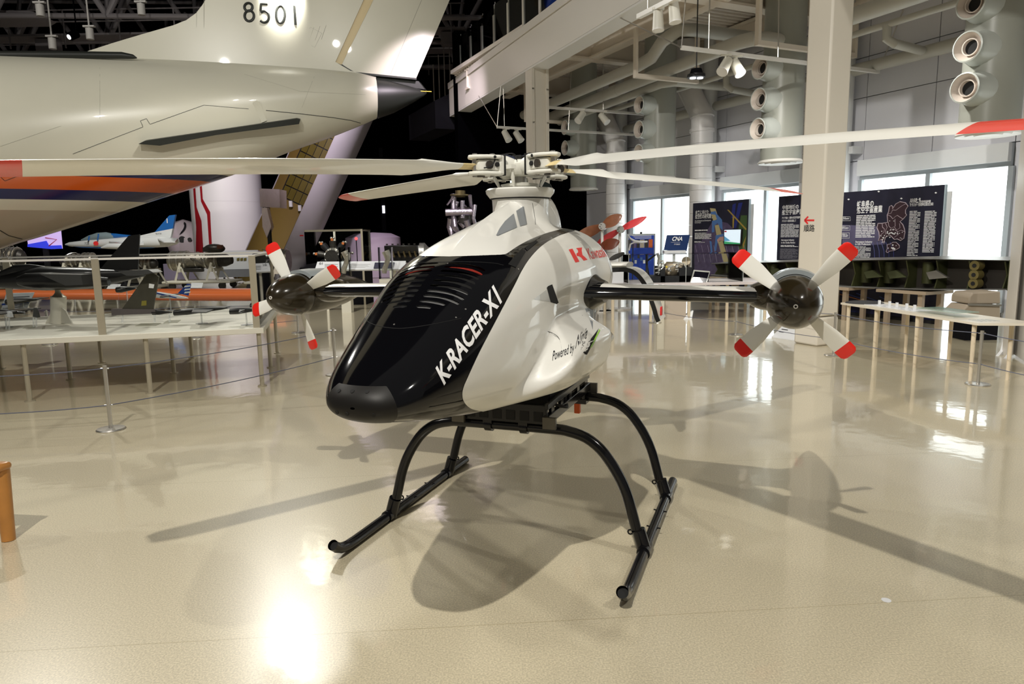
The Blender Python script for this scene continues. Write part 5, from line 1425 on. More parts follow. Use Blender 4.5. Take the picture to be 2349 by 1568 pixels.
# jet engines on white trolleys
M_eng = mat('engine_metal', (.30, .27, .22), .35, .8, noise=.5, nscale=14, bump=.6, bscale=30)
M_engd = mat('engine_dark', (.06, .055, .05), .4, .6, noise=.4, nscale=20)
M_tro = mat('trolley_white', (.74, .69, .58), .45)
def engine(px, py, half, D, lab, yb, rad=22, flip=1, fan=True, cart=True, tail=True):
    c_ = P(px, py, D); k = D / FPX
    t = thing('jet_engine', lab, 'jet engine', Vector((c_.x, D, 0)), 0, 'jet engines on display')
    x = Vector((1, 0, 0)) * flip; R0 = rad * k; L = half * k
    obj('casing', MB().lathe([(R0 * .9, -L), (R0, -L * .9), (R0, -L * .45), (R0 * .86, -L * .4), (R0 * .8, L * .1), (R0 * .72, L * .15), (R0 * .7, L * .5), (R0 * .82, L * .52), (R0 * .82, L * .6)], c_, x, 28), M_eng, t)
    for q in (-.9, -.68, -.45, -.1, .2, .52): obj('flange_ring', MB().lathe([(R0 * .8, L * q - .02), (R0 * 1.04 if q < -.4 else R0 * .9, L * q - .02), (R0 * 1.04 if q < -.4 else R0 * .9, L * q + .02), (R0 * .8, L * q + .02)], c_, x, 28), M_chrome, t)
    if tail: obj('exhaust_cone', MB().lathe([(R0 * .7, L * .6), (R0 * .66, L * .8), (R0 * .4, L), (R0 * .3, L)], c_, x, 24), M_engd, t)
    if fan:
        obj('intake_spinner', MB().lathe([(R0 * .3, -L * .98), (R0 * .2, -L * 1.04), (0, -L * 1.1)], c_, x, 18), M_mwht, t)
        for q in range(16):
            a = q * PI / 8; d_ = Vector((0, math.cos(a), math.sin(a)))
            obj('fan_blade', MB().bar(c_ - x * (L * .97) + d_ * (R0 * .28), c_ - x * (L * .97) + d_ * (R0 * .88), .02, R0 * .16, up=x), M_chrome, t)
    random.seed(int(px))
    for q in range(12):
        a = random.uniform(0, 2 * PI); h0 = random.uniform(-.7, .1) * L; h1 = h0 + random.uniform(.15, .5) * L
        rr = R0 * 1.03; pts = []
        for j in range(6):
            aa_ = a + j * .18; pts.append(c_ + x * (h0 + (h1 - h0) * j / 5) + Vector((0, rr * math.cos(aa_), rr * math.sin(aa_))))
        obj('fuel_line', MB().tube(pts, .016, 6), M_chrome if q % 3 else M_engd, t)
    obj('gearbox', MB().box(c_ - x * (L * .2) + Vector((0, -R0 * .5, -R0 * .95)), (L * .6, R0 * .7, R0 * .4)), M_engd, t, bevel=.03)
    if cart:
        zb = .30
        for s in (-.55, .45):
            xx = c_ + x * (L * s)
            for dy in (-.45, .45):
                obj('trolley_strut', MB().bar(Vector((xx.x - .18, D + dy, zb)), Vector((xx.x, D + dy * .8, c_.z - R0 * .2)), .07, .07), M_tro, t)
                obj('trolley_strut', MB().bar(Vector((xx.x + .25, D + dy, zb)), Vector((xx.x, D + dy * .8, c_.z - R0 * .6)), .05, .05), M_tro, t)
            obj('trolley_yoke', MB().box(Vector((xx.x, D, c_.z - R0 * .95)), (.12, 1.0, .12)), M_tro, t)
        obj('trolley_deck', MB().box(Vector((c_.x, D, zb - .04)), (L * 2.2, 1.2, .09)), M_tro, t, bevel=.04)
        for sx in (-.8, .8):
            for dy in (-.5, .5): obj('castor', MB().cyl(Vector((c_.x + sx * L, D + dy - .05, .12)), Vector((c_.x + sx * L, D + dy + .05, .12)), .12, n=14).box(Vector((c_.x + sx * L, D + dy, .2)), (.08, .06, .12)), M_engd, t)
    return t
engine(462, 597, 70, 25.0, 'jet engine with afterburner cone on a white trolley under the rocket', 655)
engine(618, 598, 44, 24.0, 'jet engine on a white trolley half hidden by the left propeller', 655, 26, -1, False)
engine(178, 598, 38, 24.5, 'short jet engine with open fan face behind the black jet model', 650, 18, -1)
engine(334, 604, 26, 22.4, 'compact engine seen end on above the white trolley by the fin model', 640, 17, 1)
engine(25, 590, 30, 24.0, 'ringed engine with yellow fittings at the far left edge', 640, 26, 1, False)
t = thing('engine_block', 'dark engine accessory block lying on top of the trolley engine', 'engine part', P(492, 572, 24.7), 0)
obj('block', MB().ball(P(492, 570, 24.7), (.38, .25, .17), 14, 8).box(P(478, 572, 24.6), (.3, .25, .16)), M_engd, t)
obj('cap', MB().box(P(505, 566, 24.5), (.16, .2, .14)), mat('cap_brown', (.12, .04, .02), .5), t, bevel=.02)
# round prohibition and plain signs
for i, (px, py, yb) in enumerate(((403, 614, 652), (541, 606, 650))):
    q = G(px, yb); D = q.y
    t = thing('round_sign', ('round white no photography sign on a thin post', 'plain round white sign on a thin post below the rocket')[i], 'sign', q, 0, 'round post signs')
    c_ = P(px, py, D); r_ = 7.5 * D / FPX
    obj('disc', MB().cyl(c_, c_ + Vector((0, .02, 0)), r_, n=28), M_mwht, t)
    if i == 0:
        obj('ring', MB().tube([c_ + Vector((r_ * .8 * math.cos(a), -.012, r_ * .8 * math.sin(a))) for a in np.linspace(0, 2 * PI, 25)], .012, 6), M_mgrey, t)
        obj('slash', MB().bar(c_ + Vector((-r_ * .55, -.012, r_ * .55)), c_ + Vector((r_ * .55, -.012, -r_ * .55)), .02, .01), M_mgrey, t)
        obj('camera_symbol', MB().box(c_ + Vector((0, -.01, 0)), (r_ * .8, .01, r_ * .45)), M_ink, t)
    obj('post', MB().cyl(Vector((c_.x, D + .03, 0)), c_ + Vector((0, .03, 0)), .012, n=8), M_chrome, t)
    obj('foot', MB().cyl(Vector((c_.x, D + .03, 0)), Vector((c_.x, D + .03, .02)), .12, n=16), M_chrome, t)
# diagram banner under the rocket
D = 27.5
bn = thing('diagram_banner', 'pale banner with grey arches and pictures below the rocket', 'banner', Vector((P(545, 600, D).x, D, 0)), 0)
slab_px([(500, 575), (592, 573), (592, 632), (500, 634)], D, .05, 'sheet', mat('banner_pale', (.6, .6, .64), .5), bn)
slab_px([(500, 618), (592, 616), (592, 634), (500, 636)], D - .04, .03, 'grey_band', mat('banner_grey', (.16, .16, .18), .5), bn)
for k in range(3): slab_px([(543 + k * 8, 592), (549 + k * 8, 591), (549 + k * 8, 597), (543 + k * 8, 598)], D - .04, .02, 'picture', M_hc, bn)
for px in (515, 580): obj('leg', MB().box(Vector((P(px, 640, D).x, D, P(px, 636, D).z / 2)), (.06, .06, P(px, 636, D).z)), M_ink, bn)
# white paper cards on the floor rails
for i, (px, py) in enumerate(((258, 658), (447, 655), (590, 655), (40, 664), (160, 663))):
    q = P(px, py, 18.6)
    t = thing('caption_card', ('white caption card left of the black fin', 'white caption card under the trolley engine', 'white caption card at the table corner', 'white caption card far left above the orange wing', 'white caption card behind the jet pedestal')[i], 'card', Vector((q.x, 18.6, 0)), 0, 'caption cards behind the table')
    obj('card', MB().prism([P(px - 14, py + 5, 18.6), P(px + 16, py + 5, 18.6), P(px + 19, py - 6, 18.9), P(px - 8, py - 6, 18.9)], (0, .01, .01)), M_mwht, t)
    obj('post', MB().cyl(Vector((q.x, 18.75, 0)), Vector((q.x, 18.75, q.z)), .02, n=8), M_chrome, t)

# ---- middle: glass case with radial engine, lectern, V engine, rocket motor
D = 17.5
gcs = thing('glass_case', 'tall glass case with pale frame holding the cutaway radial engine', 'display case', Vector((P(770, 640, D).x, D, 0)), 0)
zt = P(770, 526, D).z; zb = P(770, 605, D).z
X0, X1 = P(702, 600, D).x, P(835, 600, D).x
obj('base', MB().bx(X0, X1, D, D + 1.0, 0, zb), M_dark, gcs)
for (a, b, y0, y1) in ((X0, X1, D, D + .01), (X0, X1, D + .99, D + 1.0), (X0, X0 + .01, D, D + 1), (X1 - .01, X1, D, D + 1)):
    obj('glass_pane', MB().bx(a, b, y0, y1, zb, zt), M_case, gcs)
obj('frame_top', MB().bx(X0, X1, D, D + .03, zt - .05, zt).bx(X1 - .05, X1, D, D + 1, zt - .05, zt), M_leg, gcs)
for xx in (X1 - .06, P(747, 600, D).x): obj('frame_post', MB().bx(xx, xx + .05, D + .9, D + .95, zb, zt), M_ttop, gcs)
obj('frame_post', MB().bx(X1 - .05, X1, D - .01, D + .03, 0, zt), M_leg, gcs)
re_ = thing('radial_engine', 'cutaway radial engine with black cylinders and orange ports in the glass case', 'engine', P(762, 605, D + .5), 0)
c_ = P(765, 588, D + .5)
obj('crankcase', MB().cyl(c_ + Vector((0, -.2, 0)), c_ + Vector((0, .2, 0)), .17, n=18), M_engd, re_)
for q in range(9):
    a = math.radians(q * 40 + 10); d_ = Vector((math.cos(a), 0, math.sin(a)))
    if d_.z < -.6: continue
    cy = obj('cylinder', MB().tube([c_ + d_ * .13, c_ + d_ * .2, c_ + d_ * .3, c_ + d_ * .4], [.07, .065, .085, .085], 14), M_ink if q % 2 else M_engd, re_)
    obj('cooling_sleeve', MB().cyl(c_ + d_ * .15, c_ + d_ * .22, .08, n=14), M_chrome, cy)
    obj('orange_port', MB().box(c_ + d_ * .43 + Vector((0, -.06, 0)), (.06, .04, .06)), mat('port_orange', (.7, .2, .05), .5), cy)
    obj('valve_cover', MB().ball(c_ + d_ * .47 + Vector((.03, 0, 0)), .035, 8, 6).ball(c_ + d_ * .47 - Vector((.03, 0, 0)), .035, 8, 6), M_chrome, cy)
D2 = 16.0
lec = thing('text_lectern', 'long white slanted text panel numbered 01 before the glass case', 'lectern', Vector((P(840, 640, D2).x, D2, 0)), 0)
pq = [P(722, 619, D2), P(930, 617, D2), P(931, 598, D2 + .25), P(728, 600, D2 + .25)]
obj('panel', MB().prism(pq, (0, .02, -.03)), M_mwht, lec)
obj('dark_picture', MB().prism([P(857, 615.5, D2 + .012), P(902, 615, D2 + .012), P(905, 602, D2 + .19), P(860, 602.5, D2 + .19)], (0, -.006, .008)), mat('picture_dark', (.04, .04, .07), .4), lec)
text_on(lec, 'panel_number', '01', P(732, 607, D2 + .16), (1, 0, 0), (0, .7, .7), .07, M_ink, off=.012, bold=.01)
for k in range(4):
    for (a, b) in ((745, 775), (805, 850)):
        obj('text_line', MB().prism([P(a, 606 + 2.6 * k, D2 + .17 - .033 * k), P(b - (k % 2) * 6, 606 + 2.6 * k, D2 + .17 - .033 * k), P(b - (k % 2) * 6, 606.8 + 2.6 * k, D2 + .16 - .033 * k), P(a, 606.8 + 2.6 * k, D2 + .16 - .033 * k)], (0, -.008, .008)), mat('text_grey', (.35, .35, .35), .6), lec)
for px in (745, 905, 912): obj('leg', MB().box(Vector((P(px, 640, D2).x, D2 + .15, P(px, 616, D2).z / 2)), (.05, .05, P(px, 616, D2).z)), M_ttop, lec)
for i, (x0, x1) in enumerate(((778, 800), (868, 898))):
    t = thing('small_glass_box', ('small clear box with crumpled silver part on the left of the lectern', 'small clear box with a silver casting on the right of the lectern')[i], 'display case', Vector((P(x0, 640, 15.6).x, 15.6, 0)), 0, 'small clear boxes')
    X0, X1 = P(x0, 600, 15.6).x, P(x1, 600, 15.6).x; z0 = P(x0, 640, 15.6).z; z1 = P(x0, 567, 15.6).z
    for (a, b, y0, y1) in ((X0, X1, 15.6, 15.606), (X0, X1, 15.85, 15.856), (X0, X0 + .006, 15.6, 15.85), (X1 - .006, X1, 15.6, 15.85)): obj('glass_pane', MB().bx(a, b, y0, y1, z0, z1), M_case, t)
    obj('plinth', MB().bx(X0, X1, 15.6, 15.856, 0, z0), M_ttop, t)
    obj('casting', MB().tube([Vector(((X0 + X1) / 2 + (.05 * math.sin(k)), 15.72, z0 + .62 - k * .1)) for k in range(6)], [.09, .085, .06, .055, .06, .05], 10), mat('cast_silver', (.5, .46, .4), .35, .7, bump=.8, bscale=20), t)
# V engine
D = 20.0
ve = thing('v_engine', 'long black V twelve engine with silver gear case on a low stand', 'engine', Vector((P(940, 620, D).x, D, 0)), 0)
xl, xr = P(888, 580, D).x, P(962, 580, D).x; zc = P(925, 580, D).z
for s in (-1, 1): obj('cylinder_bank', MB().prism([Vector((xl, D + s * .28 - .12, zc)), Vector((xr, D + s * .28 - .12, zc)), Vector((xr, D + s * .34 - .12, zc + .22)), Vector((xl, D + s * .34 - .12, zc + .22))], (0, .24, 0)), M_mblk, ve, bevel=.02)
obj('crankcase', MB().bx(xl, xr, D - .25, D + .3, zc - .24, zc), M_mblk, ve, bevel=.03)
for k in range(6):
    xx = xl + (xr - xl) * (k + .5) / 6
    obj('exhaust_stub', MB().tube([Vector((xx, D - .42, zc + .04)), Vector((xx + .03, D - .5, zc - .03)), Vector((xx + .06, D - .54, zc - .1))], .03, 10), mat('stub_brown', (.12, .09, .04), .4, .6), ve)
    obj('head_bolt', MB().cyl(Vector((xx, D - .4, zc + .23)), Vector((xx, D - .4, zc + .27)), .03, n=8), M_engd, ve)
obj('gear_case', MB().lathe([(.1, 0), (.3, .02), (.3, .16), (.2, .24), (.12, .36), (.06, .4)], Vector((xr, D, zc - .02)), (1, 0, 0), 20), mat('gear_silver', (.45, .44, .42), .35, .7, bump=.6, bscale=15), ve)
obj('stand', MB().bx(xl, xr + .2, D - .3, D + .3, zc - .34, zc - .27).bx(xl + .1, xl + .16, D - .3, D - .24, 0, zc - .3).bx(xr, xr + .06, D - .3, D - .24, 0, zc - .3).bx(xl + .1, xl + .16, D + .24, D + .3, 0, zc - .3).bx(xr, xr + .06, D + .24, D + .3, 0, zc - .3), M_ttop, ve)
# rocket motor hung in the dark
D = 22.0
rm = thing('rocket_motor', 'silver rocket engine with pipes and turbopumps standing in the dark behind the mast', 'rocket engine', Vector((P(1055, 560, D).x, D, 0)), 0)
M_rm = mat('motor_silver', (.55, .5, .58), .3, .9, bump=.5, bscale=18)
cx_ = P(1056, 500, D)
for (pxs, r_) in (([(1041, 445), (1041, 495), (1043, 520), (1052, 535), (1075, 537)], .09), ([(1022, 487), (1088, 486)], .11), ([(1061, 460), (1061, 500)], .07), ([(1078, 448), (1080, 470), (1088, 482)], .06),
                  ([(1034, 500), (1032, 520), (1040, 545), (1050, 556)], .1), ([(1070, 505), (1078, 530), (1085, 545)], .1), ([(1026, 470), (1040, 450)], .03), ([(1066, 470), (1080, 492)], .03), ([(1050, 462), (1046, 480)], .05), ([(1090, 470), (1086, 500), (1092, 520)], .06), ([(1052, 505), (1066, 520)], .08)):
    obj('feed_pipe', MB().tube([P(a, b, D - random.uniform(0, .4)) for a, b in pxs], r_, 12), M_rm, rm)
obj('pump_body', MB().cyl(P(1066, 475, D), P(1066, 512, D), .24, n=18), M_engd, rm)
obj('gimbal_mount', MB().cyl(P(1056, 437, D), P(1056, 452, D), .16, n=18).cyl(P(1056, 446, D), P(1056, 449, D), .32, n=18), mat('mount_brass', (.25, .2, .1), .35, .8), rm)
obj('nozzle', MB().lathe([(.14, 0), (.2, -.2), (.38, -.7), (.5, -1.2)], P(1056, 540, D), n=24, cap=False), M_rm, rm)
obj('stand', MB().cyl(Vector((cx_.x, D + .3, 0)), Vector((cx_.x, D + .3, cx_.z)), .1, n=10).cyl(Vector((cx_.x, D + .3, 0)), Vector((cx_.x, D + .3, .08)), .6, n=20), M_ink, rm)
# lilac dome, wall lamp, exit light
D = 30.0
tag(obj('lilac_dome', MB().lathe([(0, .55), (.8, .5), (1.2, .32), (1.22, -.2), (1.22, -1.4)], P(844, 562, D) + Vector((0, 1.2, 0)), n=28), mat('dome_lilac', (.6, .5, .62), .5)), 'pale lilac domed module lit in the dark behind the glass case', 'module')
t = thing('red_indicator', 'tiny glowing red lamp in the dark above the dome', 'lamp', Vector((P(817, 547, 24).x, 24, 0)), 0)
obj('bulb', MB().ball(P(817, 547, 24), .05, 10, 8), mat('red_glow', (1, .05, .05), .5, emit=(1, .05, .05), estr=4), t)
obj('pole', MB().cyl(Vector((P(817, 547, 24).x, 24.05, 0)), P(817, 547, 24.05), .015, n=6), M_black, t)
t = thing('wall_luminaire', 'small vertical white light on a dark post in the black hall', 'lamp', Vector((P(880, 480, 34.5).x, 34.5, 0)), 0)
obj('tube', MB().box(P(880, 480, 34.3), (.12, .05, .36)), mat('tube_glow', (.9, .9, 1), .5, emit=(.85, .85, 1), estr=2.5), t)
obj('post', MB().bx(P(878, 480, 34.5).x - .05, P(884, 480, 34.5).x, 34.4, 34.6, 0, 6.0), M_dark, t)
t = thing('exit_sign', 'lit green and white exit sign behind the rotor mast', 'sign', P(1183, 412, 20), 0)
obj('lightbox', MB().box(P(1183, 412, 20), (.32, .06, .24)), mat('exit_white', (.9, 1, .95), .5, emit=(.8, 1, .9), estr=1.6), t)
obj('green_figure', MB().prism([P(1184, 408, 19.9), P(1193, 406, 19.9), P(1193, 420, 19.9), P(1181, 416, 19.9)], (0, .02, 0)), mat('exit_green', (.02, .5, .2), .5, emit=(.02, .7, .25), estr=.8), t)
obj('post', MB().cyl(Vector((P(1183, 418, 20.05).x, 20.05, 0)), P(1183, 418, 20.05), .03, n=8), M_black, t)
# ================================================================== RIGHT HALF: posters, wing, tables
M_navyb = mat('poster_navy', (.018, .018, .035), .35, noise=.5, nscale=2.2)
M_postedge = mat('poster_edge', (.45, .55, .62), .4)
BV = 12.2
bR = -Vector(HU); bN = -Vector(HV)
def bp_(px, py, off=0.0): return onv(px, py, BV) + bN * off
def poster(u0, u1, z1, lab):
    t = thing('poster_wall', lab, 'poster', H(u0, BV, 0), 0, 'standing poster walls')
    hobj('face', hb().bx(BV, BV + .05, u0, u1, .0, z1), M_navyb, t)
    hobj('edge', hb().bx(BV - .001, BV + .051, u0 - .02, u0, .0, z1), M_postedge, t)
    hobj('back_frame', hb().bx(BV + .052, BV + .068, u0 - .1, u1, .0, z1 - .12), M_wcol, t)
    return t
def para(t, px0, py0, px1, py1, rows, m=M_white_ink, seed=1, name='text_block', gap=.55, slope=-.05):
    """a block of print too fine to read: rows of short dashes"""
    random.seed(seed); mb = MB(); a = bp_(px0, py0); b = bp_(px0, py1); c = bp_(px1, py0)
    W_ = (c - a).length; H_ = a.z - b.z
    for r_ in range(rows):
        z_ = a.z - H_ * r_ / rows; x_ = 0; end = W_ * (1 if r_ % 4 else random.uniform(.6, 1))
        while x_ < end:
            l_ = random.uniform(.05, .16); l_ = min(l_, end - x_)
            p = Vector((a.x, a.y, z_)) + bR * x_ + bN * .003
            mb.add([p, p + bR * l_, p + bR * l_ + Vector((0, 0, -H_ / rows * gap)), p + Vector((0, 0, -H_ / rows * gap))], [(0, 1, 2, 3)])
            x_ += l_ + .012
    return obj(name, mb, m, t, fix=False, smooth=False)
def head(t, s, px, py, hpx, wpx=None, m=M_white_ink, bold=.018):
    o_ = bp_(px, py); h_ = o_.z - bp_(px, py + hpx).z
    wd = (bp_(px + wpx, py) - o_).length if wpx else None
    return text_on(t, 'heading', s, o_, bR, (0, 0, 1), h_, m, width=wd, off=.003, bold=bold)
p1 = poster(8.04, 10.75, 2.40, 'large dark poster with a prefecture map right of the cream column')
head(p1, '岐阜県の', 1966, 474, 11, 38, bold=.02)
head(p1, '航空宇宙産業', 1965, 488, 12, 59, bold=.02)
head(p1, 'Aerospace Industry', 1962, 556.5, 5, 39)
head(p1, 'in Gifu Prefecture', 1962, 562, 5, 35)
head(p1, '主な企業一覧', 2088, 461, 5, 24)
head(p1, '（アジアNo.1航空宇宙産業', 2087, 467, 5, 48)
head(p1, 'クラスター形成特区認定企業）', 2087, 473, 5, 54)
para(p1, 1965, 494, 2009, 546, 14, seed=2)
para(p1, 1960, 565, 1998, 600, 12, seed=3, gap=.45)
para(p1, 2087, 484, 2112, 588, 30, seed=4, gap=.5)
para(p1, 2122, 484, 2149, 580, 28, seed=5, gap=.5)
M_map = mat('map_plum', (.045, .022, .03), .5); M_mapl = mat('map_line', (.55, .45, .5), .5)
mp = lambda pts: [(1930 + a * .12755, 410 + b * .12755) for a, b in pts]
outline = mp([(870, 500), (905, 478), (930, 500), (925, 540), (985, 450), (1060, 410), (1160, 430), (1205, 490), (1160, 560), (1160, 620), (1180, 650), (1120, 720), (1060, 770), (1110, 820), (1140, 900), (1150, 960), (1130, 1070), (1070, 1110), (1010, 1080), (960, 1090), (880, 1010), (800, 1050), (770, 1150), (730, 1090), (670, 1110), (690, 1050), (680, 960), (645, 880), (665, 800), (740, 800), (840, 780), (830, 650), (855, 590)])
obj('map_area', MB().prism([bp_(a, b, .003) for a, b in outline], bN * .003), M_map, p1)
obj('map_outline', MB().tube([bp_(a, b, .008) for a, b in outline + outline[:1]], .007, 5), M_mapl, p1)
for ln in ([(925, 560), (985, 565), (1100, 480), (1160, 450)], [(845, 630), (900, 620), (925, 560)], [(840, 650), (890, 670), (930, 720), (960, 690), (1010, 655), (1060, 690), (1110, 720)], [(970, 720), (975, 850), (900, 890), (860, 850), (850, 780)], [(740, 800), (745, 870), (780, 900), (770, 960), (700, 1020)], [(800, 800), (830, 870), (800, 930), (800, 1000)], [(960, 870), (1000, 920), (1060, 880), (1050, 800)], [(870, 930), (940, 900), (1010, 940), (1030, 1000), (960, 1050)], [(1000, 960), (1080, 920), (1140, 950)]):
    obj('map_line', MB().tube([bp_(a, b, .008) for a, b in mp(ln)], .004, 5), M_mapl, p1)
inset = mp([(830, 1180), (890, 1170), (930, 1140), (990, 1140), (1050, 1200), (1050, 1240), (960, 1290), (870, 1300), (840, 1330), (810, 1310), (830, 1250)])
obj('map_inset', MB().prism([bp_(a, b, .003) for a, b in inset], bN * .003), M_map, p1)
obj('map_outline', MB().tube([bp_(a, b, .008) for a, b in inset + inset[:1]], .006, 5), M_mapl, p1)
random.seed(5)
for (a, b, r_) in [(875, 755, 9), (950, 757, 9), (1100, 960, 9), (1050, 980, 9), (1065, 1060, 9), (1090, 1070, 8), (990, 1200, 9), (850, 1245, 11), (930, 1190, 16), (935, 1250, 24), (960, 1260, 18), (910, 1240, 14)] + [(random.gauss(900, 55), random.gauss(985, 30), 13) for k in range(14)] + [(random.gauss(760, 30), random.gauss(1040, 40), 10) for k in range(10)]:
    q = mp([(a, b)])[0]
    obj('map_dot', MB().cyl(bp_(*q, .006), bp_(*q, .010), r_ * .12755 * .0075, n=10), M_white_ink, p1)
for (x0, y0, x1, y1) in ((1931, 497, 1951, 506), (1931, 518, 1950, 528), (1931, 534, 1949, 546)):
    obj('label_frame', MB().tube([bp_(x0 - 8, y0, .006), bp_(x1, y0, .006), bp_(x1, y1, .006), bp_(x0 - 8, y1, .006)], .004, 4), M_white_ink, p1)
    para(p1, x0 - 6, y0 + 2, x1 - 3, y1 - 2, 3, seed=int(x1))
for (a, b) in ((2016, 439), (1947, 457), (2068, 455), (2147, 442)):
    obj('printed_lamp', MB().prism([bp_(a - 3, b, .003), bp_(a, b - 2, .003), bp_(a + 3, b, .003), bp_(a, b + 2, .003)], bN * .002), M_white_ink, p1)
M_blur = mat('poster_lit', (.16, .14, .24), .4)
obj('printed_glow', MB().prism([bp_(1932, 515, .002), bp_(2030, 520, .002), bp_(2030, 560, .002), bp_(1932, 566, .002)], bN * .0005), mat('poster_lilac', (.10, .09, .16), .4, noise=.6, nscale=3), p1)
for k in range(5):
    pts = [bp_(2003 + k * 12, 600, .004)] + [bp_(2003 + k * 12 + 8 * math.cos(q), 575 - 28 * math.sin(q), .004) for q in np.linspace(.2, 1.4, 5)]
    obj('printed_arc', MB().tube([bp_(2007 + k * 11, 602, .004), bp_(2006 + k * 11, 575, .004), bp_(2002 + k * 10, 555, .004)], .006, 5), mat('poster_blue', (.04, .05, .2), .4), p1)
p2 = poster(10.95, 11.83, 2.42, 'narrow dark poster just left of the cream column')
head(p2, '中部地域の', 1795, 480, 8, 37, bold=.016)
head(p2, '航空宇宙産業', 1794, 492, 9, 48, bold=.016)
head(p2, 'アジア最大・最強の航空宇宙産業', 1794, 502, 4, 44)
head(p2, 'クラスター形成を目指して', 1794, 509, 4, 32)
para(p2, 1792, 514, 1833, 545, 12, seed=8, gap=.45)
head(p2, 'Aerospace Industry', 1792, 552, 4, 30)
head(p2, 'in the Chubu Region', 1792, 558, 4, 32)
para(p2, 1791, 562, 1831, 567, 2, seed=9)
para(p2, 1790, 570, 1831, 594, 14, seed=10, m=mat('print_dim', (.3, .3, .34), .5), gap=.35)
p3 = poster(12.75, 14.76, 2.42, 'dark poster with a yellow and blue fuselage test rig picture and a small monitor')
def pmb(pts): return [(1570 + a * .12753, 440 + b * .12755) for a, b in pts]
def pshape(t, pts, m, nm='printed_shape', off=.004): obj(nm, MB().prism([bp_(a, b, off) for a, b in pmb(pts)], bN * .0008), m, t)
M_pp = mat('print_plum', (.10, .075, .15), .4, noise=.7, nscale=9); M_py = mat('print_yellow', (.50, .42, .22), .4); M_pb = mat('print_blue', (.09, .20, .48), .4)
M_pd = mat('print_deepblue', (.02, .03, .2), .4); M_pg = mat('print_green', (.06, .11, .04), .4); M_pk = mat('print_pink', (.6, .35, .3), .4); M_pw = mat('print_ochre', (.4, .28, .06), .4)
pshape(p3, [(300, 900), (520, 500), (780, 560), (1110, 900), (1100, 1500), (180, 1500), (180, 930)], M_pp, 'printed_hall', .002)
pshape(p3, [(1020, 420), (1130, 420), (1115, 1060), (1000, 1060), (930, 900)], M_pg, off=.003)
pshape(p3, [(975, 200), (1050, 190), (930, 650), (880, 650)], M_pd, off=.003)
pshape(p3, [(870, 230), (930, 200), (900, 470), (840, 470)], M_pd, off=.003)
pshape(p3, [(460, 290), (560, 300), (620, 480), (520, 520)], M_py)
pshape(p3, [(475, 360), (560, 345), (590, 400), (680, 500), (690, 690), (640, 640), (600, 560), (545, 600), (540, 720), (495, 730), (500, 520), (590, 500), (560, 410), (480, 400)], M_pb, off=.005)
pshape(p3, [(550, 600), (620, 590), (670, 760), (580, 780)], M_py, off=.006)
pshape(p3, [(565, 780), (740, 740), (745, 830), (690, 870), (620, 850), (590, 940), (575, 1060), (540, 1060)], M_pb, off=.005)
pshape(p3, [(590, 860), (640, 810), (720, 800), (720, 900), (690, 870), (630, 880), (610, 930)], M_pk, off=.006)
pshape(p3, [(610, 900), (690, 870), (730, 1000), (810, 1290), (720, 1290), (650, 1060)], M_py, off=.007)
pshape(p3, [(455, 880), (490, 890), (510, 1100), (480, 1110)], M_pb)
pshape(p3, [(770, 320), (800, 320), (1120, 660), (1110, 690)], M_pw, off=.006)
pshape(p3, [(870, 440), (900, 450), (890, 650), (870, 650)], M_pw, off=.006)
pshape(p3, [(1050, 940), (1115, 790), (1100, 860), (1060, 1050)], M_pw, off=.006)
for k in range(9):
    x_ = 200 + k * 110
    obj('printed_truss', MB().tube([bp_(*pmb([(x_, 960)])[0], .005), bp_(*pmb([(x_ + 60, 1260)])[0], .005)], .006, 4).tube([bp_(*pmb([(x_ - 40, 1120)])[0], .005), bp_(*pmb([(x_ + 90, 1090)])[0], .005)], .005, 4), mat('print_grey', (.3, .26, .36), .5), p3)
head(p3, '未来に向けた', 1595, 491, 7, 31, bold=.016)
head(p3, '航空機の研究開発', 1595, 501, 8, 42, bold=.016)
head(p3, 'Aircraft Research and Development', 1594, 508, 3, 37)
head(p3, 'for the Future', 1594, 512, 3, 14)
para(p3, 1594, 527, 1632, 530, 1, seed=12, gap=.9)
para(p3, 1594, 534, 1632, 549, 6, seed=13)
para(p3, 1593, 553, 1617, 557, 2, seed=14)
mon = thing('monitor', 'small lit monitor showing sky and grass mounted on the fuselage rig poster', 'monitor', bp_(1685, 545), 0)
obj('bezel', MB().prism([bp_(1664, 526, .004), bp_(1705, 525, .004), bp_(1703, 562, .004), bp_(1664, 561, .004)], bN * .05), M_ink, mon)
obj('screen', MB().prism([bp_(1665.5, 527, .055), bp_(1703.5, 526, .055), bp_(1701.5, 559.5, .055), bp_(1665.5, 559, .055)], bN * .002), mat('screen_sky', (.7, .8, .9), .4, emit=(.72, .86, .95), estr=.8), mon)
obj('screen_grass', MB().prism([bp_(1665.5, 553, .058), bp_(1702, 557, .058), bp_(1701.5, 559.5, .058), bp_(1665.5, 559, .058)], bN * .001), mat('screen_green', (.05, .3, .12), .4, emit=(.05, .35, .15), estr=.6), mon)
obj('screen_hill', MB().prism([bp_(1665.5, 541, .058), bp_(1680, 552, .058), bp_(1665.5, 553, .058)], bN * .001), mat('screen_blue2', (.1, .3, .5), .4, emit=(.12, .35, .55), estr=.6), mon)
obj('screen_logo', MB().prism([bp_(1666, 529, .058), bp_(1671, 529, .058), bp_(1671, 532, .058), bp_(1666, 532, .058)], bN * .001), M_red, mon)

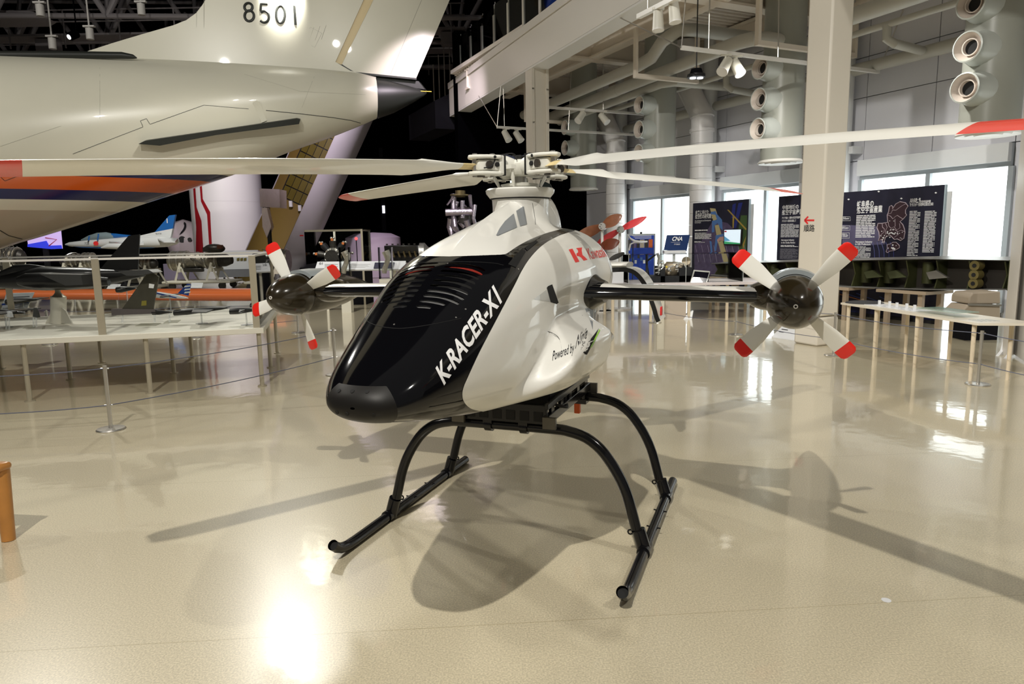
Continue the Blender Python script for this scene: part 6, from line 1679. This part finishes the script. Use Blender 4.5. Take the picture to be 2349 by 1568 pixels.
# ---- green wing section on trestles
WVv = 10.9
gw = thing('wing_section', 'long dark green aircraft wing section, open spar face with ribs, on wooden trestles', 'wing', H(8.5, WVv, 0), 0)
M_wg = mat('wing_green', (.055, .060, .022), .45, .3, noise=.5, nscale=5); M_ws = mat('wing_skin', (.28, .27, .25), .35, .5, noise=.3, nscale=3); M_wl = mat('wing_lightgreen', (.06, .07, .03), .5)
z_top = lambda u: np.interp(u, [6.0, 7.4, 9, 12.6], [1.145, 1.14, 1.08, .93]); z_bot = lambda u: np.interp(u, [6.0, 7.4, 9, 12.6], [.74, .66, .62, .70])
def wr(u, v0, v1, f0, f1): return [(v0, u, f0(u)), (v1, u, f0(u)), (v1, u, f1(u)), (v0, u, f1(u))]
uu = [6.15, 7.4, 9.0, 10.8, 12.5]
hobj('top_skin', hb().rings([[Vector(q) for q in ((WVv, u, z_top(u)), (WVv + .55, u, z_top(u) + .03), (WVv + .55, u, z_top(u) + .045), (WVv - .05, u, z_top(u) + .012))] for u in uu]), M_ws, gw)
hobj('bottom_skin', hb().rings([[Vector(q) for q in ((WVv, u, z_bot(u)), (WVv + .55, u, z_bot(u)), (WVv + .55, u, z_bot(u) - .015), (WVv - .03, u, z_bot(u) - .012))] for u in uu]), M_ws, gw)
hobj('spar_web', hb().rings([[Vector(q) for q in ((WVv + .30, u, z_bot(u)), (WVv + .33, u, z_bot(u)), (WVv + .33, u, z_top(u)), (WVv + .30, u, z_top(u)))] for u in uu]), mat('spar_dark', (.03, .025, .02), .6), gw)
for i, u in enumerate(np.linspace(6.2, 12.4, 13)):
    hobj('rib', hb().prism([(WVv + .02, u, z_bot(u) + .01), (WVv + .30, u, z_bot(u)), (WVv + .30, u, z_top(u)), (WVv + .02, u, z_top(u) - .01), (WVv + .10, u, (z_top(u) + z_bot(u)) / 2)], (0, .02, 0)), (M_wg, M_wg)[i % 2], gw)
for i, u in enumerate((7.05, 7.75, 8.2, 9.4, 10.4, 11.1, 11.7)):
    zc = (z_top(u) + z_bot(u)) / 2
    hobj('bracket', hb().prism([(WVv + .03, u, zc - .05), (WVv + .03, u + .3, zc - .09), (WVv + .03, u + .36, zc + .02), (WVv + .03, u + .2, zc + .06)], (.05, 0, 0)), M_wl if i else M_ws, gw)
    hobj('tank_bay', hb().cyl((WVv + .22, u + .45, z_bot(u) + .06), (WVv + .22, u + .45, z_top(u) - .05), .09, n=14), M_wg, gw)
for k, zf in enumerate((.82, .5, .2)):
    u = 6.62; zc = z_bot(u) + (z_top(u) - z_bot(u)) * zf
    b1 = hobj('attach_fitting', hb().cyl((WVv - .02, u, zc), (WVv + .12, u, zc), .075, n=20), mat('fitting_ochre', (.15, .12, .04), .45), gw)
    hobj('fitting_bore', hb().cyl((WVv - .025, u, zc), (WVv - .018, u, zc), .032, n=14), M_void, b1)
hobj('end_plate', hb().prism([(WVv, 6.12, z_bot(6.12) - .02), (WVv + .5, 6.12, z_bot(6.12) - .02), (WVv + .5, 6.12, z_top(6.12) + .03), (WVv, 6.12, z_top(6.12) + .01)], (0, .02, 0)), M_wg, gw)
for i, u in enumerate((7.75, 9.2, 10.1, 12.0)):
    tr = thing('trestle', ('wooden trestle under the thick end of the green wing', 'wooden trestle behind the small parts table', 'wooden trestle just right of the cream column', 'wooden trestle at the thin end of the green wing')[i], 'trestle', H(u, WVv + .25, 0), 0, 'trestles under the wing')
    zt = float(min(z_bot(u - .45), z_bot(u + .45))) - .018
    hobj('top_board', hb().bx(WVv - .1, WVv + .6, u - .45, u + .45, zt - .05, zt), mat('trestle_wood', (.42, .33, .24), .6), tr)
    for dv in (-.02, .46):
        for du in (-.3, .3): hobj('post', hb().bx(WVv + dv, WVv + dv + .07, u + du - .04, u + du + .04, 0, zt - .05), MATS['trestle_wood'], tr)
# glossy floor poster base strip seen under the wing
t = thing('low_photo_panel', 'low panel with a night runway photo under the green wing', 'panel', H(8.6, 11.7, 0), 0)
hobj('panel', hb().bx(11.7, 11.74, 7.7, 10.4, .06, .6), mat('runway_night', (.012, .014, .05), .3, noise=.8, nscale=4), t)
for k in range(4): hobj('light_streak', hb().prism([(11.695, 10.3 - k * .5, .5 - k * .03), (11.695, 8.6 - k * .2, .22 - k * .03), (11.695, 8.6 - k * .2, .20 - k * .03), (11.695, 10.3 - k * .5, .485 - k * .03)], (.003, 0, 0)), mat('streak_orange', (.5, .2, .1), .5) if k == 0 else mat('streak_blue', (.05, .08, .3), .5), t)
hobj('foot', hb().bx(11.68, 11.76, 7.7, 10.4, 0, .06), M_ink, t)

# ---- small parts table on the right
a = G(2225, 875); b = G(1942, 802); d_ = (b - a).normalized(); n_ = Vector((-d_.y, d_.x, 0)); n_ = n_ if n_.y > 0 else -n_
pt_ = thing('parts_table', 'light wooden table with small white parts behind the rope at right', 'table', a, 0)
def Q(s, n, z): return a + d_ * s + n_ * n + Vector((0, 0, z))
Lq = (b - a).length; M_oak = mat('pale_wood', (.68, .58, .43), .45)
QZ = .645
obj('table_top', MB().prism([Q(-.12, -.06, QZ - .025), Q(-.30, .52, QZ - .025), Q(Lq + .1, .52, QZ - .025), Q(Lq + .1, -.06, QZ - .025)], (0, 0, .025)), mat('top_cream', (.72, .66, .55), .4), pt_)
for s in (0, .85, 1.6, Lq):
    for n in (0, .44): obj('leg', MB().cyl(Q(s, n, 0), Q(s, n, QZ - .025), .018, .024, n=10), M_oak, pt_)
for i, s in enumerate((1.78, 1.62, 1.44, 1.3, 1.12)):
    q = Q(s, .16 + .03 * (i % 2), QZ)
    tag(obj('white_block', MB().box(q + Vector((0, 0, .035 + .004)), (.026, .026, .062)).box(q + Vector((0, 0, .004)), (.07, .05, .008)), M_mwht, bevel=.002), ('first', 'second', 'third', 'fourth', 'fifth')[i] + ' small white block counted from the column along the parts table', 'block', 'small white blocks')
q = Q(1.45, .18, QZ)
tag(obj('block_tray', MB().prism([Q(1.95, .06, QZ), Q(1.0, .06, QZ), Q(1.0, .34, QZ), Q(1.95, .34, QZ)], (0, 0, .0035)), M_mwht), 'thin white tray under the small blocks', 'tray')
tag(obj('black_disc', MB().lathe([(.0, .02), (.2, .018), (.24, .006), (.24, 0)], Q(2.15, .2, QZ), n=28), M_ink), 'flat black oval part at the far end of the parts table', 'part')
gl = thing('glass_bridge', 'low clear glass cover standing on the parts table', 'glass cover', Q(.7, .2, QZ), 0)
obj('glass_sheet', MB().prism([Q(.95, .05, QZ + .05), Q(.35, .05, QZ + .05), Q(.35, .35, QZ + .05), Q(.95, .35, QZ + .05)], (0, 0, .008)), mat('glass_green', (.35, .5, .42), .1, alpha=.55), gl)
for s in (.95, .36): obj('glass_foot', MB().prism([Q(s, .05, QZ), Q(s, .35, QZ), Q(s - .01, .35, QZ), Q(s - .01, .05, QZ)], (0, 0, .05)), M_case, gl)
for k in range(5): tag(obj('braille_strip', MB().prism([Q(.16 - .0 * k, .06 + .05 * k, QZ), Q(-.02, .06 + .05 * k, QZ), Q(-.02, .075 + .05 * k, QZ), Q(.16, .075 + .05 * k, QZ)], (0, 0, .002)), M_wframe), 'tiny grey strip number %s from the front at the near end of the parts table' % ('one', 'two', 'three', 'four', 'five')[k], 'strip', 'grey strips')

# ---- tan pod and white panels at the right edge
D = 10.0
tp = thing('tan_pod', 'rounded tan seat pod below the thick end of the green wing', 'pod', Vector((P(2245, 760, D).x, D, 0)), 0)
M_tan = mat('pod_tan', (.36, .30, .23), .6)
obj('upper', MB().prism([P(2222, 697, D), P(2224, 680, D), P(2232, 671, D), P(2296, 668, D), P(2296, 697, D)], (0, .42, 0)), M_tan, tp, bevel=.02)
obj('lower', MB().prism([P(2200, 720, D), P(2222, 698.5, D), P(2296, 699, D), P(2296, 730, D), P(2222, 732, D)], (0, .42, 0)), M_tan, tp, bevel=.02)
obj('chrome_trim', MB().bar(P(2221, 698, D - .02), P(2296, 700, D - .02), .02, .03), M_chrome, tp)
obj('base', MB().bx(P(2222, 740, D).x, P(2296, 740, D).x, D + .05, D + .4, 0, P(2230, 731, D).z), M_dark, tp)
ga = G(2293, 808); gb = G(2352, 850)
wpn = thing('white_partition', 'white standing partition with a black edge at the right edge', 'partition', ga, 0)
pa, pb = G(2298, 812), G(2320, 826)
obj('post_panel', MB().prism([pa, pb, pb + Vector((0, 0, 6.2)), pa + Vector((0, 0, 6.2))], (.30, .36, 0)), M_fascia, wpn)
pc, pd = G(2317, 812), G(2420, 880)
obj('front_panel', MB().prism([pc + Vector((0, 0, .03)), pd + Vector((0, 0, .03)), pd + Vector((0, 0, 2.25)), pc + Vector((0, 0, 2.25))], (.04, .05, 0)), M_whitemetal, wpn)
obj('black_edge', MB().prism([pc + Vector((-.008, .008, .03)), pc + Vector((.0, .0, .03)), pc + Vector((.0, 0, 2.25)), pc + Vector((-.008, .008, 2.25))], (.03, .04, 0)), M_ink, wpn)
for (px, py) in ((2290, 812), (2308, 818)): 
    q = G(px, py)
    obj('foot', MB().prism([q + Vector((-.12, -.12, 0)), q + Vector((.15, .1, 0)), q + Vector((.15, .1, .32)), q + Vector((.02, 0, .05))], (.02, -.03, 0)), M_mwht, wpn)
mb = MB(); dpc = (pd - pc).normalized(); nf = Vector((dpc.y, -dpc.x, 0)); nf = nf if nf.y < 0 else -nf
for k in range(9):
    o_ = pc + dpc * .14 + nf * .004 + Vector((0, 0, 1.06 - k * .028)); l_ = .25 if k % 3 else .4
    mb.add([o_, o_ + dpc * l_, o_ + dpc * l_ + Vector((0, 0, -.013)), o_ + Vector((0, 0, -.013))], [(0, 1, 2, 3)])
obj('text_block', mb, M_ink, wpn, fix=False, smooth=False)

# ---- middle right: long table with engine in glass case, propellers, signs
D = 12.6
la, lb = G(1400, 745), G(1790, 770)
D0 = 13.2
lt = thing('exhibit_table', 'long pale table with slim wooden legs behind the left wing side of the helicopter', 'table', Vector((P(1580, 700, D0).x, D0, 0)), 0)
XA, XB = P(1395, 660, D0).x, P(1772, 660, D0).x
LZ = .70
obj('table_top', MB().bx(XA, XB, D0, D0 + 1.3, LZ - .05, LZ), mat('top_lilac', (.66, .6, .6), .4), lt)
for k in range(5):
    for dy in (.08, 1.2): obj('leg', MB().cyl((XA + .1 + (XB - XA - .2) * k / 4, D0 + dy, 0), (XA + .1 + (XB - XA - .2) * k / 4, D0 + dy, LZ - .05), .03, n=10), M_oak, lt)
gc2 = thing('engine_case', 'wide clear glass case over the chrome inline engine', 'display case', Vector((P(1530, 650, D0 + .15).x, D0 + .15, LZ)), 0)
xa, xb = P(1442, 620, D0 + .15).x, P(1705, 620, D0 + .15).x; z1 = P(1560, 583, D0 + .15).z
for (x0, x1, y0, y1) in ((xa, (xa + xb) / 2 - .003, D0 + .15, D0 + .158), ((xa + xb) / 2 + .003, xb, D0 + .15, D0 + .158), (xa, xb, D0 + 1.1, D0 + 1.108), (xa, xa + .008, D0 + .15, D0 + 1.1), (xb - .008, xb, D0 + .15, D0 + 1.1)):
    obj('glass_pane', MB().bx(x0, x1, y0, y1, LZ, z1), M_case, gc2)
obj('glass_lid', MB().bx(xa, xb, D0 + .15, D0 + 1.108, z1, z1 + .008), M_case, gc2)
for x_ in (xa, (xa + xb) / 2, xb): obj('glass_edge', MB().bx(x_ - .004, x_ + .004, D0 + .145, D0 + .155, LZ, z1), M_noz, gc2)
eg = thing('inline_engine', 'chrome and bronze piston engine on a black cradle inside the wide glass case', 'engine', Vector((P(1520, 650, D0 + .6).x, D0 + .6, LZ)), 0)
E0 = D0 + .6
M_br = mat('engine_bronze', (.36, .29, .21), .35, .4, noise=.4, nscale=20); M_cr = mat('engine_chrome', (.8, .79, .78), .16, .7)
obj('cradle', MB().bx(P(1478, 640, E0).x, P(1580, 640, E0).x, E0 - .3, E0 + .3, LZ, LZ + .12).bx(P(1508, 640, E0).x, P(1518, 640, E0).x, E0 - .3, E0 + .3, LZ, LZ + .3).bx(P(1550, 640, E0).x, P(1578, 640, E0).x, E0 - .3, E0 + .2, LZ, LZ + .28), M_ink, eg)
obj('lever', MB().tube([P(1483, 582, E0), P(1484, 612, E0), P(1486, 640, E0)], [.02, .025, .05], 10).tube([P(1485, 598, E0), P(1506, 582, E0)], .018, 8), M_ink, eg)
obj('manifold', MB().tube([P(1508, 580, E0), P(1512, 592, E0), P(1510, 604, E0), P(1518, 615, E0), P(1512, 628, E0)], .03, 12), M_cr, eg)
obj('crankcase', MB().tube([P(1512, 622, E0), P(1530, 618, E0), P(1555, 616, E0), P(1566, 612, E0)], [.12, .16, .14, .1], 16), M_br, eg)
obj('shaft', MB().cyl(P(1548, 616, E0 - .1), P(1574, 603, E0 - .1), .055, .04, n=14), mat('shaft_tan', (.5, .42, .33), .4, .5), eg)
obj('prop_hub', MB().cyl(P(1574, 598, E0 - .15), P(1574, 606, E0 + .1), .085, n=18), M_br, eg)
random.seed(11)
for k in range(22):
    px = random.uniform(1508, 1566); py = random.uniform(598, 632)
    obj('chrome_fitting', MB().ball(P(px, py, E0 - random.uniform(.05, .25)), random.uniform(.022, .05), 12, 8), (M_cr, M_br, M_cr)[k % 3], eg)
for k in range(9):
    p0 = (random.uniform(1505, 1560), random.uniform(596, 630)); p1 = (p0[0] + random.uniform(-14, 18), p0[1] + random.uniform(-10, 14)); E1 = E0 - random.uniform(.15, .3)
    obj('chrome_pipe', MB().tube([P(*p0, E1), P((p0[0] + p1[0]) / 2 + 4, (p0[1] + p1[1]) / 2 - 4, E1), P(*p1, E1)], .014, 8), M_cr, eg)
obj('yellow_cap', MB().ball(P(1529, 612, E0 - .28), .022, 10, 8), mat('cap_yellow', (.8, .6, .05), .4), eg)
t = thing('tilted_screen', 'black tilted display screen with a pale frame beside the engine case', 'screen', Vector((P(1600, 658, D0 + .05).x, D0 + .05, LZ)), 0)
obj('frame', MB().prism([P(1582, 655, D0 + .05), P(1619, 657, D0 + .05), P(1629, 623, D0 + .25), P(1592, 620, D0 + .25)], (0, .03, .01)), M_whitemetal, t)
obj('glass', MB().prism([P(1584, 653.5, D0 + .055), P(1617, 655, D0 + .055), P(1626.5, 625, D0 + .235), P(1593.5, 622, D0 + .235)], (0, -.006, .003)), mat('screen_black', (.012, .011, .02), .15), t)
obj('prop_leg', MB().bar(P(1622, 656, D0 + .3), P(1624, 640, D0 + .2), .02, .02), M_ink, t)
# pedestals under the wing
g_ = G(1552, 732)
t = thing('pedestal_box', 'tan box pedestal standing on the floor under the stub wing', 'pedestal', g_, 0)
obj('box', MB().bx(g_.x - .22, g_.x + .18, g_.y, g_.y + .4, 0, .62), mat('pedestal_tan', (.48, .41, .34), .55), t)
obj('side', MB().bx(g_.x - .36, g_.x - .225, g_.y + .05, g_.y + .4, 0, .62), M_ttop, t)
g_ = G(1568, 732)
tag(obj('floor_socket', MB().prism([g_, g_ + Vector((.16, 0, 0)), g_ + Vector((.2, .05, .16)), g_ + Vector((.08, .05, .1))], (0, .08, 0)), M_mwht), 'small white angled box on the floor beside the tan pedestal', 'box')
# propellers
def prop_blade(c_, tipc, w, m, nm, par, tw=.6, n=8):
    d = tipc - c_; L = d.length; d.normalize(); s_ = d.cross(Vector((0, 1, 0))).normalized()
    rows = []
    for i in range(n + 1):
        f_ = i / n; ch = w * (math.sin(PI * min(1, .12 + f_ * .86)) ** .7); a = tw * (1 - f_) + .15
        e = s_ * math.cos(a) + Vector((0, 1, 0)) * math.sin(a); nn = d.cross(e); th = .018 * (1 - .6 * f_) + .004
        q = c_ + d * (L * f_)
        rows.append([q + e * ch * .5, q + nn * th, q - e * ch * .5, q - nn * th])
    return obj(nm, MB().rings(rows), m, par, sharp=80)
M_wood = mat('prop_wood', (.26, .10, .05), .3, coat=.5, noise=.35, nscale=8); M_mah = mat('prop_mahogany', (.15, .035, .015), .28, coat=.6, noise=.3, nscale=8); M_pred = mat('prop_red', (.80, .07, .08), .3, coat=.4)
D = 14.75
for (c, t0, t1, m, lab, hubm, w) in (((1383, 519), (1426, 493), (1318, 545), M_wood, 'brown wooden propeller with steel hub behind the helicopter', M_chrome, .26),
                                     ((1424, 526), (1483, 497), (1368, 559), M_pred, 'slim bright red propeller before the window', M_noz, .17),
                                     ((1378, 566), (1421, 553), (1330, 590), M_mah, 'dark mahogany propeller below the red one', M_mah, .26)):
    dd = D + (.4 if m is M_pred else 0); cc = P(*c, dd)
    t = thing('propeller', lab, 'propeller', Vector((cc.x, dd, 0)), 0, 'mounted propellers')
    prop_blade(cc, P(*t0, dd), w, m, 'blade', t); prop_blade(cc, P(*t1, dd), w, m, 'blade', t)
    obj('hub', MB().cyl(cc - Vector((0.03, .09, 0)), cc + Vector((.03, .09, 0)), .075, n=18), hubm, t)
    for k in range(6): obj('hub_bolt', MB().cyl(cc + Vector((.045 * math.cos(k * PI / 3) - .03, -.095, .045 * math.sin(k * PI / 3))), cc + Vector((.045 * math.cos(k * PI / 3) - .03, -.085, .045 * math.sin(k * PI / 3))), .01, n=8), M_ink, t)
    obj('stand', MB().cyl(Vector((cc.x, dd + .12, 0)), Vector((cc.x, dd + .12, cc.z)), .03, n=10).cyl(Vector((cc.x, dd + .12, 0)), Vector((cc.x, dd + .12, .03)), .25, n=18), M_whitemetal, t)
    obj('axle', MB().cyl(cc, cc + Vector((0, .12, 0)), .03, n=10), M_whitemetal, t)
# grey metal propeller blade on white block in the glass case
t = thing('propeller', 'dark grey metal propeller tip lying in the glass case near the helicopter body', 'propeller', Vector((P(1410, 600, 13.6).x, 13.6, LZ)), 0, 'mounted propellers')
prop_blade(P(1432, 580, 13.6), P(1396, 596, 13.6), .12, M_mgrey, 'blade', t)
obj('support_block', MB().box(Vector((P(1412, 605, 13.6).x, 13.7, LZ + .16)), (.32, .2, .32)), M_mwht, t)
# blue poster and CNA sign
D = 16.5
bpz = thing('blue_poster', 'blue poster in a steel frame with aircraft photos beside the red propeller', 'poster', Vector((P(1470, 640, D).x, D, 0)), 0)
zf = P(1470, 536, D).z
XA, XB = P(1438, 580, D).x, P(1503, 580, D).x
obj('frame', MB().bx(XA, XB, D, D + .04, .25, zf), M_wframe, bpz)
obj('sheet', MB().bx(XA + .04, XB - .03, D - .004, D, .28, zf - .04), mat('poster_royal', (.02, .06, .40), .35), bpz)
for k, (x0, x1, m) in enumerate(((1441, 1449, M_mgrey), (1450, 1459, M_pp), (1460, 1467, M_engd), (1468, 1478, M_taupe), (1479, 1487, M_engd), (1488, 1497, M_owing))):
    obj('photo', MB().bx(P(x0, 550, D).x, P(x1, 550, D).x, D - .008, D - .005, P(1470, 568, D).z, P(1470, 549, D).z), m, bpz)
for k in range(3): obj('text_line', MB().bx(P(1450 + 3 * k, 550, D).x, P(1494, 550, D).x, D - .008, D - .005, P(1470, 540.5 + 3 * k, D).z, P(1470, 539.5 + 3 * k, D).z), M_white_ink, bpz)
for k in range(8): obj('photo', MB().bx(P(1443 + 6.5 * k, 550, D).x, P(1448 + 6.5 * k, 550, D).x, D - .008, D - .005, P(1470, 592 + (k % 3) * 6, D).z, P(1470, 584 + (k % 3) * 6, D).z), (M_mgrey, M_pb, M_mwht)[k % 3], bpz)
for x_ in (XA + .02, XB - .02): obj('leg', MB().bx(x_ - .02, x_ + .02, D, D + .04, 0, .25), M_wframe, bpz)
obj('finial', MB().ball(Vector(((XA + XB) / 2, D + .02, zf + .02)), .03, 10, 8), M_ink, bpz)
t = thing('winglet_model', 'white curved winglet model standing before the blue poster', 'model', Vector((P(1455, 570, 15.8).x, 15.8, 0)), 0)
obj('winglet', MB().tube([P(1440, 538, 15.8), P(1446, 547, 15.8), P(1456, 553, 15.8), P(1470, 555, 15.8), P(1485, 554, 15.8)], [.008, .022, .03, .03, .02], 10), M_mwht, t)
obj('arm', MB().tube([P(1478, 557, 15.8), P(1455, 556, 15.8), P(1446, 560, 15.8), P(1443, 574, 15.8)], [.01, .016, .02, .02], 10), M_mwht, t)
obj('mast', MB().cyl(Vector((P(1452, 556, 15.8).x, 15.85, 0)), P(1452, 556, 15.85), .012, n=8), M_ink, t)
D = 14.95
cna = thing('lectern_sign', 'dark blue slanted sign with three big white letters before the windows', 'sign', Vector((P(1555, 640, D).x, D, 0)), 0)
pq = [P(1523, 573, D), P(1575, 576, D), P(1583, 538, D + .12), P(1530, 539, D + .12)]
obj('board', MB().prism(pq, (0, .02, -.005)), mat('sign_navy', (.010, .030, .11), .5, spec=.1), cna)
r_ = (P(1583, 538, D + .12) - P(1530, 539, D + .12)).normalized(); u_ = (P(1530, 539, D + .12) - P(1523, 573, D)).normalized()
text_on(cna, 'heading', 'CNA', P(1541, 552.5, D + .06), r_, u_, .095, M_white_ink, width=.22, off=.014, bold=.02, shear=.12)
text_on(cna, 'subheading', 'FY2023', P(1546, 562, D + .03), r_, u_, .03, M_white_ink, off=.014)
text_on(cna, 'subheading', 'CHUBU NAGOYA AEROSPACE', P(1538, 556.5, D + .05), r_, u_, .011, M_white_ink, off=.014)
obj('base', MB().bx(P(1523, 578, D).x, P(1572, 578, D).x, D - .05, D + .15, P(1550, 580, D).z, P(1550, 574, D).z).cyl(Vector((P(1548, 600, D).x, D + .08, 0)), Vector((P(1548, 600, D).x, D + .08, P(1548, 578, D).z)), .03, n=10), M_mwht, cna)
# white wedge sign on the floor
g_ = G(1770, 774); g2 = G(1810, 780)
wd = thing('wedge_sign', 'white wedge caption on the floor under the right propeller', 'sign', g_, 0)
ax2 = (g2 - g_).normalized(); bk2 = Vector((-ax2.y, ax2.x, 0)); bk2 = bk2 if bk2.y > 0 else -bk2
L2 = (g2 - g_).length
obj('wedge', MB().prism([g_, g_ + bk2 * .30, g_ + bk2 * .30 + Vector((0, 0, .22)), g_ + Vector((0, 0, .015))], ax2 * (L2 + .12)), M_mwht, wd)
for k in range(3): obj('text_line', MB().prism([g_ + ax2 * .05 + bk2 * (.2 - .05 * k) + Vector((0, 0, .157 - .034 * k)), g_ + ax2 * (.2 - .03 * k) + bk2 * (.2 - .05 * k) + Vector((0, 0, .157 - .034 * k)), g_ + ax2 * (.2 - .03 * k) + bk2 * (.21 - .05 * k) + Vector((0, 0, .164 - .034 * k)), g_ + ax2 * .05 + bk2 * (.21 - .05 * k) + Vector((0, 0, .164 - .034 * k))], (0, 0, .002)), M_ink, wd)
g_ = G(2033, 1376)
tag(obj('floor_dot', MB().cyl(g_, g_ + Vector((0, 0, .0015)), .02, n=24), M_mwht), 'small white round sticker on the floor at lower right', 'sticker')

# ================================================================== STANCHIONS AND ROPES
M_rope = mat('rope_bluegrey', (.10, .11, .16), .5)
POSTH = .57
st0 = None
def stanchion(loc, lab):
    global st0
    if st0 is None:
        st0 = thing('stanchion', lab, 'stanchion', (0, 0, 0), 0, 'rope barrier posts')
        obj('base', MB().lathe([(0, 0), (.115, 0), (.118, .006), (.11, .016), (.03, .022), (0, .022)], n=32), M_chrome, st0, local=True)
        obj('post', MB().cyl((0, 0, .02), (0, 0, POSTH), .017, n=16), M_chrome, st0, local=True)
        for z in (.22, .545): obj('rope_clip', MB().cyl((-.035, 0, z), (.035, 0, z), .006, n=8), M_chrome, st0, local=True)
        o = st0
    else: o = copy_tree(st0)
    o.location = loc; o['label'] = lab; return o
S = {}
for k, px, py, lab in (('a', 255, 985, 'steel rope post standing alone at left in front of the glass table'), ('b', 684, 763, 'steel rope post below the left propeller'), ('c', 770, 860, 'steel rope post mostly hidden behind the black nose'),
                       ('d', 452, 774, 'steel rope post seen under the glass table right of its middle'), ('e', 115, 790, 'steel rope post seen under the left end of the glass table'), ('f', 2243, 882, 'steel rope post in front of the parts table at right'),
                       ('g', 1912, 815, 'steel rope post behind the lower right propeller blade'), ('h', 1687, 768, 'steel rope post left of the right propeller'), ('i', 1503, 740, 'steel rope post beneath the tail hoop')):
    g_ = G(px, py); S[k] = g_; stanchion(g_, lab)
def rope(p, q, lab, z, sag=.03):
    pts = [p.lerp(q, t_) + Vector((0, 0, z - sag * 4 * t_ * (1 - t_))) for t_ in np.linspace(0, 1, 9)]
    tag(obj('barrier_rope', MB().tube(pts, .0045, 6), M_rope), lab, 'rope', 'barrier ropes')
lft = G(-220, 1010); rgt2 = G(2560, 950)
for (p, q, nm) in (('a', 'c', 'between the left post and the post behind the nose'), ('b', 'd', 'behind the glass table on its right'), ('d', 'e', 'behind the glass table on its left'), ('f', 'g', 'in front of the parts table'), ('g', 'h', 'behind the right propeller'), ('h', 'i', 'below the stub wing')):
    for z, w_ in ((.545, 'upper'), (.22, 'lower')): rope(S[p], S[q], '%s rope %s' % (w_, nm), z)
for z, w_ in ((.545, 'upper'), (.22, 'lower')):
    rope(S['a'], lft, '%s rope from the left post towards the left edge' % w_, z)
    rope(S['f'], rgt2, '%s rope from the right post towards the right edge' % w_, z)

# ================================================================== WOODEN BENCH AT THE LEFT EDGE
M_bw_ = mat('bench_wood', (.46, .20, .045), .35, coat=.3, noise=.25, nscale=12)
l0 = G(20, 1238); bt = thing('wooden_stool', 'varnished wooden stool corner at the left edge of the picture', 'stool', l0, 0)
zt = .44
obj('leg', MB().tube([l0, l0 + Vector((-.015, .03, zt - .04))], [.034, .042], 20), M_bw_, bt)
for (dx, dy) in ((-.58, -.34), (-1.02, -.22), (-.55, .06)): obj('leg', MB().tube([l0 + Vector((dx, dy, 0)), l0 + Vector((dx * .96, dy * .96, zt - .04))], [.034, .042], 16), M_bw_, bt)
c0 = l0 + Vector((.055, .0, zt - .045)); 
obj('seat', MB().prism([l0 + Vector((.045, .045, zt - .045)), l0 + Vector((.02, -.035, zt - .045)), l0 + Vector((-.62, -.42, zt - .045)), l0 + Vector((-1.15, -.25, zt - .045)), l0 + Vector((-.6, .14, zt - .045))], (0, 0, .045)), M_bw_, bt, bevel=.018)
q = l0 + Vector((-.09, .0, zt))
tag(obj('small_figure', MB().ball(q + Vector((0, 0, .012)), (.04, .03, .012), 14, 8).tube([q + Vector((.03, 0, .012)), q + Vector((.04, 0, .03)), q + Vector((.038, 0, .045))], [.006, .005, .004], 8), M_mwht), 'tiny white figure lying on the wooden stool', 'figure')
